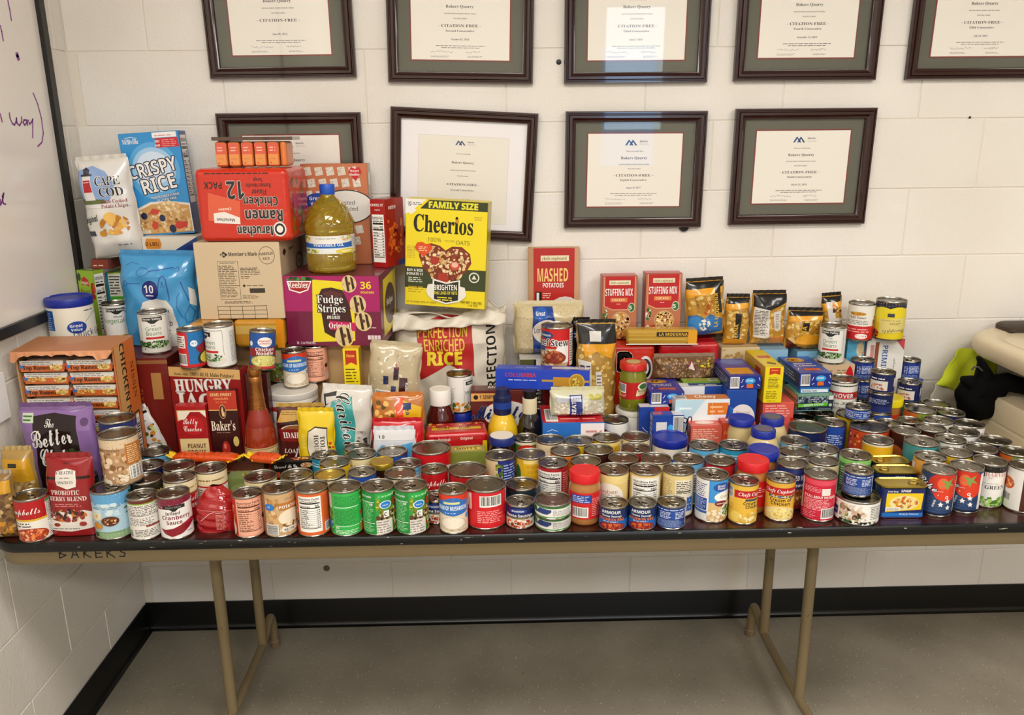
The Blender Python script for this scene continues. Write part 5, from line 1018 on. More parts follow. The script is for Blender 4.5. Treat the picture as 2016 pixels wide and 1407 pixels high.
tp = jar('plastic_tub', 'white round tub underneath the pickle jar', 'tub', p, [(.0001, 0), (.042, 0), (.045, .004), (.045, TH-.008)], pm('tub_white', '#e6dfd0', .4), [('lid', lidprof(.0475, TH-.014, .014), pm('milky_lid', '#cfcabb', .35))])
pz = TZ+TH+.0005; pp = (p[0], p[1], pz); zt = PY(1237, 712, p[1])[2]-pz
PK = pm('pickle_brine', '#8f8f1c', .1, trans=.35, ior=1.34, coat=.8)
o = jar('pickle_jar', 'jar of yellow-green sandwich pickles with red lid', 'jar', pp, [(.0001, 0), (.034, 0), (.0385, .006), (.039, zt*.3), (.0385, zt*.7), (.034, zt*.8), (.032, zt*.86)], PK, [('lid', lidprof(.0385, zt*.85, zt*.15), pm('red_metal_lid', '#c21c16', .3, coat=.4)), ('lid_disc', [(.0001, zt-.0012), (.020, zt-.0012), (.020, zt+.0006), (.0001, zt+.0006)], pm('lid_sticker', '#b8a06a', .5))],
    [('b', -.8, .35, .5, .55), ('l', -.8, .1, .6, .18, 3, '#f0c0b8'), ('e', .55, .75, .32, .24, '#e0d8c4'), ('e', .55, .75, .24, .17, '#3a6a34'), ('p', [(.15, .2), (.9, .32), (.95, .64), (.2, .56)], '#d8cfa0'), ('t', 'SANDWICH', .55, .44, .12, '#2a2418', 'sb', {'w': .6}), ('t', 'SLICES', .55, .3, .12, '#a8241c', 'sb', {'w': .6})], .0394, zt*.26, zt*.36, bg='#b81c1a')
m = MB()
for i in range(9):
    a = 2*pi*i/9+.2; m.tube([(.031*cos(a), .031*sin(a), .008), (.0335*cos(a+.05), .0335*sin(a+.05), zt*.4), (.029*cos(a+.1), .029*sin(a+.1), zt*.78)], .0085, 8, .6)
g = m.build('pickle_spears', pm('pickle', '#c9c01c', .3, coat=.5), o, 60); g['kind'] = 'stuff'
# olive jar among the cans
p = table_pt(742.2, 906.8, .112)
o = jar('olive_jar', 'slim jar of dark olives with gold lid', 'jar', p, [(.0001, 0), (.026, 0), (.0285, .004), (.0285, .088), (.027, .096), (.0255, .1)], pm('olive_brine', '#2a1408', .1, coat=.9), [('lid', lidprof(.0300, .096, .016), pm('gold_lid', '#a8902c', .3, .7))])
m = MB()
for j in range(4):
    for i in range(8):
        a = 2*pi*(i+.5*(j % 2))/8; c = (.0225*cos(a), .0225*sin(a), .014+j*.021)
        m.lathe([(.0001, -.008), (.0055, -.0065), (.0085, 0), (.0055, .0065), (.0001, .008)], 8, c)
g = m.build('olives', pm('olive', '#5a3a1c', .25, coat=.8), o, 60); g['kind'] = 'stuff'
# ham tins
def ham_tin(pxl, pyl, pxr, pyr, label, front, ringside=1):
    h = .083; L = PZ(pxl, pyl, TZ+h); R = PZ(pxr, pyr, TZ+h); c = (L+R)/2; rz = atan2(R[1]-L[1], R[0]-L[0]); W = np.linalg.norm(R-L)
    o = empty('ham_tin', (c[0], c[1], TZ), rz); tag(o, label, 'tin')
    w, d = W/2, .028
    def oc(s, r): return rrect(-w*s-0, w*s, -d*s-.0, d*s, r, 6)
    lv = [(rrect(-w+.004, w-.004, -d+.004, d-.004, .014), 0), (rrect(-w+.002, w-.002, -d+.002, d-.002, .016), .002), (rrect(-w+.003, w-.003, -d+.003, d-.003, .016), .005), (rrect(-w+.003, w-.003, -d+.003, d-.003, .016), h-.006)]
    m, n = ring(lv); m.f += [tuple(range(n-1, -1, -1)), tuple(range(3*n, 4*n))]; m.build('tin_body', pm('navy_tin', '#14245e', .35, coat=.5), o, 40)
    lv = [(rrect(-w+.003, w-.003, -d+.003, d-.003, .016), h-.007), (rrect(-w, w, -d, d, .019), h-.004), (rrect(-w, w, -d, d, .019), h-.001), (rrect(-w+.0015, w-.0015, -d+.0015, d-.0015, .018), h), (rrect(-w+.004, w-.004, -d+.004, d-.004, .016), h-.003), (rrect(-w+.009, w-.009, -d+.009, d-.009, .012), h-.0025)]
    m, n = ring(lv); m.f += [tuple(range(5*n, 6*n))]; m.build('lid', GOLD, o, 30)
    t = MB(); s = -1 if ringside < 0 else 1
    t.tube([(s*w*.52+.011*cos(2*pi*i/16), .009*sin(2*pi*i/16), h+.0005) for i in range(16)], .0011, 6, close=True); t.box(s*w*.52+s*.009-.004, s*w*.52+s*.009+.006, -.003, .003, h-.0005, h+.0006)
    t.build('pull_tab', GOLD, o, 40)
    a = Art(5); a.paint(front, 0, (W-.03)*1000, (h-.012)*1000)
    link(bpy.data.objects.new('front_print', a.mesh('front_print', flatmap((-w+.015, -d+.0026, .005), (1, 0, 0), (0, 0, 1)), GLOSS)), o)
HS = [('r', -.08, .0, 1.16, 1, '#16245e'), ('r', -.08, .0, 1.16, .14, '#1f6fc0'), ('p', [(.0, .16), (1.02, .26), (1.04, .84), (.0, .84)], '#e6c41c'), ('e', .52, .5, .42, .26, '#e8dc9a'), ('f', .55, .52, .36, .22, ['#d9902c', '#e8b85a', '#c9622a', '#f0d48a'], 60, 3.2), ('r', .0, .22, .42, .13, '#e8e4da'), ('l', .04, .24, .34, .09, 2, '#8a847a'), ('t', 'SPAM', .55, .88, .09, WH, 'bi', {'w': .4}), ('t', 'Cook Easy', .18, .88, .055, WH, 'sb', {'w': .3}), ('t', 'Ready for Tomorrow', .7, .07, .05, WH, 'bi', {'w': .55})]
ham_tin(1724, 948, 1818, 948, 'frontmost ham tin with yellow picture label and gold lid', HS, 1)
ham_tin(1723, 922, 1806, 922, 'middle ham tin, gold lid right behind the front one', HS, -1)
ham_tin(1716, 903, 1786, 901, 'rearmost ham tin, gold lid below the yellow-banded can', HS, -1)
# ================================================================ boxes
def YP(xl, yl, xr, yr, Yl, Yr=None):
    a, b = PY(xl, yl, Yl), PY(xr, yr, Yl if Yr is None else Yr); return a, b, (a[2]+b[2])/2
def ZP(xl, yl, xr, yr, z): return PZ(xl, yl, z), PZ(xr, yr, z)
A_TOP = 1.068
KB = '#c39f6e'
# red storage carton, standing on its short side
R0 = PY(327, 697, -.402); L0 = (WL+.008, R0[1]-.01)
box('moving_carton', 'dark red moving carton with stencilled size, behind the noodle case', 'carton', (L0[0], -.402), (R0[0], -.402), TZ, A_TOP, .372, '#571410',
    front=('#6d1813', [('t', 'SMALL', .56, .42, .055, '#a8502c', 'r', {'rot': 90, 'w': None}), ('t', '16 X 12 X 12', .78, .62, .035, '#a8602c', 'r', {'rot': 90, 'w': None}), ('t', 'SMALL', .9, .2, .04, '#7a2c1c', 'r', {'rot': 90, 'w': None}), ('r', .86, .66, .08, .22, '#a87a44'), ('r', .3, .955, .7, .03, '#8a5a34')]), right=[('r', .05, .6, .18, .25, '#8a5a30'), ('l', .3, .2, .1, .4, 6, '#8a3a24')])
# brown carton under the rice and cookie cartons
B_TOP = 1.068
box('shipping_carton', 'brown shipping carton with red tape carrying the upper cartons', 'carton', (-.792, -.252), (-.322, -.252), TZ, B_TOP, .215, KB,
    front=[('r', .81, .0, .04, 1, '#a8884e'), ('t', 'T', .80, .9, .05, '#a82a1c', 'sb'), ('t', 'H', .80, .52, .05, '#a82a1c', 'sb'), ('r', .79, .3, .06, .08, '#a82a1c'), ('r', .79, .66, .05, .06, '#9c2c1c')])
# rice carton
CY = -.300; a, b, CT = YP(379, 476, 549, 478, CY); C0 = PY(470, 628, CY)[2]
box('rice_carton', 'tan carton of parboiled rice with black printing under the noodle multipack', 'carton', a, b, C0, CT, .262, '#cdb694',
    front=[('p', [(.30, .845), (.345, .885), (.39, .845), (.345, .805)], BK), ('t', 'M', .345, .825, .035, '#cdb694', 'sb'), ('t', "Member's Mark", .575, .825, .05, BK, 'sb', {'w': .34}), ('e', .845, .83, .095, .115, '#6a5a44'), ('e', .845, .83, .088, .107, '#cdb694'), ('t', 'PARBOILED', .845, .835, .034, '#3a3024', 'sb', {'w': .17, 'rot': 4}), ('t', 'RICE', .845, .775, .03, '#3a3024', 'sb', {'rot': 4}),
      ('r', .26, .26, .24, .50, '#2a241c'), ('r', .264, .264, .232, .492, '#cdb694'), ('t', 'Nutrition Facts', .38, .73, .018, BK, 'sb', {'w': .2}), ('l', .27, .46, .22, .25, 11, '#5a4e3c'), ('r', .264, .44, .232, .008, BK), ('l', .27, .29, .22, .14, 7, '#5a4e3c'), ('l', .52, .58, .24, .1, 5, '#4a3e30'), ('l', .52, .53, .12, .04, 2, '#4a3e30'),
      ('p', [(.53, .44), (.55, .46), (.57, .44), (.55, .42)], BK), ('l', .58, .43, .25, .025, 1, '#6a5a44'), ('r', .61, .345, .18, .06, '#3a3024'), ('l', .52, .27, .2, .05, 3, '#6a5a44'), ('l', .3, .205, .4, .035, 2, '#3a3024')]
      +[('r', .21, .005+.055*i, .58, .006, '#2a241c') for i in range(4)]+[('r', .21+.145*i, .0, .005, .18, '#2a241c') for i in range(5)],
    right=[('p', [(.1, .84), (.18, .89), (.26, .84), (.18, .79)], BK), ('t', "Member's", .5, .83, .04, BK, 'sb', {'w': .4}), ('e', .8, .62, .16, .12, '#4a3c28'), ('e', .8, .62, .12, .09, '#cdb694'), ('t', 'BU', .8, .59, .06, '#3a3024', 'sb')])
# instant potato box
HT = 1.045; L1, R1 = ZP(337, 728, 480, 735, HT)
box('potato_box', 'tall red instant mashed potato box behind the cookie mix', 'box', L1, R1, TZ, HT, .045, '#8a1a17',
    front=('#8e1a18', [('r', 0, .915, 1, .085, '#d3a96a'), ('t', 'Made with', .18, .928, .022, '#2a1810', 's', {'w': .2}), ('t', '100% REAL Idaho Potatoes!', .62, .928, .032, '#2a1810', 's', {'w': .62}), ('t', 'HUNGRY', .5, .795, .105, WH, 's', {'w': .8, 'rot': 3, 'out': WH, 'ow': 1.2}), ('t', 'JACK', .48, .64, .13, WH, 's', {'w': .8, 'out': WH, 'ow': 1.5}), ('e', .5, .25, .4, .15, '#e8dcae'), ('f', .5, .25, .34, .12, ['#efe6c0', '#dcca8a'], 20, 8)]), top=('#4a1a14', [('t', 'JACK', .3, .4, .4, '#c9a088', 's', {'w': .4})]))
can(381, 651, 'S', 'chicksoup', 'blue and red cream of chicken can on the red potato box', 0, base=HT+.0006, turn=-4)
can(437, 642, 'M', 'clovgb2', 'green beans can turned aside on the red potato box', 0, base=HT+.0006, turn=8)
# dark carton right of it carrying the tilted soup
L2, R2 = ZP(483, 741, 527, 741, 1.03)
box('dark_carton', 'dark maroon carton in shadow behind the cider bottle', 'carton', L2, R2, TZ, 1.03, .028, '#3a0f0c', front=('#3d100d', [('l', .5, .5, .4, .3, 5, '#6a2a20')]))
can(512, 655, 'S', 'chicknood', 'tilted chicken noodle soup can between potato box and canister', 0, base=1.0345, turn=10, tilt=(-2, 6))
# cookie mix box and chocolate box
L, R, zt = YP(347, 795, 407, 796, -.458)
box('cookie_mix_box', 'red and cream peanut cookie mix box left of the chocolate box', 'box', L, R, TZ, zt, .032, '#a81c1e',
    front=('#a81e20', [('r', .06, .0, .94, .95, '#d9c48a'), ('r', .1, .84, .9, .1, '#efe6cc'), ('p', [(.06, .82), (.3, .84), (.5, .96-.03), (.8, .93), (1, .86), (1, .6), (.06, .6)], '#a01a20'), ('e', .55, .76, .36, .12, '#b82226'), ('t', 'Betty', .5, .78, .07, WH, 'sc', {'w': .5}), ('t', 'Crocker', .55, .69, .07, WH, 'sc', {'w': .62}), ('t', 'PEANUT', .62, .48, .055, '#5a1a14', 'sb', {'w': .62}), ('t', 'COOKIE', .6, .4, .055, '#5a1a14', 'sb', {'w': .62}), ('f', .5, .1, .5, .1, ['#a8783a', '#8a5a24', '#c99a54'], 40, 5)]), left=('#8a1416', []))
L, R, zt = YP(403, 770, 461, 775, -.478)
box('baking_chocolate_box', 'dark brown semi-sweet baking chocolate box beside the cider bottle', 'box', L, R, TZ, zt, .018, '#4a120e',
    front=('#35100e', [('r', .0, .80, 1, .2, '#b8301e'), ('r', 0, .79, 1, .012, '#cfa860'), ('t', 'SEMI-SWEET', .5, .945, .03, '#e8c88a', 'sb', {'w': .76}), ('t', 'CHOCOLATE', .48, .905, .022, '#e8a06a', 'sb', {'w': .5}), ('t', '56% CACAO', .48, .87, .022, '#d9784a', 'sb', {'w': .4}), ('e', .48, .78, .12, .075, '#d8b878'), ('e', .48, .78, .11, .068, '#4a1a10'), ('p', [(.46, .73), (.44, .79), (.47, .83), (.5, .83), (.52, .77), (.55, .78), (.54, .73)], '#e0c088'), ('t', "Baker's", .5, .58, .1, '#efe4cc', 's', {'w': .86}), ('l', .2, .55, .5, .015, 1, '#a88a6a'), ('e', .85, .46, .1, .055, '#cdb86a'), ('e', .45, .2, .28, .16, '#1c0806'), ('e', .46, .26, .26, .1, '#3f1712'), ('e', .48, .38, .14, .085, '#a82a26'), ('e', .45, .41, .05, .03, '#d86a5a'), ('d', [(.5, .44), (.53, .52)], 1, '#5a2a14'), ('e', .46, .14, .3, .06, '#2a0c0a')]), right=('#5a1812', [('t', "Baker's", .55, .3, .25, '#e8d8b8', 's', {'rot': 90, 'w': None}), ('t', 'SEMI-SWEET', .55, .75, .2, '#c8502c', 'sb', {'rot': 90, 'w': None})]))
# cookie carton
K0 = B_TOP+.0006; L = PZ(555, 658, K0); R = PZ(745, 676, K0); R = (R[0], -.315); L = (L[0], -.292)
a = PY(556, 545, L[1]); b = PY(745, 541, R[1]); KT = (a[2]+b[2])/2
box('cookie_carton', 'magenta carton of fudge striped mini cookies under the oil jug', 'carton', (a[0], L[1]), (b[0], R[1]), K0, KT, .225, '#7a1c4a',
    front=('#6d1438', [('r', .0, .5, 1, .5, '#a3155f'), ('p', [(.27, .06), (.31, .95), (.62, .92), (.64, .55), (.73, .52), (.72, .08)], '#e6d21e'), ('p', [(.04, .93), (.30, .93), (.26, .8), (.17, .755), (.06, .8)], WH), ('p', [(.055, .915), (.285, .915), (.25, .81), (.17, .775), (.075, .81)], '#a8161c'), ('t', 'Keebler', .17, .83, .085, WH, 'sb', {'w': .21}), ('f', .17, .96, .16, .03, ['#2f6a2a', '#4a8a34', '#1f4a1c'], 24, 5), 
      ('p', [(.36, .72), (.40, .82), (.5, .84), (.62, .8), (.68, .6), (.7, .36), (.66, .18), (.5, .12), (.4, .2), (.38, .5)], '#3b1414'), ('p', [(.4, .76), (.5, .8), (.62, .75), (.6, .7), (.45, .7)], '#5a2a28'), ('t', 'Fudge', .50, .62, .11, WH, 's', {'w': .28, 'out': '#2a0c0c'}), ('t', 'Stripes', .51, .49, .11, WH, 's', {'w': .30, 'out': '#2a0c0c'}), ('t', 'minis', .52, .395, .07, WH, 'si', {'w': .14}), ('p', [(.46, .24), (.46, .37), (.74, .34), (.73, .22)], '#c01458'), ('t', 'Original', .58, .26, .08, WH, 's', {'w': .24}),
      ('t', '36', .88, .82, .1, '#e6d21e', 'sb', {'w': .14}), ('t', 'POUCHES', .88, .755, .03, '#e6d21e', 'sb', {'w': .14}), ('t', '36 - 2 oz POUCHES', .2, .03, .035, '#e8d8dc', 'sb', {'w': .2}), ('l', .85, .26, .13, .02, 1, WH)]
      +[q for cx, cy, r in ((.69, .89, .078), (.77, .60, .085), (.82, .36, .088), (.61, .145, .10)) for q in (('e', cx, cy, r, r*1.55, '#d9c08a'), ('f', cx, cy, r*.9, r*1.4, ['#e0cc9c', '#c9aa70'], 14, 3), ('p', [(cx-r*.5, cy+r*1.2), (cx-r*.2, cy+r*1.4), (cx+r*.05, cy-r*1.3), (cx-r*.25, cy-r*1.3)], '#3b1c12'), ('p', [(cx+r*.2, cy+r*1.3), (cx+r*.5, cy+r*1.1), (cx+r*.75, cy-r*.7), (cx+r*.45, cy-r*1.1)], '#3b1c12'), ('e', cx, cy+r*.1, r*.2, r*.28, '#5a3a22'))]
      +[('r', .855+.035*i, .1, .03, .06, '#e0cdd2') for i in range(4)]),
    right=('#6d1438', [('p', [(.15, .1), (.2, .9), (.95, .95), (.9, .12)], '#e6d21e'), ('e', .55, .5, .3, .3, '#3b1414'), ('t', 'Stripes', .55, .5, .1, WH, 's', {'w': .5})]), top=('#6a2c30', []))
# vegetable oil jug on top of the cookie carton
OILZ = KT+.0006
p = PY(653, 505, -.215); p[1] = -.215
OIL = pm('vegetable_oil', '#f2d23a', .06, trans=.8, ior=1.36, coat=.9)
q = [(.0001, 0), (.058, 0), (.066, .006), (.068, .014), (.066, .020), (.068, .026), (.068, .052), (.0655, .056), (.0655, .108), (.068, .112), (.068, .120), (.0665, .124), (.068, .128), (.066, .142), (.058, .163), (.045, .185), (.032, .200), (.0225, .208), (.019, .214), (.018, .222)]
hh = PY(650, 362, p[1])[2]-OILZ; kk = hh/.246
q = [(a, b*kk) for a, b in q]
o = jar('oil_jug', 'clear jug of yellow vegetable oil with blue cap on the magenta cookie carton', 'jug', (p[0], p[1], OILZ), q, OIL,
    [('cap', [(.0001, .218*kk), (.0195, .218*kk), (.0205, .222*kk), (.0205, .243*kk), (.019, .246*kk), (.0001, .246*kk)], pm('blue_cap', '#1d52b8', .35))],
    [('r', -1, .84, 2, .16, '#e8e4dc'), ('r', -1, .32, 2, .42, '#1f5fae'), ('e', -.2, .7, .9, .14, '#e8e4dc'), ('t', 'VEGETABLE OIL', -.05, .42, .17, '#e6edf4', 'sb', {'w': 1.25}), ('l', -.4, .82, .6, .07, 1, '#4a4a4a'), ('f', -.75, .8, .2, .18, ['#e0c43a', '#8aa83a', '#e8dc8a'], 18, 4), ('f', .5, .84, .28, .14, ['#d9602c', '#e8a08a', '#c9d88a'], 18, 4), ('e', .45, .13, .34, .13, '#dcc830'), ('e', .45, .13, .2, .06, '#efe6a8'), ('f', -.6, .14, .3, .12, ['#7a9a34', '#e0d060', '#d98a2c'], 20, 4), ('r', .62, .3, .22, .66, '#e8e4dc'), ('l', .63, .34, .2, .58, 12, '#3a4a6a')], .0660, .057*kk, .050*kk, bg='#dfe2dc')
m = MB()
for i in range(16):
    a = 2*pi*i/16; pts = []
    for j in range(9):
        t = j/8; rr = (.0672*(1-t)+.045*t)+.0012*sin(pi*t); pts.append((rr*cos(a+t*1.0), rr*sin(a+t*1.0), kk*(.138+.048*t)))
    m.tube(pts, .0018, 5)
g = m.build('shoulder_ribs', OIL, o, 60); g['kind'] = 'stuff'
# shredded wheat box and cheese cracker box on it
L, R, zt = YP(590, 323, 722, 322, -.105)
box('cereal_box', 'frosted shredded cereal box behind the oil jug with red heart', 'box', L, R, KT+.0006, zt, .06, '#b86a44',
    front=('#c0714a', [q for j in range(7) for i in range(6) for x, y in [(.1+.17*i+(.05 if j % 2 else 0), .93-.115*j)] if x < .95 for q in (('p', [(x-.06, y+.035), (x+.05, y+.045), (x+.07, y-.035), (x-.045, y-.045)], '#d9d0c0'), ('f', x, y, .05, .032, ['#efe9dc', '#b8aa94', '#e4dccb'], 12, 2))]
      +[('e', .66, .58, .42, .17, '#20242e'), ('e', .66, .58, .4, .16, '#e4dfd6'), ('e', .24, .64, .2, .08, '#1c429a'), ('t', 'Great', .22, .65, .035, WH, 'sb', {'w': .24}), ('t', 'Value', .22, .6, .03, WH, 'sb', {'w': .24}), ('t', 'Frosted', .66, .6, .04, '#2a2a34', 'r', {'w': .5}), ('t', 'Shredded', .66, .54, .04, '#2a2a34', 'r', {'w': .5}), ('p', [(.72, .92), (.76, .97), (.82, .95), (.88, .97), (.92, .92), (.82, .83)], '#c81c26'), ('t', 'Heart', .82, .92, .022, WH, 'sb'), ('t', 'Healthy', .82, .885, .022, WH, 'sb', {'w': .14})]), right=('#b8a890', [('e', .5, .85, .3, .07, WH), ('b', .2, .1, .6, .2, True)]))
L = PY(714, 392, -.165); R = PY(743, 392, -.185); bb = PY(719, 524, -.205)
box('cracker_box', 'narrow red cheese cracker box showing its nutrition panel', 'box', L, R, KT+.0006, L[2], .10, '#9c1a18',
    front=('#a51a1c', [('t', 'CHEEZ-IT', .5, .90, .035, WH, 'sb', {'w': .86}), ('t', 'original', .5, .84, .018, WH, 'bi', {'w': .6}), ('n', .1, .08, .8, .7)]),
    right=('#9c1c16', [('t', 'extra', .4, .85, .06, WH, 'bi', {'w': .7}), ('g', .1, .15, .8, .55, ['#c9501c', '#e08a2c', '#8a1c14', '#d96a24'], 40, 9), ('r', .6, .0, .4, .08, '#1c3a8a')]), top=('#8a2a2c', []))
# crackers and noodles on the rice carton
a, b, mz = YP(379, 328, 567, 334, CY+.005)
RM0 = CT+.0006
NOOD = pm('red_film', '#c72a12', .26, 0, .5, bump=(28, .5, .006))
box('noodle_multipack', 'shiny orange-red twelve pack of noodles lying upside down on the rice carton', 'package', (a[0], CY-.0), (b[0], CY-.012), RM0, mz, .19, '#c72a12', bev=.016, mat=NOOD, pm_=FILM,
    front=[('t', 'Maruchan', .62, .22, .125, BK, 'sb', {'w': .44, 'rot': 180, 'out': '#e8e0d8', 'ow': 1.6}), ('e', .88, .18, .07, .10, '#e8e0d8'), ('e', .88, .18, .055, .08, BK), ('e', .88, .18, .035, .05, '#e8e0d8'), ('t', 'Ramen', .70, .44, .15, BK, 'sb', {'w': .42, 'rot': 180, 'out': '#e8e0d8', 'ow': 1.6}), ('t', 'Chicken', .68, .62, .12, BK, 'sb', {'w': .38, 'rot': 180, 'out': '#e8e0d8', 'ow': 1.}), ('t', 'Flavor', .68, .72, .07, BK, 'sb', {'w': .16, 'rot': 180}), ('t', 'Ramen Noodle', .68, .80, .055, BK, 'sb', {'w': .27, 'rot': 180}), ('t', 'Soup', .68, .87, .05, BK, 'sb', {'w': .1, 'rot': 180}),
      ('t', '12', .41, .83, .24, BK, 'sb', {'w': .2, 'rot': 180, 'out': '#e8e0d8', 'ow': 1.6}), ('t', 'PACK', .19, .82, .09, BK, 'sb', {'w': .20, 'rot': 180}), ('l', .12, .92, .75, .03, 1, '#2a1410'), ('p', [(.12, .3), (.14, .68), (.48, .56), (.46, .26)], '#d9593a'), ('p', [(.18, .27), (.18, .4), (.3, .42), (.46, .34), (.46, .25)], '#e8e0d8'), ('t', 'Maruchan', .3, .33, .04, BK, 'sb', {'w': .2, 'rot': 178}), ('t', 'Chicken', .3, .47, .035, '#efe0c8', 'bi', {'rot': 185, 'w': .2})],
    right=[('g', .15, .1, .6, .8, ['#6a5a30', '#8a7a3a', '#5a3a1c'], 30, 9)])
a, b, zt = YP(425, 267, 582, 271, -.22)
o = empty('cracker_pack', ((a[0]+b[0])/2, -.26, mz)); tag(o, 'clear pack of orange sandwich crackers on the noodle multipack', 'package')
sw = (b[0]-a[0]-.006)/6; hh = zt-mz
for i in range(6):
    if i == 5: x0, x1 = (b[0]-a[0])/2-sw*.35, (b[0]-a[0])/2
    x0 = -(b[0]-a[0])/2+.004+i*sw*1.0; wdt = sw*.92 if i < 5 else sw*.5
    me = bevel_box_mesh('cracker_sleeve', wdt, .08, hh-.014, .007, pm('orange_wrap', '#d9783a', .35, 0, .3), 2)
    c_ = link(bpy.data.objects.new('cracker_sleeve', me), o); c_.location = (x0+wdt/2, .004, .002)
    if i < 5:
        a_ = Art(i); w_, h_ = wdt*1000, (hh-.014)*1000
        a_.rect(3, h_*.5, w_-6, h_*.44, '#d4553f'); a_.lines(w_*.25, h_*.6, w_*.5, h_*.22, 2, '#e8b8a0'); a_.rect(3, h_*.08, w_-6, h_*.42, '#dd9048'); a_.text('CHEESE', w_/2, h_*.3, 3, '#c9602c', 'bi', w_*.7); a_.ell(w_*.3, h_*.16, 2.5, 2, '#c8452c')
        link(bpy.data.objects.new('print', a_.mesh('print', flatmap((-wdt/2, 0, 0), (1, 0, 0), (0, 0, 1)), FILM)), c_)
MB().box(-(b[0]-a[0])/2, (b[0]-a[0])/2, .0, .088, hh-.009, hh).build('film_top', pm('clear_film_dark', '#4a2c22', .12, coat=.8), o, 0)
# oats/grits side: pasta salad boxes, chip bag and the blue-white rice box at the wall
L = PY(106, 528, -.15); R = PY(184, 545, -.175); zr = (PY(106, 528, -.15)[2]+PY(184, 537, -.175)[2])/2
L = (max(L[0], WL+.012), L[1])
box('pasta_salad_box', 'green pasta salad box with red peppers behind the quick oats tub', 'box', L, R, A_TOP+.0006, zr, .035, '#8fae2c',
    front=('#93b82e', [('e', .12, .9, .1, .06, '#2a4a1c'), ('p', [(.22, .78), (.25, .88), (.45, .91), (.66, .86), (.66, .76), (.45, .8)], '#c4201c'), ('t', 'REGGANO', .45, .80, .035, WH, 'sb', {'w': .4}), ('t', 'pasta salad', .42, .68, .05, '#2a5a1c', 'sc', {'w': .6}), ('t', 'CLASSIC', .45, .54, .08, WH, 'sb', {'w': .6}), ('p', [(.02, .5), (.2, .66), (.22, .76), (.1, .68), (.0, .56)], '#c8401c'), ('f', .88, .72, .12, .16, ['#c8281c', '#d9481c', '#a81c14'], 16, 6), ('f', .5, .2, .4, .16, ['#e0c04a', '#c8401c', '#4a7a24'], 40, 6)]),
    right=[('n', .05, .05, .9, .9)], top=('#7a9a3a', [('g', .1, .2, .8, .6, ['#b8c87a', '#5a7a2a', '#e0dcc8'], 20, 5)]))
L = PY(190, 532, -.12); R = PY(236, 536, -.12)
box('pasta_salad_box', 'second pasta salad box with teal edge beside the blue sugar bag', 'box', (L[0]+.022, -.12), R, A_TOP+.0006, (L[2]+R[2])/2-.004, .09, '#8fae2c', front=('#a8c84a', [('r', 0, 0, .18, 1, '#1f7a8a'), ('r', .18, .62, .82, .36, '#dcd8cc'), ('l', .22, .64, .74, .32, 7, '#3a3a34'), ('r', .18, .3, .82, .32, '#4aa82c'), ('l', .4, .35, .4, .2, 3, '#dff0c8')]), top=('#7a9a3a', []))
zz = zr
L, R, zt = YP(178, 508, 218, 512, -.145)
box('small_box', 'small rust-red box wedged under the white chip bag', 'box', L, R, zz+.0008, max(zt, zz+.02), .08, '#7a2c18', front=('#7c2e1a', [('l', .1, .25, .6, .25, 1, '#e0c8b0'), ('r', .85, 0, .15, 1, '#4a1812')]), top=('#5a2014', []))
L, R, WZ = YP(274, 468, 384, 464, -.165)
box('rice_box', 'white and navy two pound box holding up the rice cereal box', 'box', L, R, A_TOP+.0006, WZ, .13, '#ded6c6', front=('#e0d8c8', [('p', [(.55, .86), (1, 1), (1, .84), (.8, .84)], '#1c3a7a'), ('p', [(.62, .84), (1, .965), (1, .0), (.9, .0)], '#1a2c66'), ('p', [(.05, .93), (.08, .985), (.32, .985), (.35, .93), (.32, .885), (.08, .885)], '#d98a2c'), ('t', '2 LBS)', .2, .915, .035, '#4a1c10', 'sb', {'w': .24})]))
L = PY(277, 465, -.125); R = PY(383, 461, -.125); zt = PY(313, 260, -.125)[2]
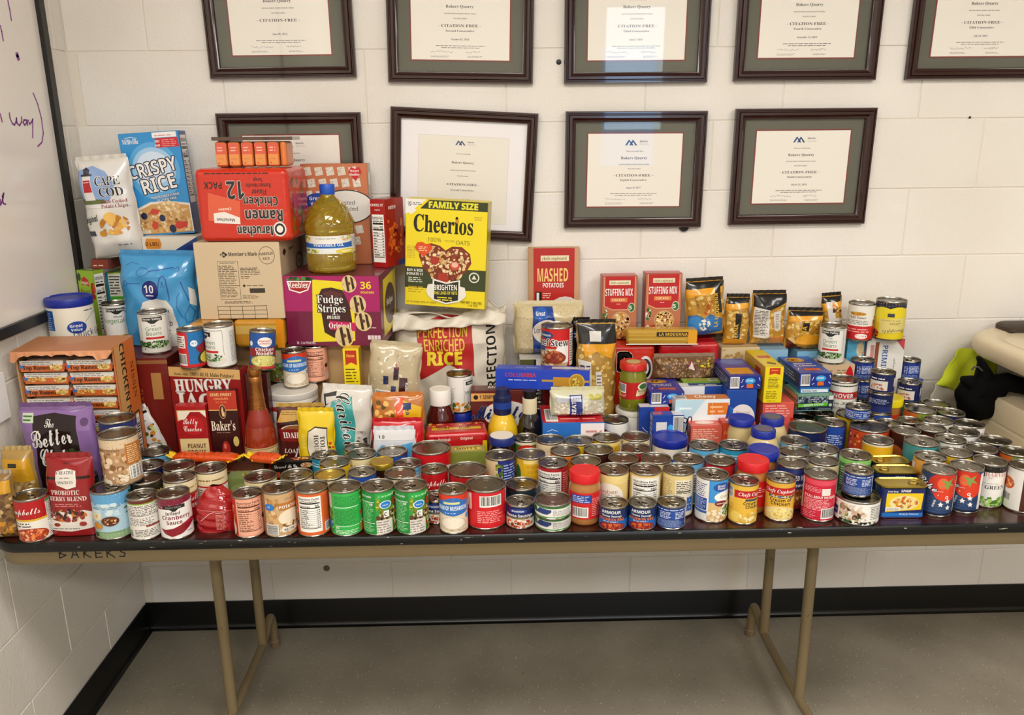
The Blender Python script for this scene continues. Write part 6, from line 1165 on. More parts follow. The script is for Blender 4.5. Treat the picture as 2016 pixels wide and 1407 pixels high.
box('cereal_box', 'tall blue crispy rice cereal box standing on the white two pound box', 'box', (L[0]-.012, -.125), (R[0]+.0, -.12), WZ+.0006, zt, .06, '#2a86c4', roll=-3.2,
    front=('#2f8fcf', [('e', .50, .63, .43, .28, '#5aa8dc'), ('e', .50, .64, .36, .22, '#a0c8e8'), ('e', .5, .66, .28, .16, '#cfdff0'), ('t', 'Millville', .2, .9, .045, WH, 's', {'w': .27}), ('d', [(.1, .955), (.2, .965), (.3, .95)], 1.3, WH), ('r', .56, .945, .4, .05, '#efece8'), ('l', .6, .955, .3, .02, 1, '#c88a8a'), ('r', .6, .85, .38, .09, '#c4242c'), ('t', 'NO', .64, .9, .022, WH, 'sb'), ('t', 'NO', .64, .86, .022, WH, 'sb'), ('l', .7, .855, .26, .075, 4, '#e88a8a'),
      ('t', 'CRISPY', .53, .60, .13, WH, 'sb', {'w': .84, 'rot': 9, 'out': '#17204a', 'ow': 2.6}), ('t', 'RICE', .60, .44, .14, WH, 'sb', {'w': .62, 'rot': 9, 'out': '#17204a', 'ow': 2.6}), ('t', 'TOASTED RICE CEREAL', .62, .375, .022, '#e8eef4', 'sb', {'w': .5, 'rot': 6, 'out': '#1a3a6a', 'ow': .5}), ('t', 'GLUTEN FREE', .64, .34, .022, '#e8eef4', 'sb', {'w': .34, 'rot': 6, 'out': '#1a3a6a', 'ow': .5}),
      ('p', [(.0, .02), (.0, .2), (.12, .28), (.35, .335), (.7, .33), (1, .3), (1, .02)], '#e4dccd'), ('p', [(.02, .02), (.03, .2), (.14, .26), (.36, .31), (.7, .31), (.98, .28), (.98, .02)], '#c99a5a'), ('g', .04, .03, .93, .22, ['#e0c492', '#cfa868', '#efdcb4', '#d9b67a', '#b8854a'], 150, 5), ('e', .2, .2, .055, .035, '#1c2444'), ('e', .5, .17, .05, .035, '#232c50'), ('e', .65, .06, .06, .04, '#1c2444'), ('p', [(.3, .23), (.36, .27), (.48, .25), (.44, .21), (.34, .21)], '#c8402c'), ('p', [(.3, .1), (.34, .15), (.42, .13), (.4, .07), (.33, .06)], '#c8402c'), ('p', [(.68, .08), (.74, .13), (.92, .12), (.9, .07), (.75, .05)], '#c4382a'), ('e', .64, .28, .2, .05, '#d9b67a'), ('f', .64, .29, .18, .05, ['#efdcb4', '#cfa868'], 26, 5)]
      +[('r', .06+.055*i, .025, .045, .035, '#dcd4c0') for i in range(4)]),
    right=('#20408a', [('n', .12, .3, .76, .66)]))
# cheerful yellow cereal box on the rice sack
CZ0 = 1.150; L, R = ZP(786, 592, 943, 601, CZ0); R = (R[0], R[1])
L = (L[0], -.17); zt = (PY(799, 380, -.17)[2]+PY(960, 408, -.20)[2])/2; Rx = PY(952, 500, -.205)[0]; Lx = PY(792, 490, -.17)[0]
box('cereal_box', 'bright yellow oat cereal box with heart bowl standing on the rice sack', 'box', (Lx, -.17), (Rx, -.205), CZ0, zt, .066, '#d9c414', roll=3.0,
    front=('#e8d21c', [('p', [(.0, .86), (.07, .88), (.14, .93), (.26, 1), (0, 1)], '#e8e4dc'), ('p', [(.0, .90), (.0, .8999), (.07, .855), (.14, .9), (.05, .93)], '#e8e4dc'), ('p', [(.18, .915), (.29, .998), (.998, .998), (.998, .915)], '#2c3414'), ('t', 'G', .06, .935, .04, '#1c2a5a', 'sc'), ('l', .09, .945, .12, .03, 2, '#5a5a6a'), ('t', 'FAMILY SIZE', .6, .928, .055, '#e8e03a', 'sb', {'w': .62, 'out': '#e8e03a', 'ow': .9}),
      ('t', 'Cheerios', .5, .70, .155, '#14120e', 's', {'w': .74, 'rot': -1, 'out': '#14120e', 'ow': .5}), ('e', .635, .815, .022, .018, '#c98a1c'), ('t', '100%', .37, .615, .038, '#5a4a14', 'r', {'w': .2}), ('t', 'WHOLE GRAIN', .55, .62, .02, '#8a7a24', 'r', {'w': .12}), ('t', 'OATS', .72, .60, .038, '#5a4a14', 'r', {'w': .18}), ('l', .84, .83, .13, .04, 2, '#b8982a'), ('l', .02, .45, .12, .12, 8, '#b8982a'),
      ('r', .0, .17, 1.0, .2, '#363e1c'), ('t', 'BUY A BOX', .13, .325, .025, WH, 'sb', {'w': .2}), ('t', 'DONATE $1', .13, .29, .025, WH, 'sb', {'w': .21}), ('l', .04, .22, .18, .055, 3, '#d8d8c8'),
      ('p', [(.17, .48), (.21, .56), (.32, .60), (.43, .58), (.5, .54), (.58, .58), (.7, .58), (.8, .52), (.82, .43), (.75, .34), (.62, .27), (.5, .20), (.36, .27), (.22, .37)], '#7a2c16'), ('f', .35, .46, .165, .115, ['#e0c08a', '#c99a5a', '#8a3a1c', '#efd8a8'], 70, 4.5), ('f', .64, .45, .165, .11, ['#e0c08a', '#c99a5a', '#8a3a1c', '#efd8a8'], 70, 4.5), ('f', .5, .34, .22, .11, ['#e0c08a', '#c99a5a', '#8a3a1c', '#efd8a8'], 70, 4.5), ('e', .37, .44, .055, .04, '#a8301c'), ('e', .62, .40, .06, .04, '#c8503c'), ('e', .62, .41, .04, .025, '#e8b8a0'), ('e', .48, .28, .07, .05, '#a8301c'),
      ('p', [(.12, .55), (.15, .60), (.21, .61), (.26, .59), (.31, .60), (.34, .55), (.28, .50), (.23, .47)], '#d84a1c'), ('l', .17, .52, .13, .05, 3, '#f0d0a0'),
      ('p', [(.3, .1), (.27, .14), (.29, .21), (.35, .22), (.35, .27), (.52, .24), (.69, .27), (.69, .21), (.75, .2), (.77, .12), (.73, .09), (.68, .06), (.52, .03), (.36, .06)], '#e8e4d8'), ('p', [(.37, .25), (.52, .225), (.67, .255), (.67, .075), (.52, .045), (.37, .075)], '#1c1f14'), ('t', 'BRIGHTEN', .52, .165, .052, '#efece0', 'sb', {'w': .3, 'rot': 3}), ('t', 'THE LIVES OF VETS', .52, .125, .028, '#e8d83a', 'sb', {'w': .29, 'rot': 3}), ('l', .41, .06, .22, .045, 2, '#e8d83a'), ('e', .86, .3, .065, .05, '#dcdccc'), ('e', .86, .3, .05, .038, '#363e1c'), ('p', [(.83, .285), (.86, .325), (.89, .285)], '#dcdccc'), ('l', .04, .12, .2, .07, 3, '#b89a1c'), ('l', .03, .03, .38, .02, 1, '#b89a1c'), ('t', 'NET WT 1 LB 2 OZ', .84, .05, .022, '#5a4a14', 'sb', {'w': .26}), ('t', '(18 OZ)', .86, .02, .02, '#5a4a14', 'sb', {'w': .16})]),
    right=('#c9b41c', []))
# ---- middle: pasta box, rice box, cereal box lying
L, R, zc = YP(975, 722, 1160, 734, -.285, -.325); cb = zc-.058
box('pasta_box', 'long royal blue pasta box with gold medallion lying across the rice box', 'box', L, R, cb, zc, .045, '#1f3fb0',
    front=('#2142b8', [('t', 'COLUMBIA', .28, .62, .2, '#c4383c', 'sb', {'w': .42}), ('l', .14, .42, .33, .1, 1, '#c8d4f0'), ('r', .5, .42, .5, .1, '#b8923a'), ('r', .62, .2, .18, .46, '#b8862c'), ('e', .87, .44, .085, .42, '#caa432'), ('e', .87, .44, .07, .35, '#a8842a'), ('f', .87, .44, .05, .28, ['#d9b84a', '#8a6a1c', '#e0c86a'], 20, 3)]), top=('#2142b8', [('l', .2, .3, .3, .3, 1, '#8a9ad8'), ('r', .6, .3, .4, .5, '#c8c4c0'), ('b', .86, .3, .1, .5)]))
L, R, _q = YP(942, 749, 1058, 757, -.287)
box('rice_box', 'brown minute rice box with white oval behind the mustard', 'box', L, R, TZ, cb-.001, .05, '#5a1c16',
    front=('#5c1a18', [('r', .0, .84, .5, .12, '#dca45a'), ('e', .08, .9, .04, .035, BK), ('t', '1 SIMPLE', .3, .875, .055, BK, 'sb', {'w': .3}), ('e', .6, .64, .42, .22, '#8a1c1c'), ('e', .6, .64, .4, .2, '#e6e2dc'), ('t', 'Minute', .52, .57, .2, '#1a2a66', 'sc', {'w': .9, 'out': WH, 'ow': 1.}), ('f', .6, .2, .4, .18, ['#c9a07a', '#8a4a34', '#e0c8a8'], 30, 6)]), right=('#4a1614', []), top=('#5a2420', [('t', 'Minute', .5, .4, .4, WH, 'bi', {'w': .4})]))
CANS['Q'] = (.034, .128)
can(1078, 797, 'Q', 'delmonte', 'black can with red badge behind the barbecue sauce', 0)
L, R, zm = YP(1068, 834, 1190, 829, -.41)
box('cereal_box', 'blue cereal box lying on its side with red upper face', 'box', L, R, TZ, zm, .150, '#2566b0',
    front=('#2a6cbc', [('t', 'Millville', .16, .56, .17, WH, 's', {'w': .28}), ('d', [(.08, .82), (.16, .86), (.24, .82)], 1.2, WH), ('r', .62, .70, .38, .28, '#efe4e2'), ('r', .62, .45, .38, .25, '#d9484c'), ('t', 'NO', .66, .52, .1, WH, 'sb'), ('l', .7, .76, .28, .1, 1, '#c88a8a'), ('t', 'Crispy', .55, .06, .2, WH, 'bi', {'w': .5, 'out': '#16245c'})]),
    top=('#b81c22', [('b', .06, .06, .2, .7), ('t', 'twister', .38, .4, .2, WH, 'bi', {'w': .26}), ('t', '12 oz', .82, .4, .16, WH, 'sb'), ('l', .3, .15, .6, .1, 1, '#e8a8a8'), ('r', .59, .0, .01, 1, '#d85a5a')]))
# ---- mashed potato box and its stand
SZ = .982; L, R = ZP(1012, 664, 1140, 664, SZ)
L = (.075, -.165); R = (.285, -.165)
box('storage_box', 'white and olive box standing under the bag of long grain rice', 'box', L, R, TZ, SZ, .155, '#d8d4cc', front=('#dad6ce', [('r', .0, .0, .2, 1, '#5a5a34'), ('r', .2, .0, .03, 1, '#1c1410'), ('r', .23, .0, .3, .98, '#e6e2da'), ('t', 'AUTHORITY', .34, .5, .12, BK, 'sb', {'rot': 90, 'w': None}), ('r', .27, .1, .02, .8, '#8a8478')]))
L, R, zt = YP(1041, 491, 1144, 490, -.06)
box('potato_box', 'red mashed potatoes box against the wall above the bagged rice', 'box', L, R, SZ+.0006, zt, .045, '#b8906a',
    front=('#b5221e', [('r', .0, .0, .1, 1, '#b88a64'), ('r', .9, .2, .1, .8, '#c49a78'), ('p', [(.0, .0), (.0, .5), (.1, .42), (.14, .3), (.3, .26), (.3, .0)], '#c89a4a'), ('e', .07, .3, .1, .12, '#b8862c'), ('e', .1, .2, .12, .09, '#d0a44a'), ('r', .24, .87, .55, .055, '#e6dcb8'), ('t', 'chefs cupboard', .52, .882, .03, '#8a6a2c', 's', {'w': .48}), ('t', 'MASHED', .5, .67, .13, '#efc87a', 'sb', {'w': .62}), ('t', 'POTATOES', .5, .61, .045, WH, 'sb', {'w': .42}), ('r', .14, .45, .12, .12, '#14120f'), ('r', .16, .46, .05, .1, '#e6e2da'), ('l', .28, .5, .18, .06, 3, '#e6c8b8'), ('e', .72, .26, .42, .26, '#d8d4cc'), ('e', .74, .25, .37, .225, '#d9c46a'), ('e', .72, .3, .3, .14, '#e8d98a'), ('f', .74, .25, .32, .16, ['#f0e6a8', '#dcc864', '#e6d684'], 26, 9), ('f', .7, .2, .14, .05, ['#2a3a1c', '#3a5a24'], 7, 1.6)]), right=('#a84a3a', []))
# ---- stuffing boxes on the noodle multipacks
L, R, mA = YP(1224, 681, 1291, 678, -.14)
box('noodle_multipack', 'orange-red noodle multipack under the left stuffing box', 'package', (L[0]-.03, -.14), (R[0], -.14), TZ, mA, .11, '#cf3a1a', bev=.012, mat=NOOD, pm_=FILM, front=[('t', 'P', .40, .72, .2, BK, 'sb', {'rot': 0, 'out': '#e8e0d8'}), ('e', .78, .74, .17, .14, '#e8e0d8'), ('e', .78, .74, .13, .11, BK), ('e', .78, .74, .08, .07, '#e8e0d8'), ('e', .78, .74, .04, .035, BK), ('t', 'M', .78, .5, .14, BK, 'sb', {'rot': -90, 'out': '#e8e0d8'}), ('t', 'R', .45, .55, .12, BK, 'sb', {'out': '#e8e0d8'}), ('r', .1, .3, .8, .04, '#e88a5a')])
L, R, mB = YP(1296, 675, 1418, 676, -.14)
box('noodle_multipack', 'crimson noodle multipack standing behind the bag of beans', 'package', (L[0]+.004, -.14), R, TZ, mB, .11, '#b81a20', bev=.012, mat=pm('crimson_film', '#b5151c', .24, 0, .5, bump=(24, .5, .006)), pm_=FILM, front=[('p', [(.2, .84), (.62, .76), (.6, .4), (.2, .4)], '#c42a30'), ('d', [(.2, .4), (.2, .84), (.62, .78), (.6, .4)], 1, '#d86a64'), ('r', .26, .5, .12, .2, '#e0c8c0'), ('r', .4, .54, .16, .18, '#c86a6a'), ('t', 'PACK', .7, .66, .09, BK, 'sb', {'rot': 90, 'out': '#e8e0d8', 'w': None})])
for (xl, xr, lb) in ((1186, 1256, 'red stuffing mix box on the left, nearer the mashed potatoes'), (1272, 1344, 'red stuffing mix box on the right, beside the noodle bags')):
    zb = max(mA, mB)+.0006; L, R, zt = YP(xl, 543 if xl < 1200 else 538, xr, 543 if xl < 1200 else 538, -.075)
    box('stuffing_box', lb, 'box', L, R, zb, zt, .05, '#a83a2a',
        front=('#b8704a', [('p', [(.06, .99), (.94, .99), (.94, .52), (.7, .46), (.3, .46), (.06, .52)], '#d8a884'), ('p', [(.08, .99), (.92, .99), (.92, .53), (.7, .475), (.3, .475), (.08, .53)], '#b81c1e'), ('r', .2, .86, .6, .07, '#e6dcb8'), ('t', 'chefs cupboard', .5, .875, .035, '#8a6a2c', 's', {'w': .52}), ('t', 'STUFFING MIX', .5, .69, .11, WH, 'sb', {'w': .78}), ('r', .24, .59, .48, .065, '#d9783a'), ('t', 'CHICKEN', .48, .605, .035, '#f0d8b0', 'sb', {'w': .36}), ('l', .42, .55, .12, .02, 1, WH), ('e', .84, .5, .1, .075, '#dcd4c0'), ('e', .84, .5, .085, .065, '#2f6a2c'), ('t', '5', .84, .47, .06, WH, 'sb'),
            ('f', .1, .38, .08, .1, ['#e0dcd0', '#2f5a24', '#4a7a2c'], 16, 4), ('e', .54, .28, .28, .16, '#c99a6a'), ('f', .54, .28, .25, .14, ['#c98a2c', '#e8c87a', '#8a4a1c', '#f0dca8'], 70, 4), ('g', .3, .0, .68, .16, ['#c98a2c', '#e0b45a', '#8a4a1c'], 50, 5), ('p', [(.02, .18), (.1, .22), (.3, .04), (.24, .0), (.1, .0)], '#e8d0b0'), ('p', [(.16, .2), (.3, .22), (.26, .06)], '#a8401c')]), left=('#a8402c', []), top=('#b83a3c', []))
# ---- light blue flat boxes behind the macaroni boxes
L, R, zf = YP(1424, 684, 1500, 683, -.115)
box('cracker_box', 'flat cream patterned box under the upright noodle bag', 'box', L, R, TZ, zf, .09, '#c8b48c', front=('#cdb88e', [('g', .02, .72, .96, .26, ['#e0d0a8', '#b89a64', '#efe4c4', '#a8844c'], 30, 6)]), top=('#b8a47c', []))
L, R, zf2 = YP(1502, 688, 1562, 688, -.115)
box('cracker_box', 'light blue box behind the yellow macaroni box', 'box', (L[0]+.002, L[1]), R, TZ, zf2, .09, '#7fa8c4', front=('#84b0cc', []), top=('#8ab0c8', []))
L, R, zf3 = YP(1568, 692, 1640, 690, -.115)
box('cracker_box', 'light blue cracker box behind the right macaroni box', 'box', (L[0]+.003, L[1]), (R[0]-.0, R[1]), TZ, zf3, .09, '#6a9cba', front=('#7ab0d0', [('t', 'quick meals', .35, .87, .06, '#2a5a7a', 'bi', {'w': .4}), ('t', 'any time!', .4, .78, .06, '#2a5a7a', 'bi', {'w': .3}), ('f', .7, .74, .1, .1, ['#4a2c1c', '#8a5a3a'], 10, 5)]), top=('#6a8898', [('f', .3, .5, .2, .3, ['#4a3424', '#9a7a54', '#c9a878'], 20, 8)]))
# ---- macaroni boxes
MACF = lambda: [('r', .05, .08, .28, .84, '#d8d4cc'), ('b', .05, .08, .28, .84), ('e', .66, .62, .16, .22, '#3aa0dc'), ('t', 'Great', .66, .58, .16, '#e6f2fa', 'sb', {'w': .2}), ('r', .56, .1, .2, .28, '#d96a2c'), ('d', [(.44, .74), (.41, .56), (.38, .5)], 1.5, WH), ('d', [(.9, .36), (.96, .24)], 1.5, WH), ('d', [(.4, .18), (.46, .26)], 1.5, WH), ('d', [(.93, .85), (.96, .66)], 1.5, WH)]
MACT = [('e', .38, .78, .3, .14, '#c98a1c'), ('f', .38, .78, .26, .11, ['#d9a02c', '#b8701c', '#e6b84a'], 26, 6), ('t', 'Macaroni', .5, .52, .07, WH, 'bi', {'w': .6}), ('t', '& Cheese', .5, .4, .07, WH, 'bi', {'w': .7}), ('r', .3, .16, .5, .12, '#c8562a'), ('d', [(.1, .2), (.16, .3)], 1.6, WH)]
def macbox(xl, yl, xr, yr, Y, h, label, base=None, dep=.18, col='#1c2f86', top=MACT, z=None):
    L, R, zt = YP(xl, yl, xr, yr, Y)
    return box('macaroni_box', label, 'box', L, R, zt-h, zt, dep, col, front=(col, MACF()), left=('#24306a', [('l', .1, .2, .8, .6, 3, '#8a90b0')]), top=('#33308a', top)), zt-h, L, R
o, z1, L, R = macbox(1275, 765, 1342, 762, -.275, .038, 'purple-topped macaroni box lying right of the pickle jar', dep=.125)
box('macaroni_box', 'navy macaroni box hidden under the purple-topped one', 'box', (L[0]+.004, L[1]+.004), (R[0]-.002, R[1]+.004), TZ, z1-.0004, .11, '#141d50', front=('#141d50', [('l', .2, .8, .6, .1, 1, '#8a90b0')]))
o, z2, L, R = macbox(1434, 740, 1498, 736, -.31, .040, 'macaroni box with orange panel resting on the blue upright box', top=[('r', .1, .1, .75, .34, '#c98a1c'), ('e', .5, .8, .4, .14, '#3a5aa8')])
box('macaroni_box', 'upright blue macaroni box with white oval behind the chewy bars', 'box', (L[0]-.004, L[1]+.002), (R[0]-.010, R[1]+.002), TZ, z2-.0004, .06, '#1d4290',
    front=('#1f489c', [('e', .55, .56, .42, .22, '#e4e2de'), ('t', 'Macaroni', .58, .62, .055, '#c98a5a', 'r', {'w': .46}), ('t', '& Cheese', .58, .54, .055, '#c98a5a', 'r', {'w': .46}), ('t', 'Original', .62, .44, .055, '#2a3a5a', 'r', {'w': .36}), ('e', .14, .68, .1, .07, '#1c6ac0'), ('f', .5, .1, .4, .1, ['#d9a02c', '#e6b84a'], 20, 5)]))
L, R, z3 = YP(1583, 735, 1639, 734, -.30); z3b = z3-.040
box('macaroni_box', 'macaroni box on top of the smoked oysters stack', 'box', (L[0]-.012, L[1]), R, z3b, z3, .18, '#1c2f86', front=('#1c2f86', MACF()), left=('#20285a', [('l', .1, .2, .8, .6, 3, '#a8aac0')]), top=('#24489a', MACT))
L4, R4 = ZP(1572, 763, 1634, 761, z3b-.024)
L4 = (L[0]-.006, L[1]+.004); R4 = (R[0]-.003, R[1]+.004)
box('side_dish_box', 'thin light blue box between oysters and macaroni boxes', 'box', L4, R4, z3b-.0195, z3b-.0004, .15, '#2a6ab0', front=('#2f72b8', [('r', .04, .1, .92, .5, '#d8e0e8'), ('t', 'Nutrition Facts', .34, .18, .3, BK, 'sb', {'w': .5})]))
zo = z3b-.02
L5 = PY(1572, 770, -.315); R5 = PY(1643, 768, -.315)
box('oyster_box', 'green and navy smoked oysters box above the lids', 'box', L5, R5, PY(1606, 808, -.315)[2], zo, .11, '#2a3a34', bev=.001,
    front=('#1a2a3c', [('r', .0, .93, 1, .07, '#7aa88a'), ('r', .0, .0, 1, .03, '#8ab89a'), ('g', .0, .5, .85, .42, ['#5a6a74', '#8a9aa4', '#34444e', '#a8b4bc'], 70, 4), ('r', .22, .66, .44, .14, '#18244c'), ('t', 'ST. JOHNS COVE', .45, .70, .06, WH, 'sb', {'w': .4}), ('p', [(.02, .24), (.02, .44), (.84, .52), (.84, .32)], '#5ab82c'), ('t', 'SMOKED OYSTERS', .46, .345, .1, WH, 'sb', {'w': .66, 'rot': 2}), ('l', .1, .26, .3, .05, 1, '#dff0c8'), ('r', .86, .7, .13, .24, '#d8d4d0'), ('e', .92, .36, .045, .1, '#a8c8a8'), ('l', .6, .08, .36, .05, 1, '#c8d0d8'), ('g', .0, .04, .5, .16, ['#2a4a6a', '#16243c'], 20, 5)]),
    left=('#b88a6a', [('r', 0, .3, 1, .06, '#4a2a1c'), ('r', 0, .6, 1, .06, '#4a2a1c'), ('r', .0, .93, 1, .07, '#7aa88a')]), top=('#6a9a7a', []))
OYB = PY(1606, 808, -.315)[2]
can(1650, 828, 'M', None, 'bare can supporting the right end of the oysters box', 0) if False else None
# the yellow macaroni box and the salmon box under it
L, R, zy = YP(1507, 722, 1544, 722, -.32); yb = PY(1525, 793, -.32)[2]
box('macaroni_box', 'bright yellow macaroni and cheese box with red ribbon mark', 'box', L, R, yb, zy, .185, '#d9b41a', front=('#e6d019', [('p', [(.24, .78), (.24, .97), (.82, .97), (.82, .78), (.53, .82)], '#c4301c'), ('t', 'Cheese', .53, .89, .035, '#f0c84a', 'sb', {'w': .5}), ('l', .2, .4, .64, .32, 8, '#6a5a14'), ('l', .12, .12, .7, .22, 5, '#6a5a14'), ('l', .2, .04, .6, .04, 1, '#6a5a14')]),
    left=('#c99a1a', [('p', [(.55, .5), (.55, .86), (.8, .86), (.8, .5), (.68, .56)], '#a83a1c'), ('l', .1, .2, .3, .2, 3, '#8a6a14')]), top=('#d9bc1c', [('r', .2, .5, .7, .14, '#b8401c'), ('p', [(.3, .2), (.7, .12), (.8, .2), (.4, .28)], '#3a2a2a')]))
L, R = ZP(1497, 787, 1558, 786, yb-.0006)
L = (L[0], -.315); R = (R[0], -.315)
box('taco_box', 'salmon-red box underneath the yellow macaroni box', 'box', L, R, TZ, yb-.0006, .10, '#cf5448', front=('#d9584c', [('l', .08, .66, .84, .3, 6, '#efb0a4'), ('l', .08, .36, .6, .2, 4, '#efb0a4'), ('r', .9, .6, .1, .1, '#b82a20')]))
# kidney bean can on a box behind the yellow box
L, R, zk = YP(1512, 770, 1552, 770, -.14)
kb = zk
box('pasta_box', 'dark box in shadow behind the yellow macaroni box', 'box', (PY(1548, 780, -.10)[0], -.105), (PY(1566, 780, -.10)[0], -.105), TZ, kb, .03, '#3a2a34') if False else None
# ---- chewy bar boxes and friends
L, R, zw = YP(1326, 782, 1432, 778, -.322)
box('snack_bar_box', 'pale blue and white chewy snack bar box', 'box', L, R, TZ, zw, .044, '#d8e0e4', bev=.001,
    front=('#b8d8e4', [('p', [(.0, .3), (.4, .42), (1, .2), (1, 1), (.55, 1)], '#dfe8ea'), ('r', .6, .74, .38, .2, '#d9782c'), ('l', .64, .76, .3, .15, 2, '#efb88a'), ('r', .68, .74, .01, .2, '#efb88a'), ('l', .08, .82, .3, .07, 1, '#e8f2f6'), ('t', 'Chewy', .52, .38, .30, WH, 'bi', {'w': .86, 'out': '#1c2f80', 'ow': 3.2}), ('p', [(.9, .5), (.98, .9), (1, .9), (1, .62), (.95, .5)], '#24409a'), ('r', .0, .0, 1, .22, '#1c3a86')]),
    top=('#c87a3a', [('t', 'Chewy', .6, .3, .5, WH, 'bi', {'w': .4}), ('b', .02, .05, .2, .9)]))
L, R, zw2 = YP(1337, 763, 1436, 762, -.275)
box('snack_bar_box', 'second chewy snack bar box with navy and white top', 'box', L, R, TZ, zw2, .035, '#dadbe0', front=('#dcdde2', [('r', .5, .6, .5, .4, '#24489a')]), top=('#1f2f7a', [('r', .0, .0, .2, 1, '#d8d8d8'), ('l', .4, .3, .4, .3, 1, WH), ('r', 0, 0, 1, .2, '#e0e0e4')]))
L, R, zw3 = YP(1345, 752, 1420, 751, -.237)
box('snack_bar_box', 'green-topped box behind the chewy bar boxes', 'box', L, R, TZ, zw3, .035, '#6a8a2c', top=('#8aa83a', [('t', 'KERNELS', .4, .4, .3, '#b83a1c', 'sb', {'w': .5}), ('b', .72, .1, .2, .8)]))
# two blue pasta dinner boxes with bar codes
L, R, zb_ = YP(1252, 795, 1276, 800, -.312)
box('dinner_box', 'taller blue dinner box with white top panel behind the barcode box', 'box', L, (R[0]+.05, R[1]), TZ, zb_, .034, '#1d3a8c', front=('#1f3f96', [('d', [(.12, .6), (.2, .54), (.3, .5)], 1.5, WH), ('d', [(.1, .2), (.2, .16)], 1.5, WH), ('r', .5, .9, .5, .1, '#c4302c')]), top=('#cfccd0', []))
L, R, zb2 = YP(1281, 812, 1342, 808, -.350)
box('dinner_box', 'blue dinner box with square white code and yellow panel', 'box', L, R, TZ, zb2, .035, '#1d3a8c', front=('#21449c', [('r', .12, .66, .34, .2, '#dcd8d4'), ('e', .58, .74, .09, .07, '#3aa8e0'), ('r', .66, .62, .32, .36, '#d8d6d2'), ('b', .66, .62, .32, .36), ('r', .14, .28, .74, .26, '#dfb62c'), ('l', .18, .32, .66, .18, 4, '#c99a1c')]), left=('#c8c8d0', [('l', .1, .3, .8, .6, 6, '#4a4a6a')]), top=('#2a4aa0', [('r', .66, 0, .32, 1, '#c8c8cc'), ('r', .05, .3, .3, .4, '#c4383c')]))
# taco boxes
L, R, zt1 = YP(1357, 836, 1419, 831, -.372)
box('taco_box', 'left red taco shell box with salmon side facing front', 'box', L, R, TZ, zt1, .046, '#c84a34', front=('#d4604c', [('l', .06, .5, .86, .44, 8, '#efb8a4'), ('l', .06, .2, .6, .24, 4, '#efb8a4')]), top=('#c8402c', [('e', .5, .6, .3, .26, '#e0c8b8'), ('d', [(0, .2), (.4, .12), (1, .3)], 1.2, '#efc8b8')]), left=('#8a241c', []))
L, R, zt2 = YP(1426, 830, 1492, 822, -.368)
box('taco_box', 'right orange-red taco shell box with blue oval logo', 'box', (L[0]+.002, L[1]), R, TZ, zt2, .05, '#c23c20', front=('#cc4724', [('t', 'Crunchy', .22, .74, .07, '#efc88a', 'r', {'w': .3}), ('e', .3, .5, .2, .14, '#1c429a'), ('t', 'Great', .3, .5, .08, WH, 'sb', {'w': .28}), ('t', 'Value', .3, .42, .06, WH, 'sb', {'w': .26}), ('e', .66, .5, .26, .12, '#d8d4cc')]), top=('#c8402c', [('e', .4, .5, .26, .26, '#e0c8b8'), ('d', [(0, .1), (.5, .2), (1, .1)], 1.2, '#efc8b8')]))
# ---- right back: beige box, white biscuit box, blue lower boxes
L, R, zq = YP(1638, 718, 1694, 722, -.20)
box('cracker_box', 'beige box with red heart drop under the green beans can', 'box', (L[0]-.012, L[1]), R, TZ, zq, .075, '#c9ab86', front=('#ceb08c', [('l', .05, .9, .3, .03, 1, '#6a5038'), ('l', .45, .8, .4, .14, 4, '#8a7050'), ('p', [(.7, .82), (.76, .93), (.84, .99), (.92, .93), (.98, .82), (.92, .76), (.76, .76)], '#c41c22'), ('l', .75, .8, .18, .06, 2, '#efc8c0')]), top=('#d4c4a8', []))
GBZ = zq+.0006
can(1651, 641, 'M', 'clovgb', 'green beans can standing on the beige box near the stacked small cans', 0, base=GBZ, turn=-6)
L, R, zp = YP(1706, 664, 1781, 664, -.13)
L = (L[0], -.13); R = (R[0], -.13)
box('biscuit_box', 'white biscuit box with blue letters under the pineapple can', 'box', L, R, TZ, zp, .11, '#d8d0c4', front=('#e2ded6', [('r', .1, .5, .1, .42, '#c88a8a'), ('r', .22, .45, .1, .5, '#8a4a2c'), ('t', 'PRIMIUM', .42, .72, .14, '#1f5aa8', 'sb', {'rot': -90, 'w': None}), ('p', [(.72, .985), (.985, .985), (.985, .86)], '#c8484c'), ('t', 'saltines', .74, .7, .06, '#4a4a5a', 'sc', {'rot': -90, 'w': None})]), left=('#8a3a3c', [('l', .2, .3, .6, .6, 8, '#c8b8a8')]), top=('#7a3a34', []))
can(1746.6, 588.7, 'P', 'pineup', 'yellow pineapple can standing upside down on the white biscuit box', 0, base=zp+.0006, turn=0)
L, R, zs = YP(1668, 668, 1700, 668, -.13)
box('cracker_box', 'sky blue cracker box beside the white biscuit box', 'box', (L[0]-.012, L[1]+.01), (R[0]-.004, R[1]+.01), TZ, zs, .09, '#4a9cc4', front=('#5aaed4', [('e', .7, .88, .2, .08, '#d8c8a0'), ('f', .8, .8, .15, .1, ['#e0c898', '#c9a870'], 12, 4)]), top=('#3a4a54', [('e', .4, .4, .2, .2, '#9aa8b0')]))
can(1692, 595, 'M', 'chili', 'white and red chili sauce can left of the yellow pineapple can', 0, base=zs+.0006, turn=-4)
L, R, zg = YP(1772, 748, 1816, 744, -.12)
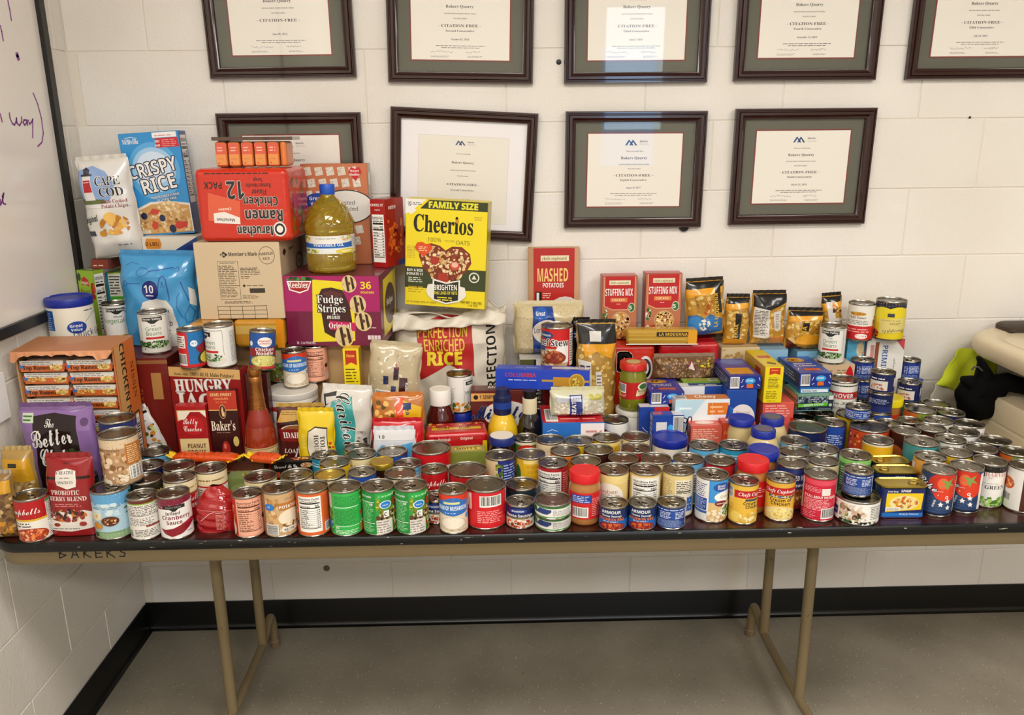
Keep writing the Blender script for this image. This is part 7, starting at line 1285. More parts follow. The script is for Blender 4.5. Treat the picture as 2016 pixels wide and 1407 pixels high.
box('cracker_box', 'blue box with white tree pattern at the rear right of the table', 'box', (L[0], -.12), (PY(1818, 744, -.12)[0], -.12), TZ, zg, .09, '#2a3f7a', front=('#3a4a8a', [('d', [(.72, .3), (.74, .7), (.72, .95)], 1.4, '#b8c0dc'), ('d', [(.74, .6), (.88, .8)], 1.2, '#b8c0dc'), ('d', [(.74, .5), (.6, .7)], 1.2, '#b8c0dc'), ('d', [(.74, .7), (.66, .86)], 1.2, '#b8c0dc'), ('r', .0, .0, .3, .4, '#1a6a7a')]), top=('#4a8ab8', []))
# ================================================================ stacked small cans at the right rear
CANS['H'] = (.0430, .193)
ARTS['hanover'] = (ARTS['hanover'][0], [tuple([q[0], q[1], .5+.5*q[2], q[3], q[4]*.5]+list(q[5:])) if q[0] == 'r' else ('t', q[1], q[2], .5+.5*q[3], q[4]*.5)+q[5:] for q in ARTS['hanover'][1]]+[('g', -1, .05, 2, .4, ['#4a7a2c', '#c9b87a', '#8a4a2c'], 60, 6)])
can(1666, 747, 'H', 'hanover', 'tall white can with red lettered band beside the oysters box', 0, turn=-4)
def column(px, py, kinds, off=(0, 0)):
    z = TZ; tot = sum(CANS[k[0]][1]+.0004 for k in kinds); P = PZ(px, py, TZ+tot)
    for k, art, lb, rg, dx in kinds:
        o = empty('food_can', (P[0]+dx, P[1], z), face_cam(P)+radians(RND.uniform(-12, 12))); tag(o, lb, 'can')
        a, b, c = can_meshes(k); link(bpy.data.objects.new('can_body', a), o); link(bpy.data.objects.new('lid', b), o); link(bpy.data.objects.new('label', can_label(art, k)), o)
        if rg: q = link(bpy.data.objects.new('pull_tab', c), o); q.rotation_euler = (0, 0, radians(rg))
        z += CANS[k][1]+.0004
column(1705, 708, [('M', 'navy', 'bottom can of the stack in front of the white biscuit box', 0, .012), ('V', 'viennalong', 'small blue can in the middle of the stack next to the lettered can', 30, .012), ('V', 'viennalong', 'top small blue can touching the green beans can base', 10, 0)])
column(1746, 723, [('M', 'blue', 'bottom can of the stack with the lower middle blue can', 0, 0), ('V', 'navy', 'second small can of the middle rear stack', 20, 0), ('V', 'tunapic', 'small blue can with meat picture below the blue lettered biscuit box', 20, 0)])
column(1788, 755, [('M', 'teal', 'teal can under the short blue can near the blue tree box', 0, 0), ('V', 'tunapic', 'small blue can with meat picture standing on the teal can', -20, 0)])
p = PZ(1790, 704, zg+.0606); can(1790, 706, 'V', 'viennalong', 'small blue can standing on the blue tree-patterned box', 20, base=zg+.0006)
# three stew cans, one on another
CANS['W'] = (.0455, None); p = PY(1081, 643, -.225); hW = (p[2]-TZ)/3; CANS['W'] = (.0455, hW-.0004)
for i, lb in enumerate(('lowest stew can hidden behind the long blue pasta box', 'dark banded stew can beneath the beef stew can', 'red beef stew can with ladle picture under the bag of rice')):
    can(1081, 643, 'W', 'stew' if i == 2 else 'stew2', lb, 0, base=TZ) if False else None
    o = empty('food_can', (p[0], p[1], TZ+i*hW), face_cam(p)); tag(o, lb, 'can'); a, b, c = can_meshes('W')
    link(bpy.data.objects.new('can_body', a), o); link(bpy.data.objects.new('lid', b), o); link(bpy.data.objects.new('label', can_label('stew' if i == 2 else 'stew2', 'W')), o)
# ================================================================ the open case of noodle packs
NX0, NX1, NY, ND = -1.172, -.932, -.535, .115; NT = PY(135, 686, NY)[2]
t = empty('noodle_case', ((NX0+NX1)/2, NY, TZ)); tag(t, 'open orange cardboard case full of noodle packs at the left table end', 'case')
ORC = cardm('#b9692f'); TAN = cardm('#b98a5a'); W = NX1-NX0; H = NT-TZ
MB().box(-W/2, -W/2+.004, 0, ND, 0, H).build('side_wall', TAN, t, 0); MB().box(W/2-.004, W/2, 0, ND, 0, H).build('side_wall', ORC, t, 0)
MB().box(-W/2, W/2, ND-.004, ND, 0, H).build('back_wall', TAN, t, 0); MB().box(-W/2, W/2, 0, ND, 0, .004).build('bottom', TAN, t, 0)
MB().add([(-W/2, -.012, H-.006), (W/2, -.006, H-.012), (W/2, ND, H), (-W/2, ND, H), (-W/2, -.012, H-.002), (W/2, -.006, H-.008), (W/2, ND, H+.004), (-W/2, ND, H+.004)], [(0, 3, 2, 1), (4, 5, 6, 7), (0, 1, 5, 4), (1, 2, 6, 5), (2, 3, 7, 6), (3, 0, 4, 7)]).build('top_flap', cardm('#b0764e'), t, 0)
# torn front edge of the top flap
rr = random.Random(5); m = MB(); n = 22
top = [(-W/2+W*i/n, -.013+.006*i/n, H-.004) for i in range(n+1)]; bot = [(x, y-.004-rr.random()*.004, H-.010-rr.random()*.007-(.012 if i in (0, 1, 19, 20, 21) else 0)) for i, (x, y, z) in enumerate(top)]
m.add(top+bot, [(i, i+1, n+2+i, n+1+i) for i in range(n)]); q = m.build('torn_edge', cardm('#c98a60'), t, 0); q.modifiers.new('thickness', 'SOLIDIFY').thickness = .0015
a = Art(3); a.paint([('r', 0, 0, 1, 1, '#c4692a'), ('r', .0, .0, .42, 1, '#c99a60'), ('t', 'CHICKEN NOODLE', .26, .6, .22, '#2a1c12', 'sb', {'rot': -90, 'w': None}), ('t', 'NISSIN', .68, .72, .18, '#7a3414', 's', {'rot': -90, 'w': None}), ('r', .5, .12, .34, .4, '#14100c'), ('r', .54, .13, .26, .38, '#c4692a'), ('b', .56, .14, .22, .36, True)], 0, (ND-.004)*1000, H*1000)
for i, (tr, c, l, bb) in enumerate(a.S): pass
link(bpy.data.objects.new('side_print', a.mesh('side_print', flatmap((W/2, .002, 0), (0, 1, 0), (0, 0, 1)), PAPER)), t)
pw, ph, pd = (W-.016)/2, .0305, .088
def pack_mesh():
    m = MB(); nu, nv = 16, 12
    def f(u, v):  # superellipsoid pillow with crimped ends
        th = (u-.5)*2*pi; x = (v-.5)*pw
        e = max(0, 1-abs(2*v-1)**5)**.5*.92+.05; c, s = cos(th), sin(th)
        sg = lambda q, e_: (1 if q >= 0 else -1)*abs(q)**e_
        return (x, -sg(c, .5)*pd/2*(.9+.1*e)+.0015*sin(v*40+u*9), sg(s, .7)*ph/2*e+ph/2+.0012*sin(v*33+u*20)*e)
    m.grid(f, nu, nv); return m.mesh('wrapper', pm('ramen_wrap', '#cfa98c', .25, 0, .5), 60)
pmesh = pack_mesh()
def pack_art(k):
    a = Art(k); w, h = pw*1000, ph*1000
    a.rect(3, h*.04, w-6, h*.58, '#c9652c'); a.rect(3, h*.56, w-6, h*.40, '#dcd8d0'); a.lines(w*.08, h*.60, w*.8, h*.3, 2, '#8a857e')
    a.rect(0, h*.2, 5, h*.5, '#b84a24'); a.rect(w-5, h*.2, 5, h*.5, '#b84a24')
    a.blobs(w*.80, h*.40, w*.15, h*.26, ['#d9b45a', '#e6c878', '#c99a3c', '#efdca0'], 40, 3)
    if k % 2: a.blobs(w*.3, h*.4, w*.22, h*.22, ['#d9b45a', '#e6c878', '#c99a3c'], 40, 3)
    else: a.text('Top Ramen', w*.40, h*.22, h*.34, '#1c1410', 's', w*.6)
    a.ell(w*.06, h*.46, 4.2, 4.2, '#2f6fb8')
    return a.mesh('print', flatmap((-pw/2, -pd/2-.0016, 0), (1, 0, 0), (0, 0, 1)), FILM)
pa = [pack_art(2), pack_art(4), pack_art(3)]
at = Art(9); at.rect(4, 8, pw*1000-8, pd*1000-20, '#dcd8d0'); at.bar(14, 30, 46, 34); at.nutri(66, 20, 44, 56) if False else at.lines(66, 18, 46, 62, 14, '#55504a'); at.lines(8, 12, 50, 14, 4, '#7a756e')
tm = at.mesh('top_print', flatmap((-pw/2, -pd/2, ph+.0012), (1, 0, 0), (0, 1, 0)), FILM)
nrow = int((H-.02)/(ph+.0015)); zstep = (H-.03)/nrow; k = 0
names = ['top', 'second', 'third', 'fourth', 'fifth', 'sixth', 'seventh', 'eighth', 'ninth', 'tenth', 'eleventh', 'twelfth', 'thirteenth']
for r in range(nrow):
    for c in (0, 1):
        o = empty('noodle_pack', ((NX0+NX1)/2+(c-.5)*(pw+.003)+rr.uniform(-.002, .002), NY+.012+pd/2-(.010 if r == nrow-1 else rr.uniform(0, .006)), TZ+.0045+r*zstep), radians(rr.uniform(-2, 2)))
        tag(o, 'orange noodle pack in the open case, %s layer from the top, %s stack' % (names[nrow-1-r], 'wall-side' if c == 0 else 'inner'), 'noodle pack', 'noodle packs in the open case')
        link(bpy.data.objects.new('wrapper', pmesh), o); link(bpy.data.objects.new('print', pa[2] if (r+c) % 3 == 0 else pa[(r+c) % 2]), o)
        if r == nrow-1: link(bpy.data.objects.new('top_print', tm), o)
# ================================================================ bags and pouches
def BG(name, label, cat, pxl, pxr, pyt, Y, z0=TZ, t=.05, col='#ccc', spec=None, pyb=None, **k):
    a, b = PY(pxl, pyt, Y), PY(pxr, pyt, Y)
    if pyb: z0 = PY((pxl+pxr)/2, pyb, Y)[2]
    return bag(name, label, cat, ((a[0]+b[0])/2, Y, z0), abs(b[0]-a[0]), (a[2]+b[2])/2-z0, t, col, spec, **k)
CHIPC = ['#d9a03a', '#c98a24', '#e8b85a', '#b8761c']
o = BG('chip_bag', 'white bag of potato chips with lighthouse picture standing at the top left', 'bag', 166, 268, 312, -.150, t=.07, col='#dedad2', z0=max(zt if False else 0, 0) or PY(215, 505, -.150)[2], roll=-4, seed=3, seal='#cfcac2', wr=.004,
   spec=[('r', .02, .52, .96, .42, '#dcdad6'), ('p', [(.04, .60), (.04, .90), (.35, .94), (.6, .88), (.8, .75), (.6, .58)], '#8aa6d4'), ('p', [(.04, .56), (.04, .62), (.5, .60), (.55, .56)], '#5a6a34'), ('p', [(.12, .60), (.14, .84), (.30, .84), (.33, .60)], '#e0dcd8'), ('p', [(.14, .68), (.15, .80), (.29, .80), (.31, .68)], '#b8242a'), ('r', .11, .84, .22, .02, '#1c1a24'), ('r', .16, .86, .12, .035, '#2a2a3a'), ('p', [(.14, .895), (.22, .93), (.30, .895)], '#1c1a24'),
         ('t', 'CAPE', .66, .74, .085, '#14120f', 's', {'w': .5, 'out': WH, 'ow': 1.2}), ('t', 'COD', .70, .63, .085, '#14120f', 's', {'w': .48, 'out': WH, 'ow': 1.2}), ('t', 'Kettle Cooked', .68, .56, .035, '#8a2a24', 's', {'w': .5}), ('t', 'Potato Chips', .68, .515, .035, '#8a2a24', 's', {'w': .5}), ('t', 'Original', .17, .38, .06, '#1c1a18', 'bi', {'w': .34, 'rot': 10}), ('f', .62, .34, .3, .10, CHIPC, 30, 8), ('e', .35, .26, .08, .03, CHIPC[1]), ('e', .55, .42, .12, .05, CHIPC[2]), ('r', .05, .24, .14, .05, '#3a3a4a'), ('l', .6, .12, .3, .03, 1, '#8a8a94')])
bag_z = A_TOP+.0006
o = BG('sugar_bag', 'large sky-blue ten pound sugar bag with spoon drawings', 'bag', 231, 378, 499, -.235, z0=bag_z, t=.10, col='#3a86b8', seed=4, stand=True, wr=.005, seal='#3a86b8', roll=1.5,
   spec=[('r', .01, .0, .98, .98, '#3f92c6'), ('p', [(.32, .0), (.28, .38), (.34, .50), (.5, .54), (.66, .52), (.74, .44), (.80, .2), (.9, .0)], '#d8d4cc'), ('e', .46, .63, .12, .105, '#16236a'), ('e', .46, .63, .105, .092, '#1b2a78'), ('t', '10', .46, .60, .085, WH, 'sb', {'w': .15}), ('l', .39, .56, .14, .025, 1, WH),
         ('p', [(.32, .40), (.35, .43), (.38, .40), (.35, .37)], BK), ('t', "Member's Mark", .56, .39, .035, BK, 'sb', {'w': .3}), ('t', 'P U R E  C A N E', .52, .31, .025, '#4a4a4a', 'r', {'w': .34}), ('t', 'GRANULATED', .52, .235, .05, BK, 'sb', {'w': .42}), ('t', 'SUGAR', .55, .15, .05, BK, 'sb'),
         ('d', [(.28, .83), (.34, .87), (.42, .86), (.45, .83), (.40, .79), (.32, .78), (.28, .80), (.28, .83)], 1.6, '#20509a'), ('d', [(.45, .835), (.6, .85), (.76, .87)], 2.6, '#20509a'), ('d', [(.76, .85), (.82, .88), (.84, .84), (.8, .81)], 1.6, '#20509a'), ('d', [(.1, .70), (.12, .73), (.15, .71), (.14, .67), (.11, .67), (.1, .70)], 1.4, '#20509a'), ('d', [(.15, .70), (.32, .70)], 1.8, '#20509a'), ('d', [(.58, .66), (.6, .76), (.65, .79), (.69, .75), (.70, .66), (.70, .52)], 3.4, '#2a5aa0'), ('d', [(.62, .66), (.64, .73), (.66, .66)], 1.4, '#20509a'),
         ('d', [(.86, .72), (.9, .6), (.93, .5)], 2.6, '#20509a'), ('d', [(.86, .62), (.80, .56), (.79, .45), (.84, .35), (.9, .30)], 1.4, '#20509a'), ('d', [(.93, .46), (.98, .38), (.96, .28), (.9, .27), (.88, .34), (.93, .46)], 1.4, '#20509a'), ('d', [(.1, .88), (.2, .92), (.3, .90)], 1.6, '#2a62a0'), ('p', [(.93, .48), (.99, .44), (.99, .62), (.94, .66)], '#dcd8d0')])
zt0 = None
BG('chip_bag', 'purple and black bag of vegetable chips leaning on the noodle case', 'bag', 42, 187, 799, -.590, t=.04, col='#7a5a8a', seed=6, seal='#6a4a7a', wr=.003, stand=True, lean=0,
   spec=[('r', .01, .0, .98, .97, '#8a68a0'), ('p', [(.17, .0), (.20, .92), (.5, .95), (.80, .92), (.78, .0)], '#1e0c10'), ('r', .06, .86, .15, .09, '#c8d8b8'), ('l', .07, .87, .13, .07, 2, '#3a6a34'), ('t', 'The', .44, .82, .075, WH, 'sc', {'w': .14}), ('t', 'Better', .47, .65, .16, WH, 'sc', {'w': .6, 'rot': 8, 'out': WH, 'ow': .5}), ('t', 'Chip', .46, .46, .16, WH, 'sc', {'w': .42, 'rot': 4, 'out': WH, 'ow': .5}), ('f', .70, .50, .17, .12, ['#3a4a24', '#24301a', '#4f5c30', '#2c3a1c'], 50, 6), ('f', .44, .42, .13, .07, ['#4a5a28', '#5f6a34', '#38441e'], 30, 5), ('e', .9, .86, .05, .04, '#5a3a6a')])
BG('snack_pouch', 'dark red berry and nut snack pouch standing at the front left', 'pouch', 58, 150, 905, -.735, t=.035, col='#8a1216', seed=2, seal='#8a1216', stand=True, wr=.0015, lean=-6, roll=0,
   spec=[('r', .01, .0, .98, .985, '#8f1318'), ('r', .02, .735, .96, .035, '#1c0c0c'), ('p', [(.28, .66), (.26, .72), (.28, .84), (.5, .87), (.70, .84), (.72, .72), (.70, .64), (.5, .61)], '#e4ddd4'), ('t', 'CREATIVE', .49, .80, .04, '#3a2a24', 's', {'w': .38}), ('t', 'SNACKS CO.', .49, .68, .035, '#3a2a24', 's', {'w': .36}), ('l', .36, .74, .26, .03, 1, '#8a7a6a'), ('t', 'PROBIOTIC', .46, .54, .055, '#e4d8d0', 's', {'w': .64}), ('t', 'BERRY BLEND', .48, .46, .055, '#e4d8d0', 's', {'w': .84}), ('l', .16, .38, .7, .05, 2, '#d88a84'),
         ('p', [(.02, .08), (.02, .30), (.2, .33), (.5, .30), (.8, .34), (.98, .30), (.98, .10), (.5, .06)], '#ddd6cc'), ('f', .45, .27, .42, .085, ['#3a1712', '#6a2a14', '#9a4a1c', '#c9752c', '#2a0f0c', '#d8c8b0', '#8a1a1c'], 60, 5.5), ('e', .2, .15, .07, .025, '#8a2214'), ('e', .78, .16, .08, .03, '#9a2418'), ('l', .1, .09, .6, .02, 1, '#4a3a34'), ('e', .5, .93, .08, .012, '#5a0c0e')])
NUTS = ['#8a6a44', '#b8925a', '#5a3a24', '#d9b880', '#6a4a30']
BG('noodle_bag', 'clear bag with yellow band at the left table edge', 'bag', 0, 60, 885, -.66, t=.05, col='#a8874a', seed=8, wr=.004, z0=TZ, seal='#b8a06a', spec=[('r', .02, .60, .96, .3, '#c9941c'), ('g', .02, .05, .96, .55, NUTS, 80, 5), ('r', .3, .8, .3, .05, '#2a2014')])
BG('trail_mix_bag', 'clear bag of nuts with silver glints in the front left corner', 'bag', -22, 36, 932, -.742, t=.045, col='#8a6a3a', seed=9, wr=.004, seal='#a89a84', spec=[('g', .02, .04, .96, .8, NUTS, 110, 5), ('r', .02, .74, .96, .18, '#c9941c'), ('g', .4, .1, .5, .2, ['#c98a24', '#8a5a1c'], 20, 6)])
BG('salad_topping_bag', 'tilted bag of salad toppings with round white badge by the noodle case', 'bag', 272, 352, 808, -.425, t=.018, col='#c9c4b8', seed=11, roll=-20, wr=.002, seal='#e0dcd4',
   spec=[('r', .02, .5, .96, .46, '#d8d6d4'), ('r', .02, .93, .96, .035, '#101018'), ('g', .02, .42, .96, .34, ['#4a5a24', '#7a8a3a', '#d98a2c', '#2a341c', '#e0c878', '#c9d8a0'], 70, 6), ('g', .02, .04, .5, .4, ['#5a6a2c', '#8a9a4a', '#c9c4b4'], 40, 6), ('l', .4, .82, .5, .05, 2, '#3a3a34'), ('e', .74, .34, .26, .17, '#6a6a60'), ('e', .74, .34, .25, .16, '#e0dcd2'), ('t', 'NEW', .68, .35, .06, '#3a3a34', 's', {'w': .3}), ('t', 'ENGLAND', .72, .26, .05, '#3a3a34', 's', {'w': .4})])
BG('potato_pouch', 'brown pouch of loaded mashed potatoes half covered by the yellow bag', 'pouch', 541, 636, 796, -.432, t=.024, col='#4a1712', seed=12, stand=True, seal='#b8944a', wr=.0015, z0=TZ,
   spec=[('r', .01, .0, .98, .97, '#4a1612'), ('p', [(.02, .80), (.1, .96), (.96, .96), (.98, .82), (.6, .86), (.3, .82)], '#c9a050'), ('l', .1, .9, .7, .05, 2, '#7a5a24'), ('e', .42, .74, .36, .09, '#2a0c0a'), ('e', .4, .70, .32, .08, '#d8d0c0'), ('e', .4, .71, .27, .06, '#8a5a2c'), ('p', [(.04, .56), (.04, .72), (.62, .72), (.62, .54)], '#7a1c1c'), ('t', 'IDAHOAN', .44, .6, .075, WH, 's', {'w': .6}), ('t', 'LOADED', .38, .40, .055, '#e0d8cc', 's', {'w': .5}), ('t', 'MASHED', .38, .26, .04, '#e0d8cc', 's', {'w': .5}), ('p', [(.3, .3), (.42, .5), (.36, .32), (.44, .22), (.36, .12)], '#d8d4d0'), ('e', .4, .1, .3, .06, '#2a0c0a')])
BG('baking_morsel_bag', 'yellow bag of baking morsels with sideways white badge', 'bag', 585, 655, 806, -.462, t=.03, col='#d9b814', seed=13, seal='#d9b814', wr=.003, roll=1,
   spec=[('r', .01, .0, .98, .98, '#e0c01c'), ('r', .01, .0, .6, .22, '#c8401c'), ('p', [(.3, .28), (.24, .5), (.3, .76), (.5, .82), (.84, .80), (.86, .34), (.66, .26)], '#3a2a14'), ('p', [(.32, .29), (.26, .5), (.32, .75), (.5, .80), (.82, .78), (.84, .35), (.65, .275)], '#e4ddcc'), ('t', 'HOUSE', .46, .54, .13, '#2a1c14', 's', {'rot': -90, 'w': None}), ('t', 'TOLL', .64, .56, .13, '#2a1c14', 's', {'rot': -90, 'w': None}), ('t', 'NESTLE', .12, .6, .09, '#e8d87a', 'sb', {'rot': -90, 'w': None}), ('g', .84, .1, .15, .5, ['#c8401c', '#5a2a14', '#d9822c'], 14, 5), ('l', .1, .04, .4, .1, 3, '#e8c8a0')])
BG('coffee_bag', 'white coffee bag with teal band and black brush script', 'bag', 640, 738, 762, -.40, t=.045, col='#c9c2b8', seed=14, seal='#d8d2c8', wr=.004, roll=4, lean=-3,
   spec=[('r', .01, .0, .98, .98, '#cfc8be'), ('p', [(.18, .0), (.10, .55), (.22, .86), (.62, .92), (.72, .55), (.66, .0)], '#3a9c98'), ('p', [(.04, .5), (.14, .78), (.22, .76), (.12, .46)], '#c8342a'), ('t', 'Caribou', .40, .60, .30, '#14120f', 'sc', {'rot': -76, 'w': None, 'L': .66, 'out': WH, 'ow': 1.3}), ('p', [(.1, .8), (.3, .9), (.3, .97), (.05, .93)], '#1c1a18'), ('p', [(.12, .82), (.3, .88), (.3, .92), (.1, .9)], '#cfc8be'), ('t', 'COFFEE', .3, .10, .05, '#cfe8e4', 'sb', {'rot': -90, 'w': None}), ('g', .74, .04, .22, .5, ['#8a8278', '#b8b0a4', '#3a3430'], 20, 6)])
BG('rice_bag', 'speckled bag of rice with barcode slumped beside the big rice sack', 'bag', 706, 806, 676, -.335, t=.06, col='#b8a888', seed=15, wr=.004, roll=6, taper=.0, seal='#b8a888',
   spec=[('g', .04, .03, .92, .92, ['#c9bb9c', '#b8a88a', '#d8ccb0', '#a89878'], 160, 4), ('r', .14, .52, .3, .13, '#e0dcd4'), ('b', .14, .50, .32, .15), ('r', .5, .74, .1, .1, '#3a1c2a'), ('r', .62, .62, .16, .14, '#3a1414'), ('t', 'PLAINS', .74, .68, .04, WH, 'sb', {'rot': -90, 'w': None}), ('r', .3, .70, .1, .07, '#24305a'), ('r', .46, .62, .1, .07, '#24305a'), ('t', 'Bag', .54, .84, .04, '#b8282a', 'sb', {'rot': -60, 'w': None}), ('l', .66, .45, .16, .12, 5, '#4a4238'), ('p', [(.40, .30), (.46, .44), (.58, .46), (.70, .36), (.72, .22), (.66, .22), (.6, .38), (.5, .40)], '#c8281c')])
BG('noodle_bag', 'orange and clear bag of noodles behind the red bag', 'bag', 737, 836, 778, -.405, t=.034, col='#b8702c', seed=16, wr=.004, seal='#c9783a',
   spec=[('g', .03, .35, .5, .6, ['#d98a3a', '#e8b86a', '#b8501c', '#efd8a0', '#5a4a1c'], 60, 7), ('p', [(.5, .3), (.45, .98), (.62, .98), (.66, .3)], '#d84a1c'), ('p', [(.66, .3), (.6, .95), (.96, .86), (.98, .3)], '#dcae1c'), ('t', 'ea', .66, .80, .09, '#1c2a5a', 'sb', {'rot': -80, 'w': None}), ('r', .6, .84, .16, .08, '#1c2a5a')])
BG('red_bag', 'bright red glossy bag under the orange noodle bag', 'bag', 735, 834, 828, -.445, t=.026, col='#b8181f', seed=17, wr=.003, seal='#b8181f', spec=[('r', .01, .0, .98, .97, '#c41c24'), ('d', [(.9, .4), (.86, .6), (.92, .8)], 2, '#e07a74')])
BG('dressing_packet', 'white and blue ranch dressing packet in front of the red bag', 'packet', 735, 816, 845, -.466, t=.010, col='#d8dade', seed=18, wr=.001, seal='#d8dade', spec=[('r', .01, .8, .98, .18, '#e6e4e2'), ('p', [(.04, .0), (.02, .55), (.2, .72), (.5, .68), (.96, .76), (.97, .0)], '#5aaede'), ('e', .3, .3, .3, .2, '#cfe6f4'), ('p', [(.22, .44), (.2, .6), (.84, .64), (.82, .48)], '#2f7a4a'), ('t', 'Hidden Valley', .52, .51, .07, WH, 's', {'w': .56}), ('t', 'Ranch', .5, .30, .14, '#1c3a8a', 'bi', {'w': .5, 'out': WH}), ('t', '1.0', .2, .84, .06, BK, 'sb')])
# the big rice sack
SL, SR = PY(778, 700, -.185), PY(985, 700, -.185); sh_ = 1.122-TZ
o = bag('rice_sack', 'large white woven rice sack with red and yellow print', 'sack', ((SL[0]+SR[0])/2+.004, -.112, TZ), SR[0]-SL[0]+.02, sh_, .135, '#c4baa6', rz=radians(3), seed=21, stand=True, wr=.006,
   spec=[('r', .01, .01, .98, .97, '#d2c8b6'), ('p', [(.22, .50), (.2, .93), (.44, .985), (.70, .97), (.72, .52), (.48, .62)], '#ad1b18'), ('t', 'PERFECTION', .45, .83, .085, '#dcb83a', 'r', {'w': .46, 'out': '#dcb83a', 'ow': .6}), ('t', 'ENRICHED', .46, .73, .085, '#dcb83a', 'r', {'w': .38, 'out': '#dcb83a', 'ow': .6}), ('t', 'RICE', .47, .62, .10, '#e6cf2a', 'sb', {'w': .34, 'out': '#e6cf2a', 'ow': 1.2}), ('t', 'U', .52, .44, .03, '#2a2a34', 'sb'), ('r', .34, .33, .46, .10, '#1a2038'), ('t', 'RICELAND', .57, .35, .065, '#c8c4bc', 's', {'w': .42}), ('t', 'Brand Foods', .58, .265, .05, '#2a2a34', 'sb', {'w': .4}), ('l', .4, .1, .4, .14, 4, '#3a3a44'), ('t', 'PERFECTION', .915, .62, .085, '#14120f', 'sb', {'rot': 90, 'w': None}), ('t', '10', .12, .3, .04, BK, 'sb')], pmat=print_mat('woven_print', .55, 0, (240, .3, .001)))
m = MB(); rr = random.Random(8); w_ = SR[0]-SL[0]+.03
def fold(u, v):
    x = (u-.5)*w_*.98; return (x, -.040-.03*v+.012*sin(u*19)+.006*sin(u*41+v*5), sh_-.004-.030*v+.014*sin(u*9+1)*(1-v)+.016*(u-.5))
m.grid(fold, 40, 5); q = m.build('folded_top', pm('woven_white', '#d8cfbf', .5, bump=(200, .3, .001)), o, 60); q.modifiers.new('thickness', 'SOLIDIFY').thickness = .003
m = MB(); m.grid(lambda u, v: ((u-.5)*w_*.86, -.04+.09*v+.006*sin(u*23), sh_-.004+.012*sin(u*7+v*3)*1.0), 30, 8); q = m.build('sack_mouth', MATS['woven_white'], o, 60); q.modifiers.new('thickness', 'SOLIDIFY').thickness = .003
m = MB(); m.grid(lambda u, v: (w_*.22+u*w_*.28, .03-.02*u+.01*sin(v*9), sh_-.012+v*(.034+.02*sin(u*6))), 14, 8); q = m.build('sack_corner', MATS['woven_white'], o, 60); q.modifiers.new('thickness', 'SOLIDIFY').thickness = .003
# long grain rice
BG('rice_bag', 'clear bag of long grain rice with blue label below the mashed potatoes', 'bag', 1012, 1150, 602, -.125, z0=SZ+.0006, t=.085, col='#c9b890', seed=22, wr=.004, lean=0, roll=0, seal='#d0c4a4',
   spec=[('g', .02, .02, .96, .95, ['#cfc09a', '#e0d4b4', '#bfae86', '#d9cba6'], 420, 2.4), ('p', [(.26, .02), (.26, .97), (.55, .97), (.6, .6), (.56, .02)], '#1c3f8a'), ('e', .38, .84, .1, .12, '#2a5ab0'), ('t', 'Great', .38, .82, .07, WH, 'sb', {'w': .14}), ('e', .46, .50, .2, .24, '#e2dccc'), ('t', 'Long Grain', .46, .48, .11, '#2a2a34', 'r', {'w': .34}), ('l', .44, .34, .16, .06, 1, '#3a3a44'), ('p', [(.8, .6), (.86, .8), (.88, .66)], '#14120f')])
EN = ['#c9a04a', '#d9b868', '#b8862c', '#e0c67e', '#a87a2c']
BG('noodle_bag', 'clear noodle bag with black top and white nutrition strip by the pickle jar', 'bag', 1152, 1228, 633, -.205, t=.05, col='#a8823c', seed=23, wr=.004, seal='#14110e',
   spec=[('g', .02, .02, .96, .8, EN, 130, 6), ('r', .01, .84, .98, .15, '#14110e'), ('p', [(.2, .74), (.1, .84), (.98, .84), (.9, .72), (.5, .78)], '#dc9a1c'), ('r', .3, .86, .3, .08, '#d0ccc4'), ('p', [(.06, .30), (.04, .72), (.34, .70), (.40, .28)], '#dcd6cc'), ('l', .07, .32, .28, .36, 14, '#3a342c'), ('p', [(.52, .42), (.46, .62), (.62, .62), (.68, .40)], '#d8d2c8'), ('l', .50, .44, .13, .16, 6, '#6a645a'), ('g', .1, .04, .5, .14, ['#c8401c', '#e0dcd8', '#8a2a14'], 16, 6)])
BG('noodle_bag', 'dark noodle bag with round blue mark behind the beef stew', 'bag', 1128, 1160, 630, -.165, t=.03, col='#2a1c14', seed=24, wr=.003, seal='#0f0d0c', spec=[('r', .01, .5, .98, .48, '#14110e'), ('e', .2, .88, .2, .045, '#1c3a8a'), ('t', '2', .2, .865, .035, WH, 'sb'), ('g', .02, .02, .96, .45, ['#3a2214', '#5a3a20', '#7a5a30'], 50, 5)])
# spaghetti package lying on the multipacks
SPZ = max(mA, mB)+.0008; a = PY(1232, 668, -.14); b = PY(1372, 662, -.145)
box('spaghetti_pack', 'long clear pack of spaghetti lying under the stuffing boxes', 'package', (a[0], -.140), (b[0], -.150), SPZ, PY(1300, 641, -.12)[2]-.004, .05, '#b8922c', bev=.010, mat=pm('spaghetti_film', '#b8902a', .25, 0, .6), pm_=FILM,
    front=[('r', .03, .1+.13*i, .8, .03, c) for i, c in enumerate(['#d9b85a', '#a87e1c', '#e0c46a', '#a87e1c', '#cfa83e'])]+[('r', .42, .55, .5, .3, '#1c1610'), ('t', 'LA MODERNA', .66, .60, .2, '#dcae3a', 'sb', {'w': .42, 'rot': 0}), ('r', .86, .06, .12, .88, '#dc9a1c'), ('r', .0, .0, 1, .08, '#e0d8c8')])
nz = max(mA, mB)+.0006; nz2 = zf+.0006
def nbag(xl, xr, yt, Y, z0, lb, spec, seed, roll=0, t=.05, **k): return BG('noodle_bag', lb, 'bag', xl, xr, yt, Y, z0=z0, t=t, col='#b8862c', spec=spec, seed=seed, roll=roll, wr=.0035, seal='#100e0c', **k)
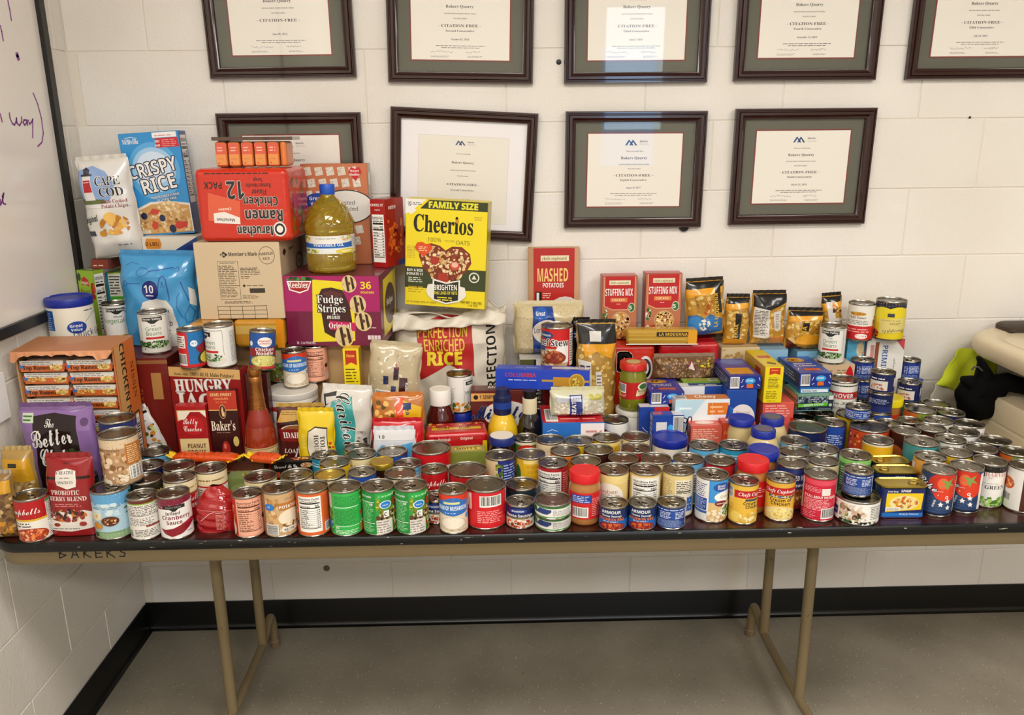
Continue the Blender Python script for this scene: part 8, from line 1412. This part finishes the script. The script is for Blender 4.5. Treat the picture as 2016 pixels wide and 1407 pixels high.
NB = lambda ex: [('g', .02, .03, .96, .94, EN, 120, 6), ('r', .01, .86, .98, .13, '#100e0c'), ('p', [(.01, .72), (.01, .87), (.98, .9), (.98, .8), (.5, .78)], '#dc9a1c')]+ex
nbag(1358, 1432, 553, -.085, PY(1395, 668, -.105)[2]-.006 if False else nz, 'noodle bag with blue wave print leaning beside the right stuffing box', NB([('p', [(.05, .10), (.02, .42), (.25, .44), (.45, .36), (.6, .44), (.96, .34), (.98, .14), (.5, .08)], '#1f5f9a'), ('e', .2, .3, .18, .12, '#2a7ab8'), ('e', .72, .3, .2, .1, '#2a72b0'), ('f', .45, .26, .16, .1, ['#e6e2d4', '#c9c8b0'], 20, 4), ('r', .01, .0, .98, .08, '#100e0c'), ('r', .74, .46, .16, .44, '#14110e'), ('t', 'LA MODERNA', .82, .52, .1, '#dcae3a', 'sb', {'rot': 90, 'w': None}), ('t', 'PASTA', .6, .56, .1, '#c8401c', 'bi', {'rot': 70, 'w': None}), ('t', 'ALFABETO', .22, .62, .06, '#7a4a14', 'sb', {'rot': -85, 'w': None})]), 31, -3)
nbag(1432, 1478, 584, -.075, nz2, 'narrow noodle bag with vertical black name strip, second from the stuffing', NB([('r', .34, .14, .26, .55, '#14110e'), ('t', 'MODERNA', .5, .2, .16, '#dcae3a', 'sb', {'rot': 90, 'w': None}), ('r', .01, .02, .98, .13, '#d9941c')]), 32, 1)
nbag(1482, 1548, 577, -.075, nz2, 'noodle bag turned to its white nutrition strip', NB([('p', [(.04, .16), (.04, .78), (.46, .7), (.48, .14)], '#d4cec4'), ('l', .06, .2, .38, .5, 17, '#2f2a24'), ('p', [(.64, .3), (.6, .66), (.84, .68), (.82, .3)], '#d0cac0'), ('l', .66, .34, .14, .28, 9, '#6a645a'), ('r', .5, .02, .48, .16, '#d9862c'), ('p', [(.01, .76), (.5, .7), (.98, .84), (.98, .99), (.01, .99)], '#100e0c')]), 33, 0)
nbag(1552, 1620, 611, -.080, zf3+.0006, 'slumped noodle bag with black and gold end, right of the nutrition strip bag', NB([('r', .38, .5, .2, .22, '#14110e'), ('t', 'NA', .5, .54, .13, '#dcae3a', 'sb', {'rot': 84, 'w': None}), ('p', [(.3, .06), (.98, .2), (.96, .36), (.5, .44), (.2, .26)], '#dc9a1c'), ('p', [(.01, .02), (.01, .28), (.3, .1), (.6, .02)], '#6a2c14')]), 34, 2)
nbag(1626, 1664, 581, -.060, zf3+.0006, 'crumpled noodle bag behind the standing green beans can', NB([('p', [(.2, .5), (.15, .9), (.45, .9), (.6, .5)], '#cfcbc4'), ('g', .4, .7, .5, .2, ['#c86a3a', '#3a1c14', '#d9942c'], 12, 6), ('p', [(.5, .2), (.5, .6), (.95, .56), (.95, .2)], '#cfcac2'), ('l', .52, .24, .4, .3, 8, '#3a342c')]), 35, -4)
BNS = ['#7a5a3c', '#9a7652', '#5c4028', '#a88662', '#6a4c30']
BG('bean_bag', 'clear bag of brown pinto beans in front of the crimson multipack', 'bag', 1290, 1412, 706, -.190, z0=PY(1340, 750, -.190)[2], t=.06, col='#6e5034', seed=36, wr=.004, seal='#8a7660', spec=[('g', .02, .02, .96, .95, BNS, 420, 3.2), ('p', [(.5, .6), (.56, .86), (.6, .86), (.66, .5), (.62, .5)], '#8a1c2c'), ('p', [(.53, .6), (.585, .86), (.592, .86), (.645, .5), (.635, .5)], '#e0dcd4'), ('g', .7, .6, .2, .3, ['#b8a01c', '#d9c42c', '#6a5a1c'], 18, 4)])
BG('marshmallow_bag', 'clear bag of tiny white marshmallows on the lying blue cereal box', 'bag', 1083, 1188, 764, -.335, z0=zm+.0006, t=.05, col='#c9c4a8', seed=37, wr=.004, seal='#c9c49a', spec=[('g', .03, .03, .94, .6, ['#e6e0d4', '#d4ccbc', '#efeae0', '#b8b09c'], 150, 3.4), ('r', .34, .03, .24, .86, '#20347a'), ('r', .36, .66, .2, .2, '#c8ccd8'), ('t', 'GREAT', .46, .34, .17, WH, 'sb', {'rot': 90, 'w': None}), ('g', .7, .7, .25, .2, ['#b8b04a', '#c9c47a'], 10, 6), ('r', .1, .6, .22, .2, '#c9ccd4')])
# red snack pack, apple bar box and other low things
a, b, zt = YP(842, 856, 965, 852, -.445)
box('snack_pack', 'red film snack pack with yellow stripe between ketchup and grape jelly', 'package', a, (b[0], -.43), TZ, zt, .09, '#b8181c', bev=.012, mat=pm('red_snack_film', '#b4161c', .25, 0, .5, bump=(40, .4, .004)), pm_=FILM,
    front=[('r', .38, .40, .48, .3, '#d8d4cc'), ('r', .44, .52, .34, .1, '#1c2244'), ('f', .65, .46, .1, .06, ['#5a4a34', '#8a7a54'], 10, 2), ('t', 'Original', .3, .82, .07, '#e8d8c8', 'sb', {'w': .2}), ('t', 'Original', .66, .84, .06, '#e8d8c8', 'sb', {'w': .2}), ('r', .91, .4, .07, .4, '#dcc41c')], top=[('r', .1, .3, .8, .2, '#d9a81c'), ('t', 'cracker', .3, .35, .3, '#2a1c14', 'sc', {'w': .2}), ('t', 'peanut', .65, .35, .3, '#2a1c14', 'sc', {'w': .2}), ('g', .05, .5, .9, .4, ['#8a1c1c', '#c8482c', '#d9a81c'], 30, 5)])
a, b, zt = YP(886, 894, 955, 886, -.505)
box('apple_snack_box', 'green and gold apple snack box below the red snack pack', 'box', a, (b[0], -.50), TZ, zt, .045, '#6a7a2c', front=('#7a8434', [('l', .1, .3, .8, .3, 3, '#c9c48a')]), top=('#8a8a44', [('e', .5, .5, .4, .3, '#c9b84a'), ('t', "MOTT'S", .5, .36, .34, '#1c1a12', 'sb', {'w': .6})]))
a, b, zt = YP(530, 908, 610, 905, -.52)
box('dessert_box', 'black dessert box with white script below the idaho pouch', 'box', (a[0], -.522), (b[0], -.51), TZ, zt, .03, '#14100e', front=('#171210', [('t', 'Dessert To Go', .36, .80, .1, WH, 'sc', {'w': .56}), ('e', .84, .86, .14, .08, '#c9b08a'), ('f', .84, .86, .12, .07, ['#a8301c', '#d98a3a'], 14, 2), ('r', .0, .5, .2, .18, '#b8401c'), ('l', .2, .4, .6, .2, 3, '#8a847c')]), top=('#1c1614', [('f', .7, .5, .25, .3, ['#a8301c', '#d98a3a', '#e0c8a0'], 24, 5)]))
a, b, zt = YP(441, 910, 476, 911, -.50)
box('dessert_box', 'small gold and black box under the orange candy bars', 'box', a, b, TZ, zt, .05, '#a87a24', front=('#2a1c12', [('r', 0, .5, 1, .48, '#b88a2c'), ('e', .45, .82, .2, .1, '#e0b43a'), ('r', 0, .1, .8, .3, '#14100e'), ('l', .1, .15, .6, .2, 2, '#c9b8a0')]))
a, b, zt = YP(440, 934, 512, 928, -.555)
box('apple_snack_box', 'green and gold apple snack box among the left front cans', 'box', a, b, TZ, zt, .05, '#6a7a3a', front=('#75864a', [('e', .5, .5, .4, .3, '#8a9a5a')]), top=('#7a8a54', [('e', .66, .5, .28, .3, '#c9b84a'), ('t', "MOTT'S", .66, .36, .34, '#1c1a12', 'sb', {'w': .44})]))
def candy(pxl, pyl, pxr, pyr, Y, z0, label):
    a, b = PY(pxl, pyl, Y), PY(pxr, pyr, Y-.02); L = b[0]-a[0]; o = empty('candy_bar', (a[0], Y, z0), atan2(-.02, L)); tag(o, label, 'candy bar')
    hb = .021
    m = MB(); m.grid(lambda u, v: ((u)*L, -.019*math.copysign(abs(cos(v*2*pi))**.6, cos(v*2*pi))*(1-.15*abs(2*u-1)**8), hb/2+hb/2*math.copysign(abs(sin(v*2*pi))**.6, sin(v*2*pi))*(1-.7*abs(2*u-1)**10)+.0008*sin(u*60)), 40, 20)
    m.build('wrapper', pm('orange_candy_film', '#cf4a14', .25, 0, .5), o, 60)
    for s in (0, 1):
        m = MB(); x0 = -.016 if s == 0 else L-.002
        m.grid(lambda u, v: (x0+u*.018, (v-.5)*.036+.001*sin(u*9), hb*.5+.003*sin(v*12)+(.008*(u if s else 1-u))), 6, 10); q = m.build('wrapper_end', pm('yellow_candy_film', '#dfb81c', .3, 0, .5), o, 60); q.modifiers.new('thickness', 'SOLIDIFY').thickness = .001
    A_ = Art(4); w = L*1000; A_.rect(w*.14, 12, w*.64, 6, '#c9b45a'); A_.poly([(w*.07, 12), (w*.12, 19), (w*.17, 13), (w*.13, 5)], '#dfb81c'); A_.poly([(w*.86, 12), (w*.9, 19), (w*.95, 12), (w*.9, 4)], '#dfb81c'); A_.text("Reeses", w*.45, 19, 9, '#5a1c10', 'sc', w*.5)
    link(bpy.data.objects.new('print', A_.mesh('print', lambda u, v, f: np.stack([u*.001, -.0200+(v*.001)**2*20-f-.0002, v*.001*.9], -1), FILM, 9)), o)
zd = TZ+.075
box('snack_box', 'dark box in shadow underneath the orange candy bars', 'box', (PY(362, 905, -.54)[0], -.54), (PY(520, 905, -.54)[0], -.54), TZ, PY(450, 905, -.525)[2], .035, '#3a1410', front=('#451a14', [('l', .1, .5, .8, .3, 3, '#7a4a34')]))
zd = PY(450, 905, -.525)[2]+.0006
candy(360, 893, 482, 891, -.505, zd, 'long orange candy bar lying below the cookie mix box'); candy(489, 891, 540, 893, -.508, zd, 'shorter orange candy bar lying below the cider bottle')
# the round red packet in the front row
p = PZ(418, 1050, TZ); zt = PY(415, 952, p[1]+.05)[2]-TZ
o = empty('red_packet', (p[0], p[1]+.040, TZ)); tag(o, 'plump translucent red packet standing between cranberry sauce and salmon can', 'packet')
m = MB(); m.grid(lambda u, v: ((.050*math.copysign(abs(cos(u*2*pi))**.8, cos(u*2*pi)))*(1-.72*v**3.2)*(1-.0*v)+.0012*sin(v*24+u*19), (.038*math.copysign(abs(sin(u*2*pi))**.8, sin(u*2*pi)))*(1-.85*v**3)+.0015*sin(v*31+u*25), v*zt+(.002*sin(u*25) if v < 1 else 0)), 40, 26)
m.build('pouch', pm('red_gel', '#a81016', .16, 0, .8, trans=.15, bump=(50, .3, .004)), o, 80)
A_ = Art(6); A_.text('Nutrition Facts', 17, 48, 3.4, '#e8b0a8', 'sb', 22); A_.lines(6, 8, 24, 38, 12, '#e08a80'); A_.line([(-30, 30), (-8, 48), (4, 52)], 1.4, '#e8a8a0'); A_.line([(-40, 56), (40, 52)], .8, '#e08a84')
link(bpy.data.objects.new('print', A_.mesh('print', lambda u, v, f: np.stack([u*.001, -.0392*np.clip(1-(np.abs(u)/55.)**2.6, 0, 1)**.5*(1-.85*(v*.001/zt)**3)-.001-f, v*.001], -1), FILM, 6)), o)
# pasta bags beneath the rice carton and the thin yellow box
for i, (xl, xr, lb) in enumerate(((366, 446, 'gold pasta bag with black name strip squeezed below the rice carton'), (450, 552, 'pale gold pasta bag squeezed below the right half of the rice carton'))):
    a, b = PY(xl, 640, -.345), PY(xr, 640, -.345)
    box('pasta_bag', lb, 'bag', (a[0], -.345), (b[0], -.345), A_TOP+.0006, C0-.0006, .24, '#c98f24', bev=.012, mat=pm('pasta_film', '#c2892a', .25, 0, .5, bump=(60, .4, .003)), pm_=FILM, front=[('r', .1, .2, .7, .45, '#15110c'), ('t', 'LA MO', .5, .28, .3, '#dcae3a', 'sb', {'w': .5})] if i == 0 else [('r', .05, .5, .85, .3, '#c9a858'), ('r', .85, .0, .14, 1, '#dc8a1c')])
a, b, zt = YP(684, 686, 716, 686, -.345)
box('cheese_sauce_box', 'narrow yellow box with red ribbon standing against the brown carton', 'box', a, b, TZ, zt, .045, '#d9b41a', front=('#e6cf19', [('p', [(.15, .86), (.15, .985), (.85, .985), (.85, .86), (.5, .885)], '#b8301c'), ('t', 'Cheese', .5, .93, .022, '#f0c84a', 'sb', {'w': .5}), ('l', .12, .66, .76, .18, 7, '#6a5a14'), ('l', .1, .48, .76, .14, 6, '#6a5a14')]), right=('#c9a81a', []))
# ================================================================ right edge: cream cart, vest, jacket
CART = pm('cream_plastic', '#d3c3a3', .42, coat=.2, bump=(180, .12, .001)); GAP = pm('dark_gap', '#0c0b0a', .6)
t = empty('utility_cart', (1.95, -.33, 0)); tag(t, 'cream moulded plastic utility cart with rounded top beyond the right table end', 'cart')
def slab(nm, x0, x1, y0, y1, r, lv, mat):
    m, n = ring([(rrect(x0+i-1.95, x1-i-1.95, y0+i+.33, y1-i+.33, r, 10), z) for i, z in lv]); m.f += [tuple(range(n-1, -1, -1)), tuple(range((len(lv)-1)*n, len(lv)*n))]; return m.build(nm, mat, t, 40)
cz = PY(1925, 645, -.05)[2]
slab('top_tray', 1.435, 2.5, -.66, -.022, .17, [(.03, cz-.062), (.008, cz-.055), (0, cz-.040), (0, cz-.018), (.006, cz-.006), (.018, cz), (.050, cz), (.056, cz-.004), (.064, cz-.004), (.070, cz-.001)], CART)
slab('upper_body', 1.66, 2.45, -.60, -.03, .10, [(0, .905), (0, cz-.066), (.01, cz-.063)], CART)
slab('lower_body', 1.45, 2.46, -.61, -.03, .10, [(0, .76), (0, .80), (.003, .803), (.003, .808), (0, .811), (0, .868), (.006, .878)], CART)
slab('seam', 1.66, 2.44, -.59, -.04, .09, [(0, .876), (0, .91)], GAP)
slab('shelf', 1.365, 2.5, -.63, -.025, .05, [(.004, .738), (0, .742), (0, .752), (.004, .757)], CART)
slab('handle', 1.56, 2.3, -.12, -.03, .03, [(0, cz), (0, cz+.012), (.006, cz+.018)], pm('dark_brown_grip', '#3a2c22', .5))
for x in (1.95, 2.38):
    for y in (-.55, -.10):
        q = MB().tube([(x-1.95, y+.33, .05), (x-1.95, y+.33, .74)], .022, 14).build('leg', CART, t, 60)
        MB().lathe([(.0001, 0), (.030, 0), (.030, .05), (.0001, .05)], 18, (x-1.95, y+.33, 0)).build('foot', GAP, t)
# vest
def cloth(name, corners, Y0, parent, mat, amp, nu=24, nv=18, th=.004, ph=0):
    """corners: TL, TR, BR, BL pixels on planes at the given depth"""
    P = [PY(x, y, Y0+dy) for x, y, dy in corners]
    O = np.array(parent.location)
    def f(u, v):
        q = (P[3]*(1-u)+P[2]*u)*(1-v)+(P[0]*(1-u)+P[1]*u)*v; e = 4*u*(1-u)
        q = q+np.array([.004*sin(v*9+ph), -amp*(sin(u*9+v*3+ph)*.6+sin(u*17-v*5+ph)*.3)-.02*sin(pi*v)*.5, .004*sin(u*13+ph)])-O
        return tuple(q)
    m = MB().grid(f, nu, nv).build(name, mat, parent, 80); s_ = m.modifiers.new('thickness', 'SOLIDIFY'); s_.thickness = th; return m
HV = pm('hi_vis_fabric', '#b3bd1c', .75, bump=(420, .4, .001)); GT = pm('grey_reflective_trim', '#8f8878', .5, bump=(400, .3, .001))
c0 = PY(1880, 740, -.10); t = empty('safety_vest', (c0[0], -.10, c0[2])); tag(t, 'bright yellow-green safety vest with grey band tucked behind the black jacket', 'vest')
cloth('vest_panel', [(1879, 692, .04), (1965, 668, .05), (1960, 790, .02), (1840, 757, -.03)], -.10, t, HV, .010)
cloth('reflective_band', [(1839, 756, -.032), (1960, 786, -.01), (1960, 850, -.03), (1822, 798, -.05)], -.10, t, GT, .008, ph=.4)
cloth('vest_hem', [(1822, 790, -.052), (1870, 806, -.045), (1870, 832, -.055), (1812, 812, -.06)], -.10, t, HV, .006, ph=.4)
# jacket
JK = pm('black_fabric', '#030303', .9, spec=.15, bump=(300, .4, .001))
def P3(x, y, Y, o): q = PY(x, y, Y); return (q[0]-o[0], q[1]-o[1], q[2]-o[2])
c0 = PY(1935, 775, -.235); t = empty('jacket', tuple(c0)); tag(t, 'crumpled black jacket hanging between the vest and the cream cart', 'jacket')
m = MB()
def lumpy(cx, cy, rx, rz_, ry, s):
    c = P3(cx, cy, -.235, c0)
    def f(u, v):
        th, ph = u*2*pi, (v-.5)*pi*.999; q = 1+.10*sin(3*th+s)*cos(ph)+.07*sin(5*ph+2*th+s)+.05*sin(7*th-3*ph+s)
        return (c[0]+rx*q*cos(th)*cos(ph), c[1]+ry*q*sin(th)*cos(ph), c[2]+rz_*q*sin(ph))
    m.grid(f, 30, 18)
lumpy(1931, 782, .068, .068, .05, 1)
m.tube([P3(1925, 780, -.235, c0), P3(1950, 760, -.245, c0), P3(1985, 752, -.255, c0), P3(2022, 762, -.262, c0), P3(2050, 770, -.265, c0)], [.050, .046, .036, .030, .028], 18, .75)
m.tube([P3(1935, 770, -.235, c0), P3(1937, 735, -.23, c0), P3(1932, 712, -.23, c0), P3(1926, 703, -.23, c0)], [.045, .034, .014, .008], 14, .7)
m.tube([P3(1930, 775, -.235, c0), P3(1908, 750, -.225, c0), P3(1893, 745, -.22, c0)], [.04, .03, .012], 14, .7)
m.build('jacket_body', JK, t, 180)
m = MB(); m.tube([P3(1913, 728, -.262, c0), P3(1918, 722, -.264, c0), P3(1926, 722, -.264, c0), P3(1934, 730, -.262, c0)], .0028, 8).build('collar_piping', pm('dark_grey_cord', '#3a3634', .6), t, 60)
# ================================================================ nudge things apart so that none runs into another
def relax():
    bpy.context.view_layer.update(); it = []
    rnd = ('food_can', 'spread_jar', 'sauce_jar', 'plastic_tub', 'olive_jar', 'jelly_jar', 'ketchup_bottle', 'mustard_bottle', 'sauce_bottle', 'cider_bottle', 'oats_canister', 'oil_jug', 'pickle_jar')
    skip = ('framed', 'folding', 'whiteboard', 'utility', 'safety', 'jacket', 'wall_', 'nail', 'ceiling', 'noodle_pack')
    fixed = ('noodle_case', 'moving_carton', 'shipping_carton', 'rice_carton', 'oats_canister', 'rice_sack', 'cookie_carton', 'noodle_multipack', 'cracker_pack', 'cereal_box', 'pasta_box', 'sugar_bag')
    def pts(o):
        L = [o.matrix_world @ Vector(c) for c in o.bound_box] if o.type == 'MESH' else []
        for c in o.children:
            if not c.name.startswith(('seal', 'folded_top', 'sack_', 'torn', 'top_flap')): L += pts(c)
        return L
    for o in COL.objects:
        if o.parent or 'category' not in o.keys() or o.name.startswith(skip): continue
        L = pts(o)
        if not L: continue
        lo = [min(q[i] for q in L) for i in range(3)]; hi = [max(q[i] for q in L) for i in range(3)]
        c = o.name.startswith(rnd); m = 0 if o.name.startswith(fixed) else 1
        cx, cy = (lo[0]+hi[0])/2, (lo[1]+hi[1])/2
        e = .0004 if c else -.0015
        if c:
            r = max((v.co.xy.length for q in o.children if q.type == 'MESH' and q.name.startswith(('can_body', 'body', 'lid')) for v in q.data.vertices), default=.04)+.0002; hx = hy = r
        else: hx, hy = (hi[0]-lo[0])/2-.002, (hi[1]-lo[1])/2-.002
        it.append(dict(o=o, x=cx, y=cy, x0=cx, y0=cy, hx=hx, hy=hy, z0=lo[2], z1=hi[2], c=c, m=m, rid=[]))
    for a in it:
        for b in it:
            if a is not b and abs(b['z0']-a['z1']) < .008 and abs(a['x']-b['x']) < a['hx']+.01 and abs(a['y']-b['y']) < a['hy']+.02 and b['m']: a['rid'].append(b)
    def mv(a, dx, dy, d=0):
        a['x'] += dx; a['y'] += dy
        if d < 3:
            for b in a['rid']: mv(b, dx, dy, d+1)
    for k in range(260):
        tot = 0
        for i in range(len(it)):
            a = it[i]
            for j in range(i+1, len(it)):
                b = it[j]
                dx, dy = b['x']-a['x'], b['y']-a['y']
                if abs(dx) > a['hx']+b['hx'] or abs(dy) > a['hy']+b['hy'] or min(a['z1'], b['z1'])-max(a['z0'], b['z0']) < .005: continue
                if a['m']+b['m'] == 0: continue
                if a['c'] and b['c']:
                    d = math.hypot(dx, dy) or 1e-6; g = a['hx']+b['hx']-d
                    if g <= 0: continue
                    nx, ny = dx/d, dy/d
                elif a['c'] or b['c']:
                    c_, r_, s = (a, b, 1) if a['c'] else (b, a, -1)
                    qx = min(max(c_['x'], r_['x']-r_['hx']), r_['x']+r_['hx']); qy = min(max(c_['y'], r_['y']-r_['hy']), r_['y']+r_['hy'])
                    ex, ey = qx-c_['x'], qy-c_['y']; d = math.hypot(ex, ey)
                    if d >= c_['hx']: continue
                    if d < 1e-5: g = c_['hx']+r_['hy']-abs(dy); nx, ny = 0, (1 if dy > 0 else -1)
                    else: g = c_['hx']-d; nx, ny = s*ex/d, s*ey/d
                else:
                    gx, gy = a['hx']+b['hx']-abs(dx), a['hy']+b['hy']-abs(dy)
                    if gy < gx*1.5: g, nx, ny = gy, 0, (1 if dy > 0 else -1)
                    else: g, nx, ny = gx, (1 if dx > 0 else -1), 0
                tot += g; w = a['m']+b['m']; g *= .6
                if a['m']: mv(a, -nx*g/w, -ny*g/w)
                if b['m']: mv(b, nx*g/w, ny*g/w)
        for a in it:
            if a['m']:
                a['x'] = min(max(a['x'], a['x0']-.024), a['x0']+.024); a['y'] = min(max(a['y'], a['y0']-.034), a['y0']+.034)
                if a['z0'] < TZ+.01: a['x'] = min(max(a['x'], TX0+a['hx']+.002), TX1-a['hx']-.003); a['y'] = min(max(a['y'], YF+a['hy']+.004), -a['hy']-.006)
        if tot < .002: break
    for a in it: a['o'].location.x += a['x']-a['x0']; a['o'].location.y += a['y']-a['y0']
TX0, TX1 = -1.168, 1.345
relax()
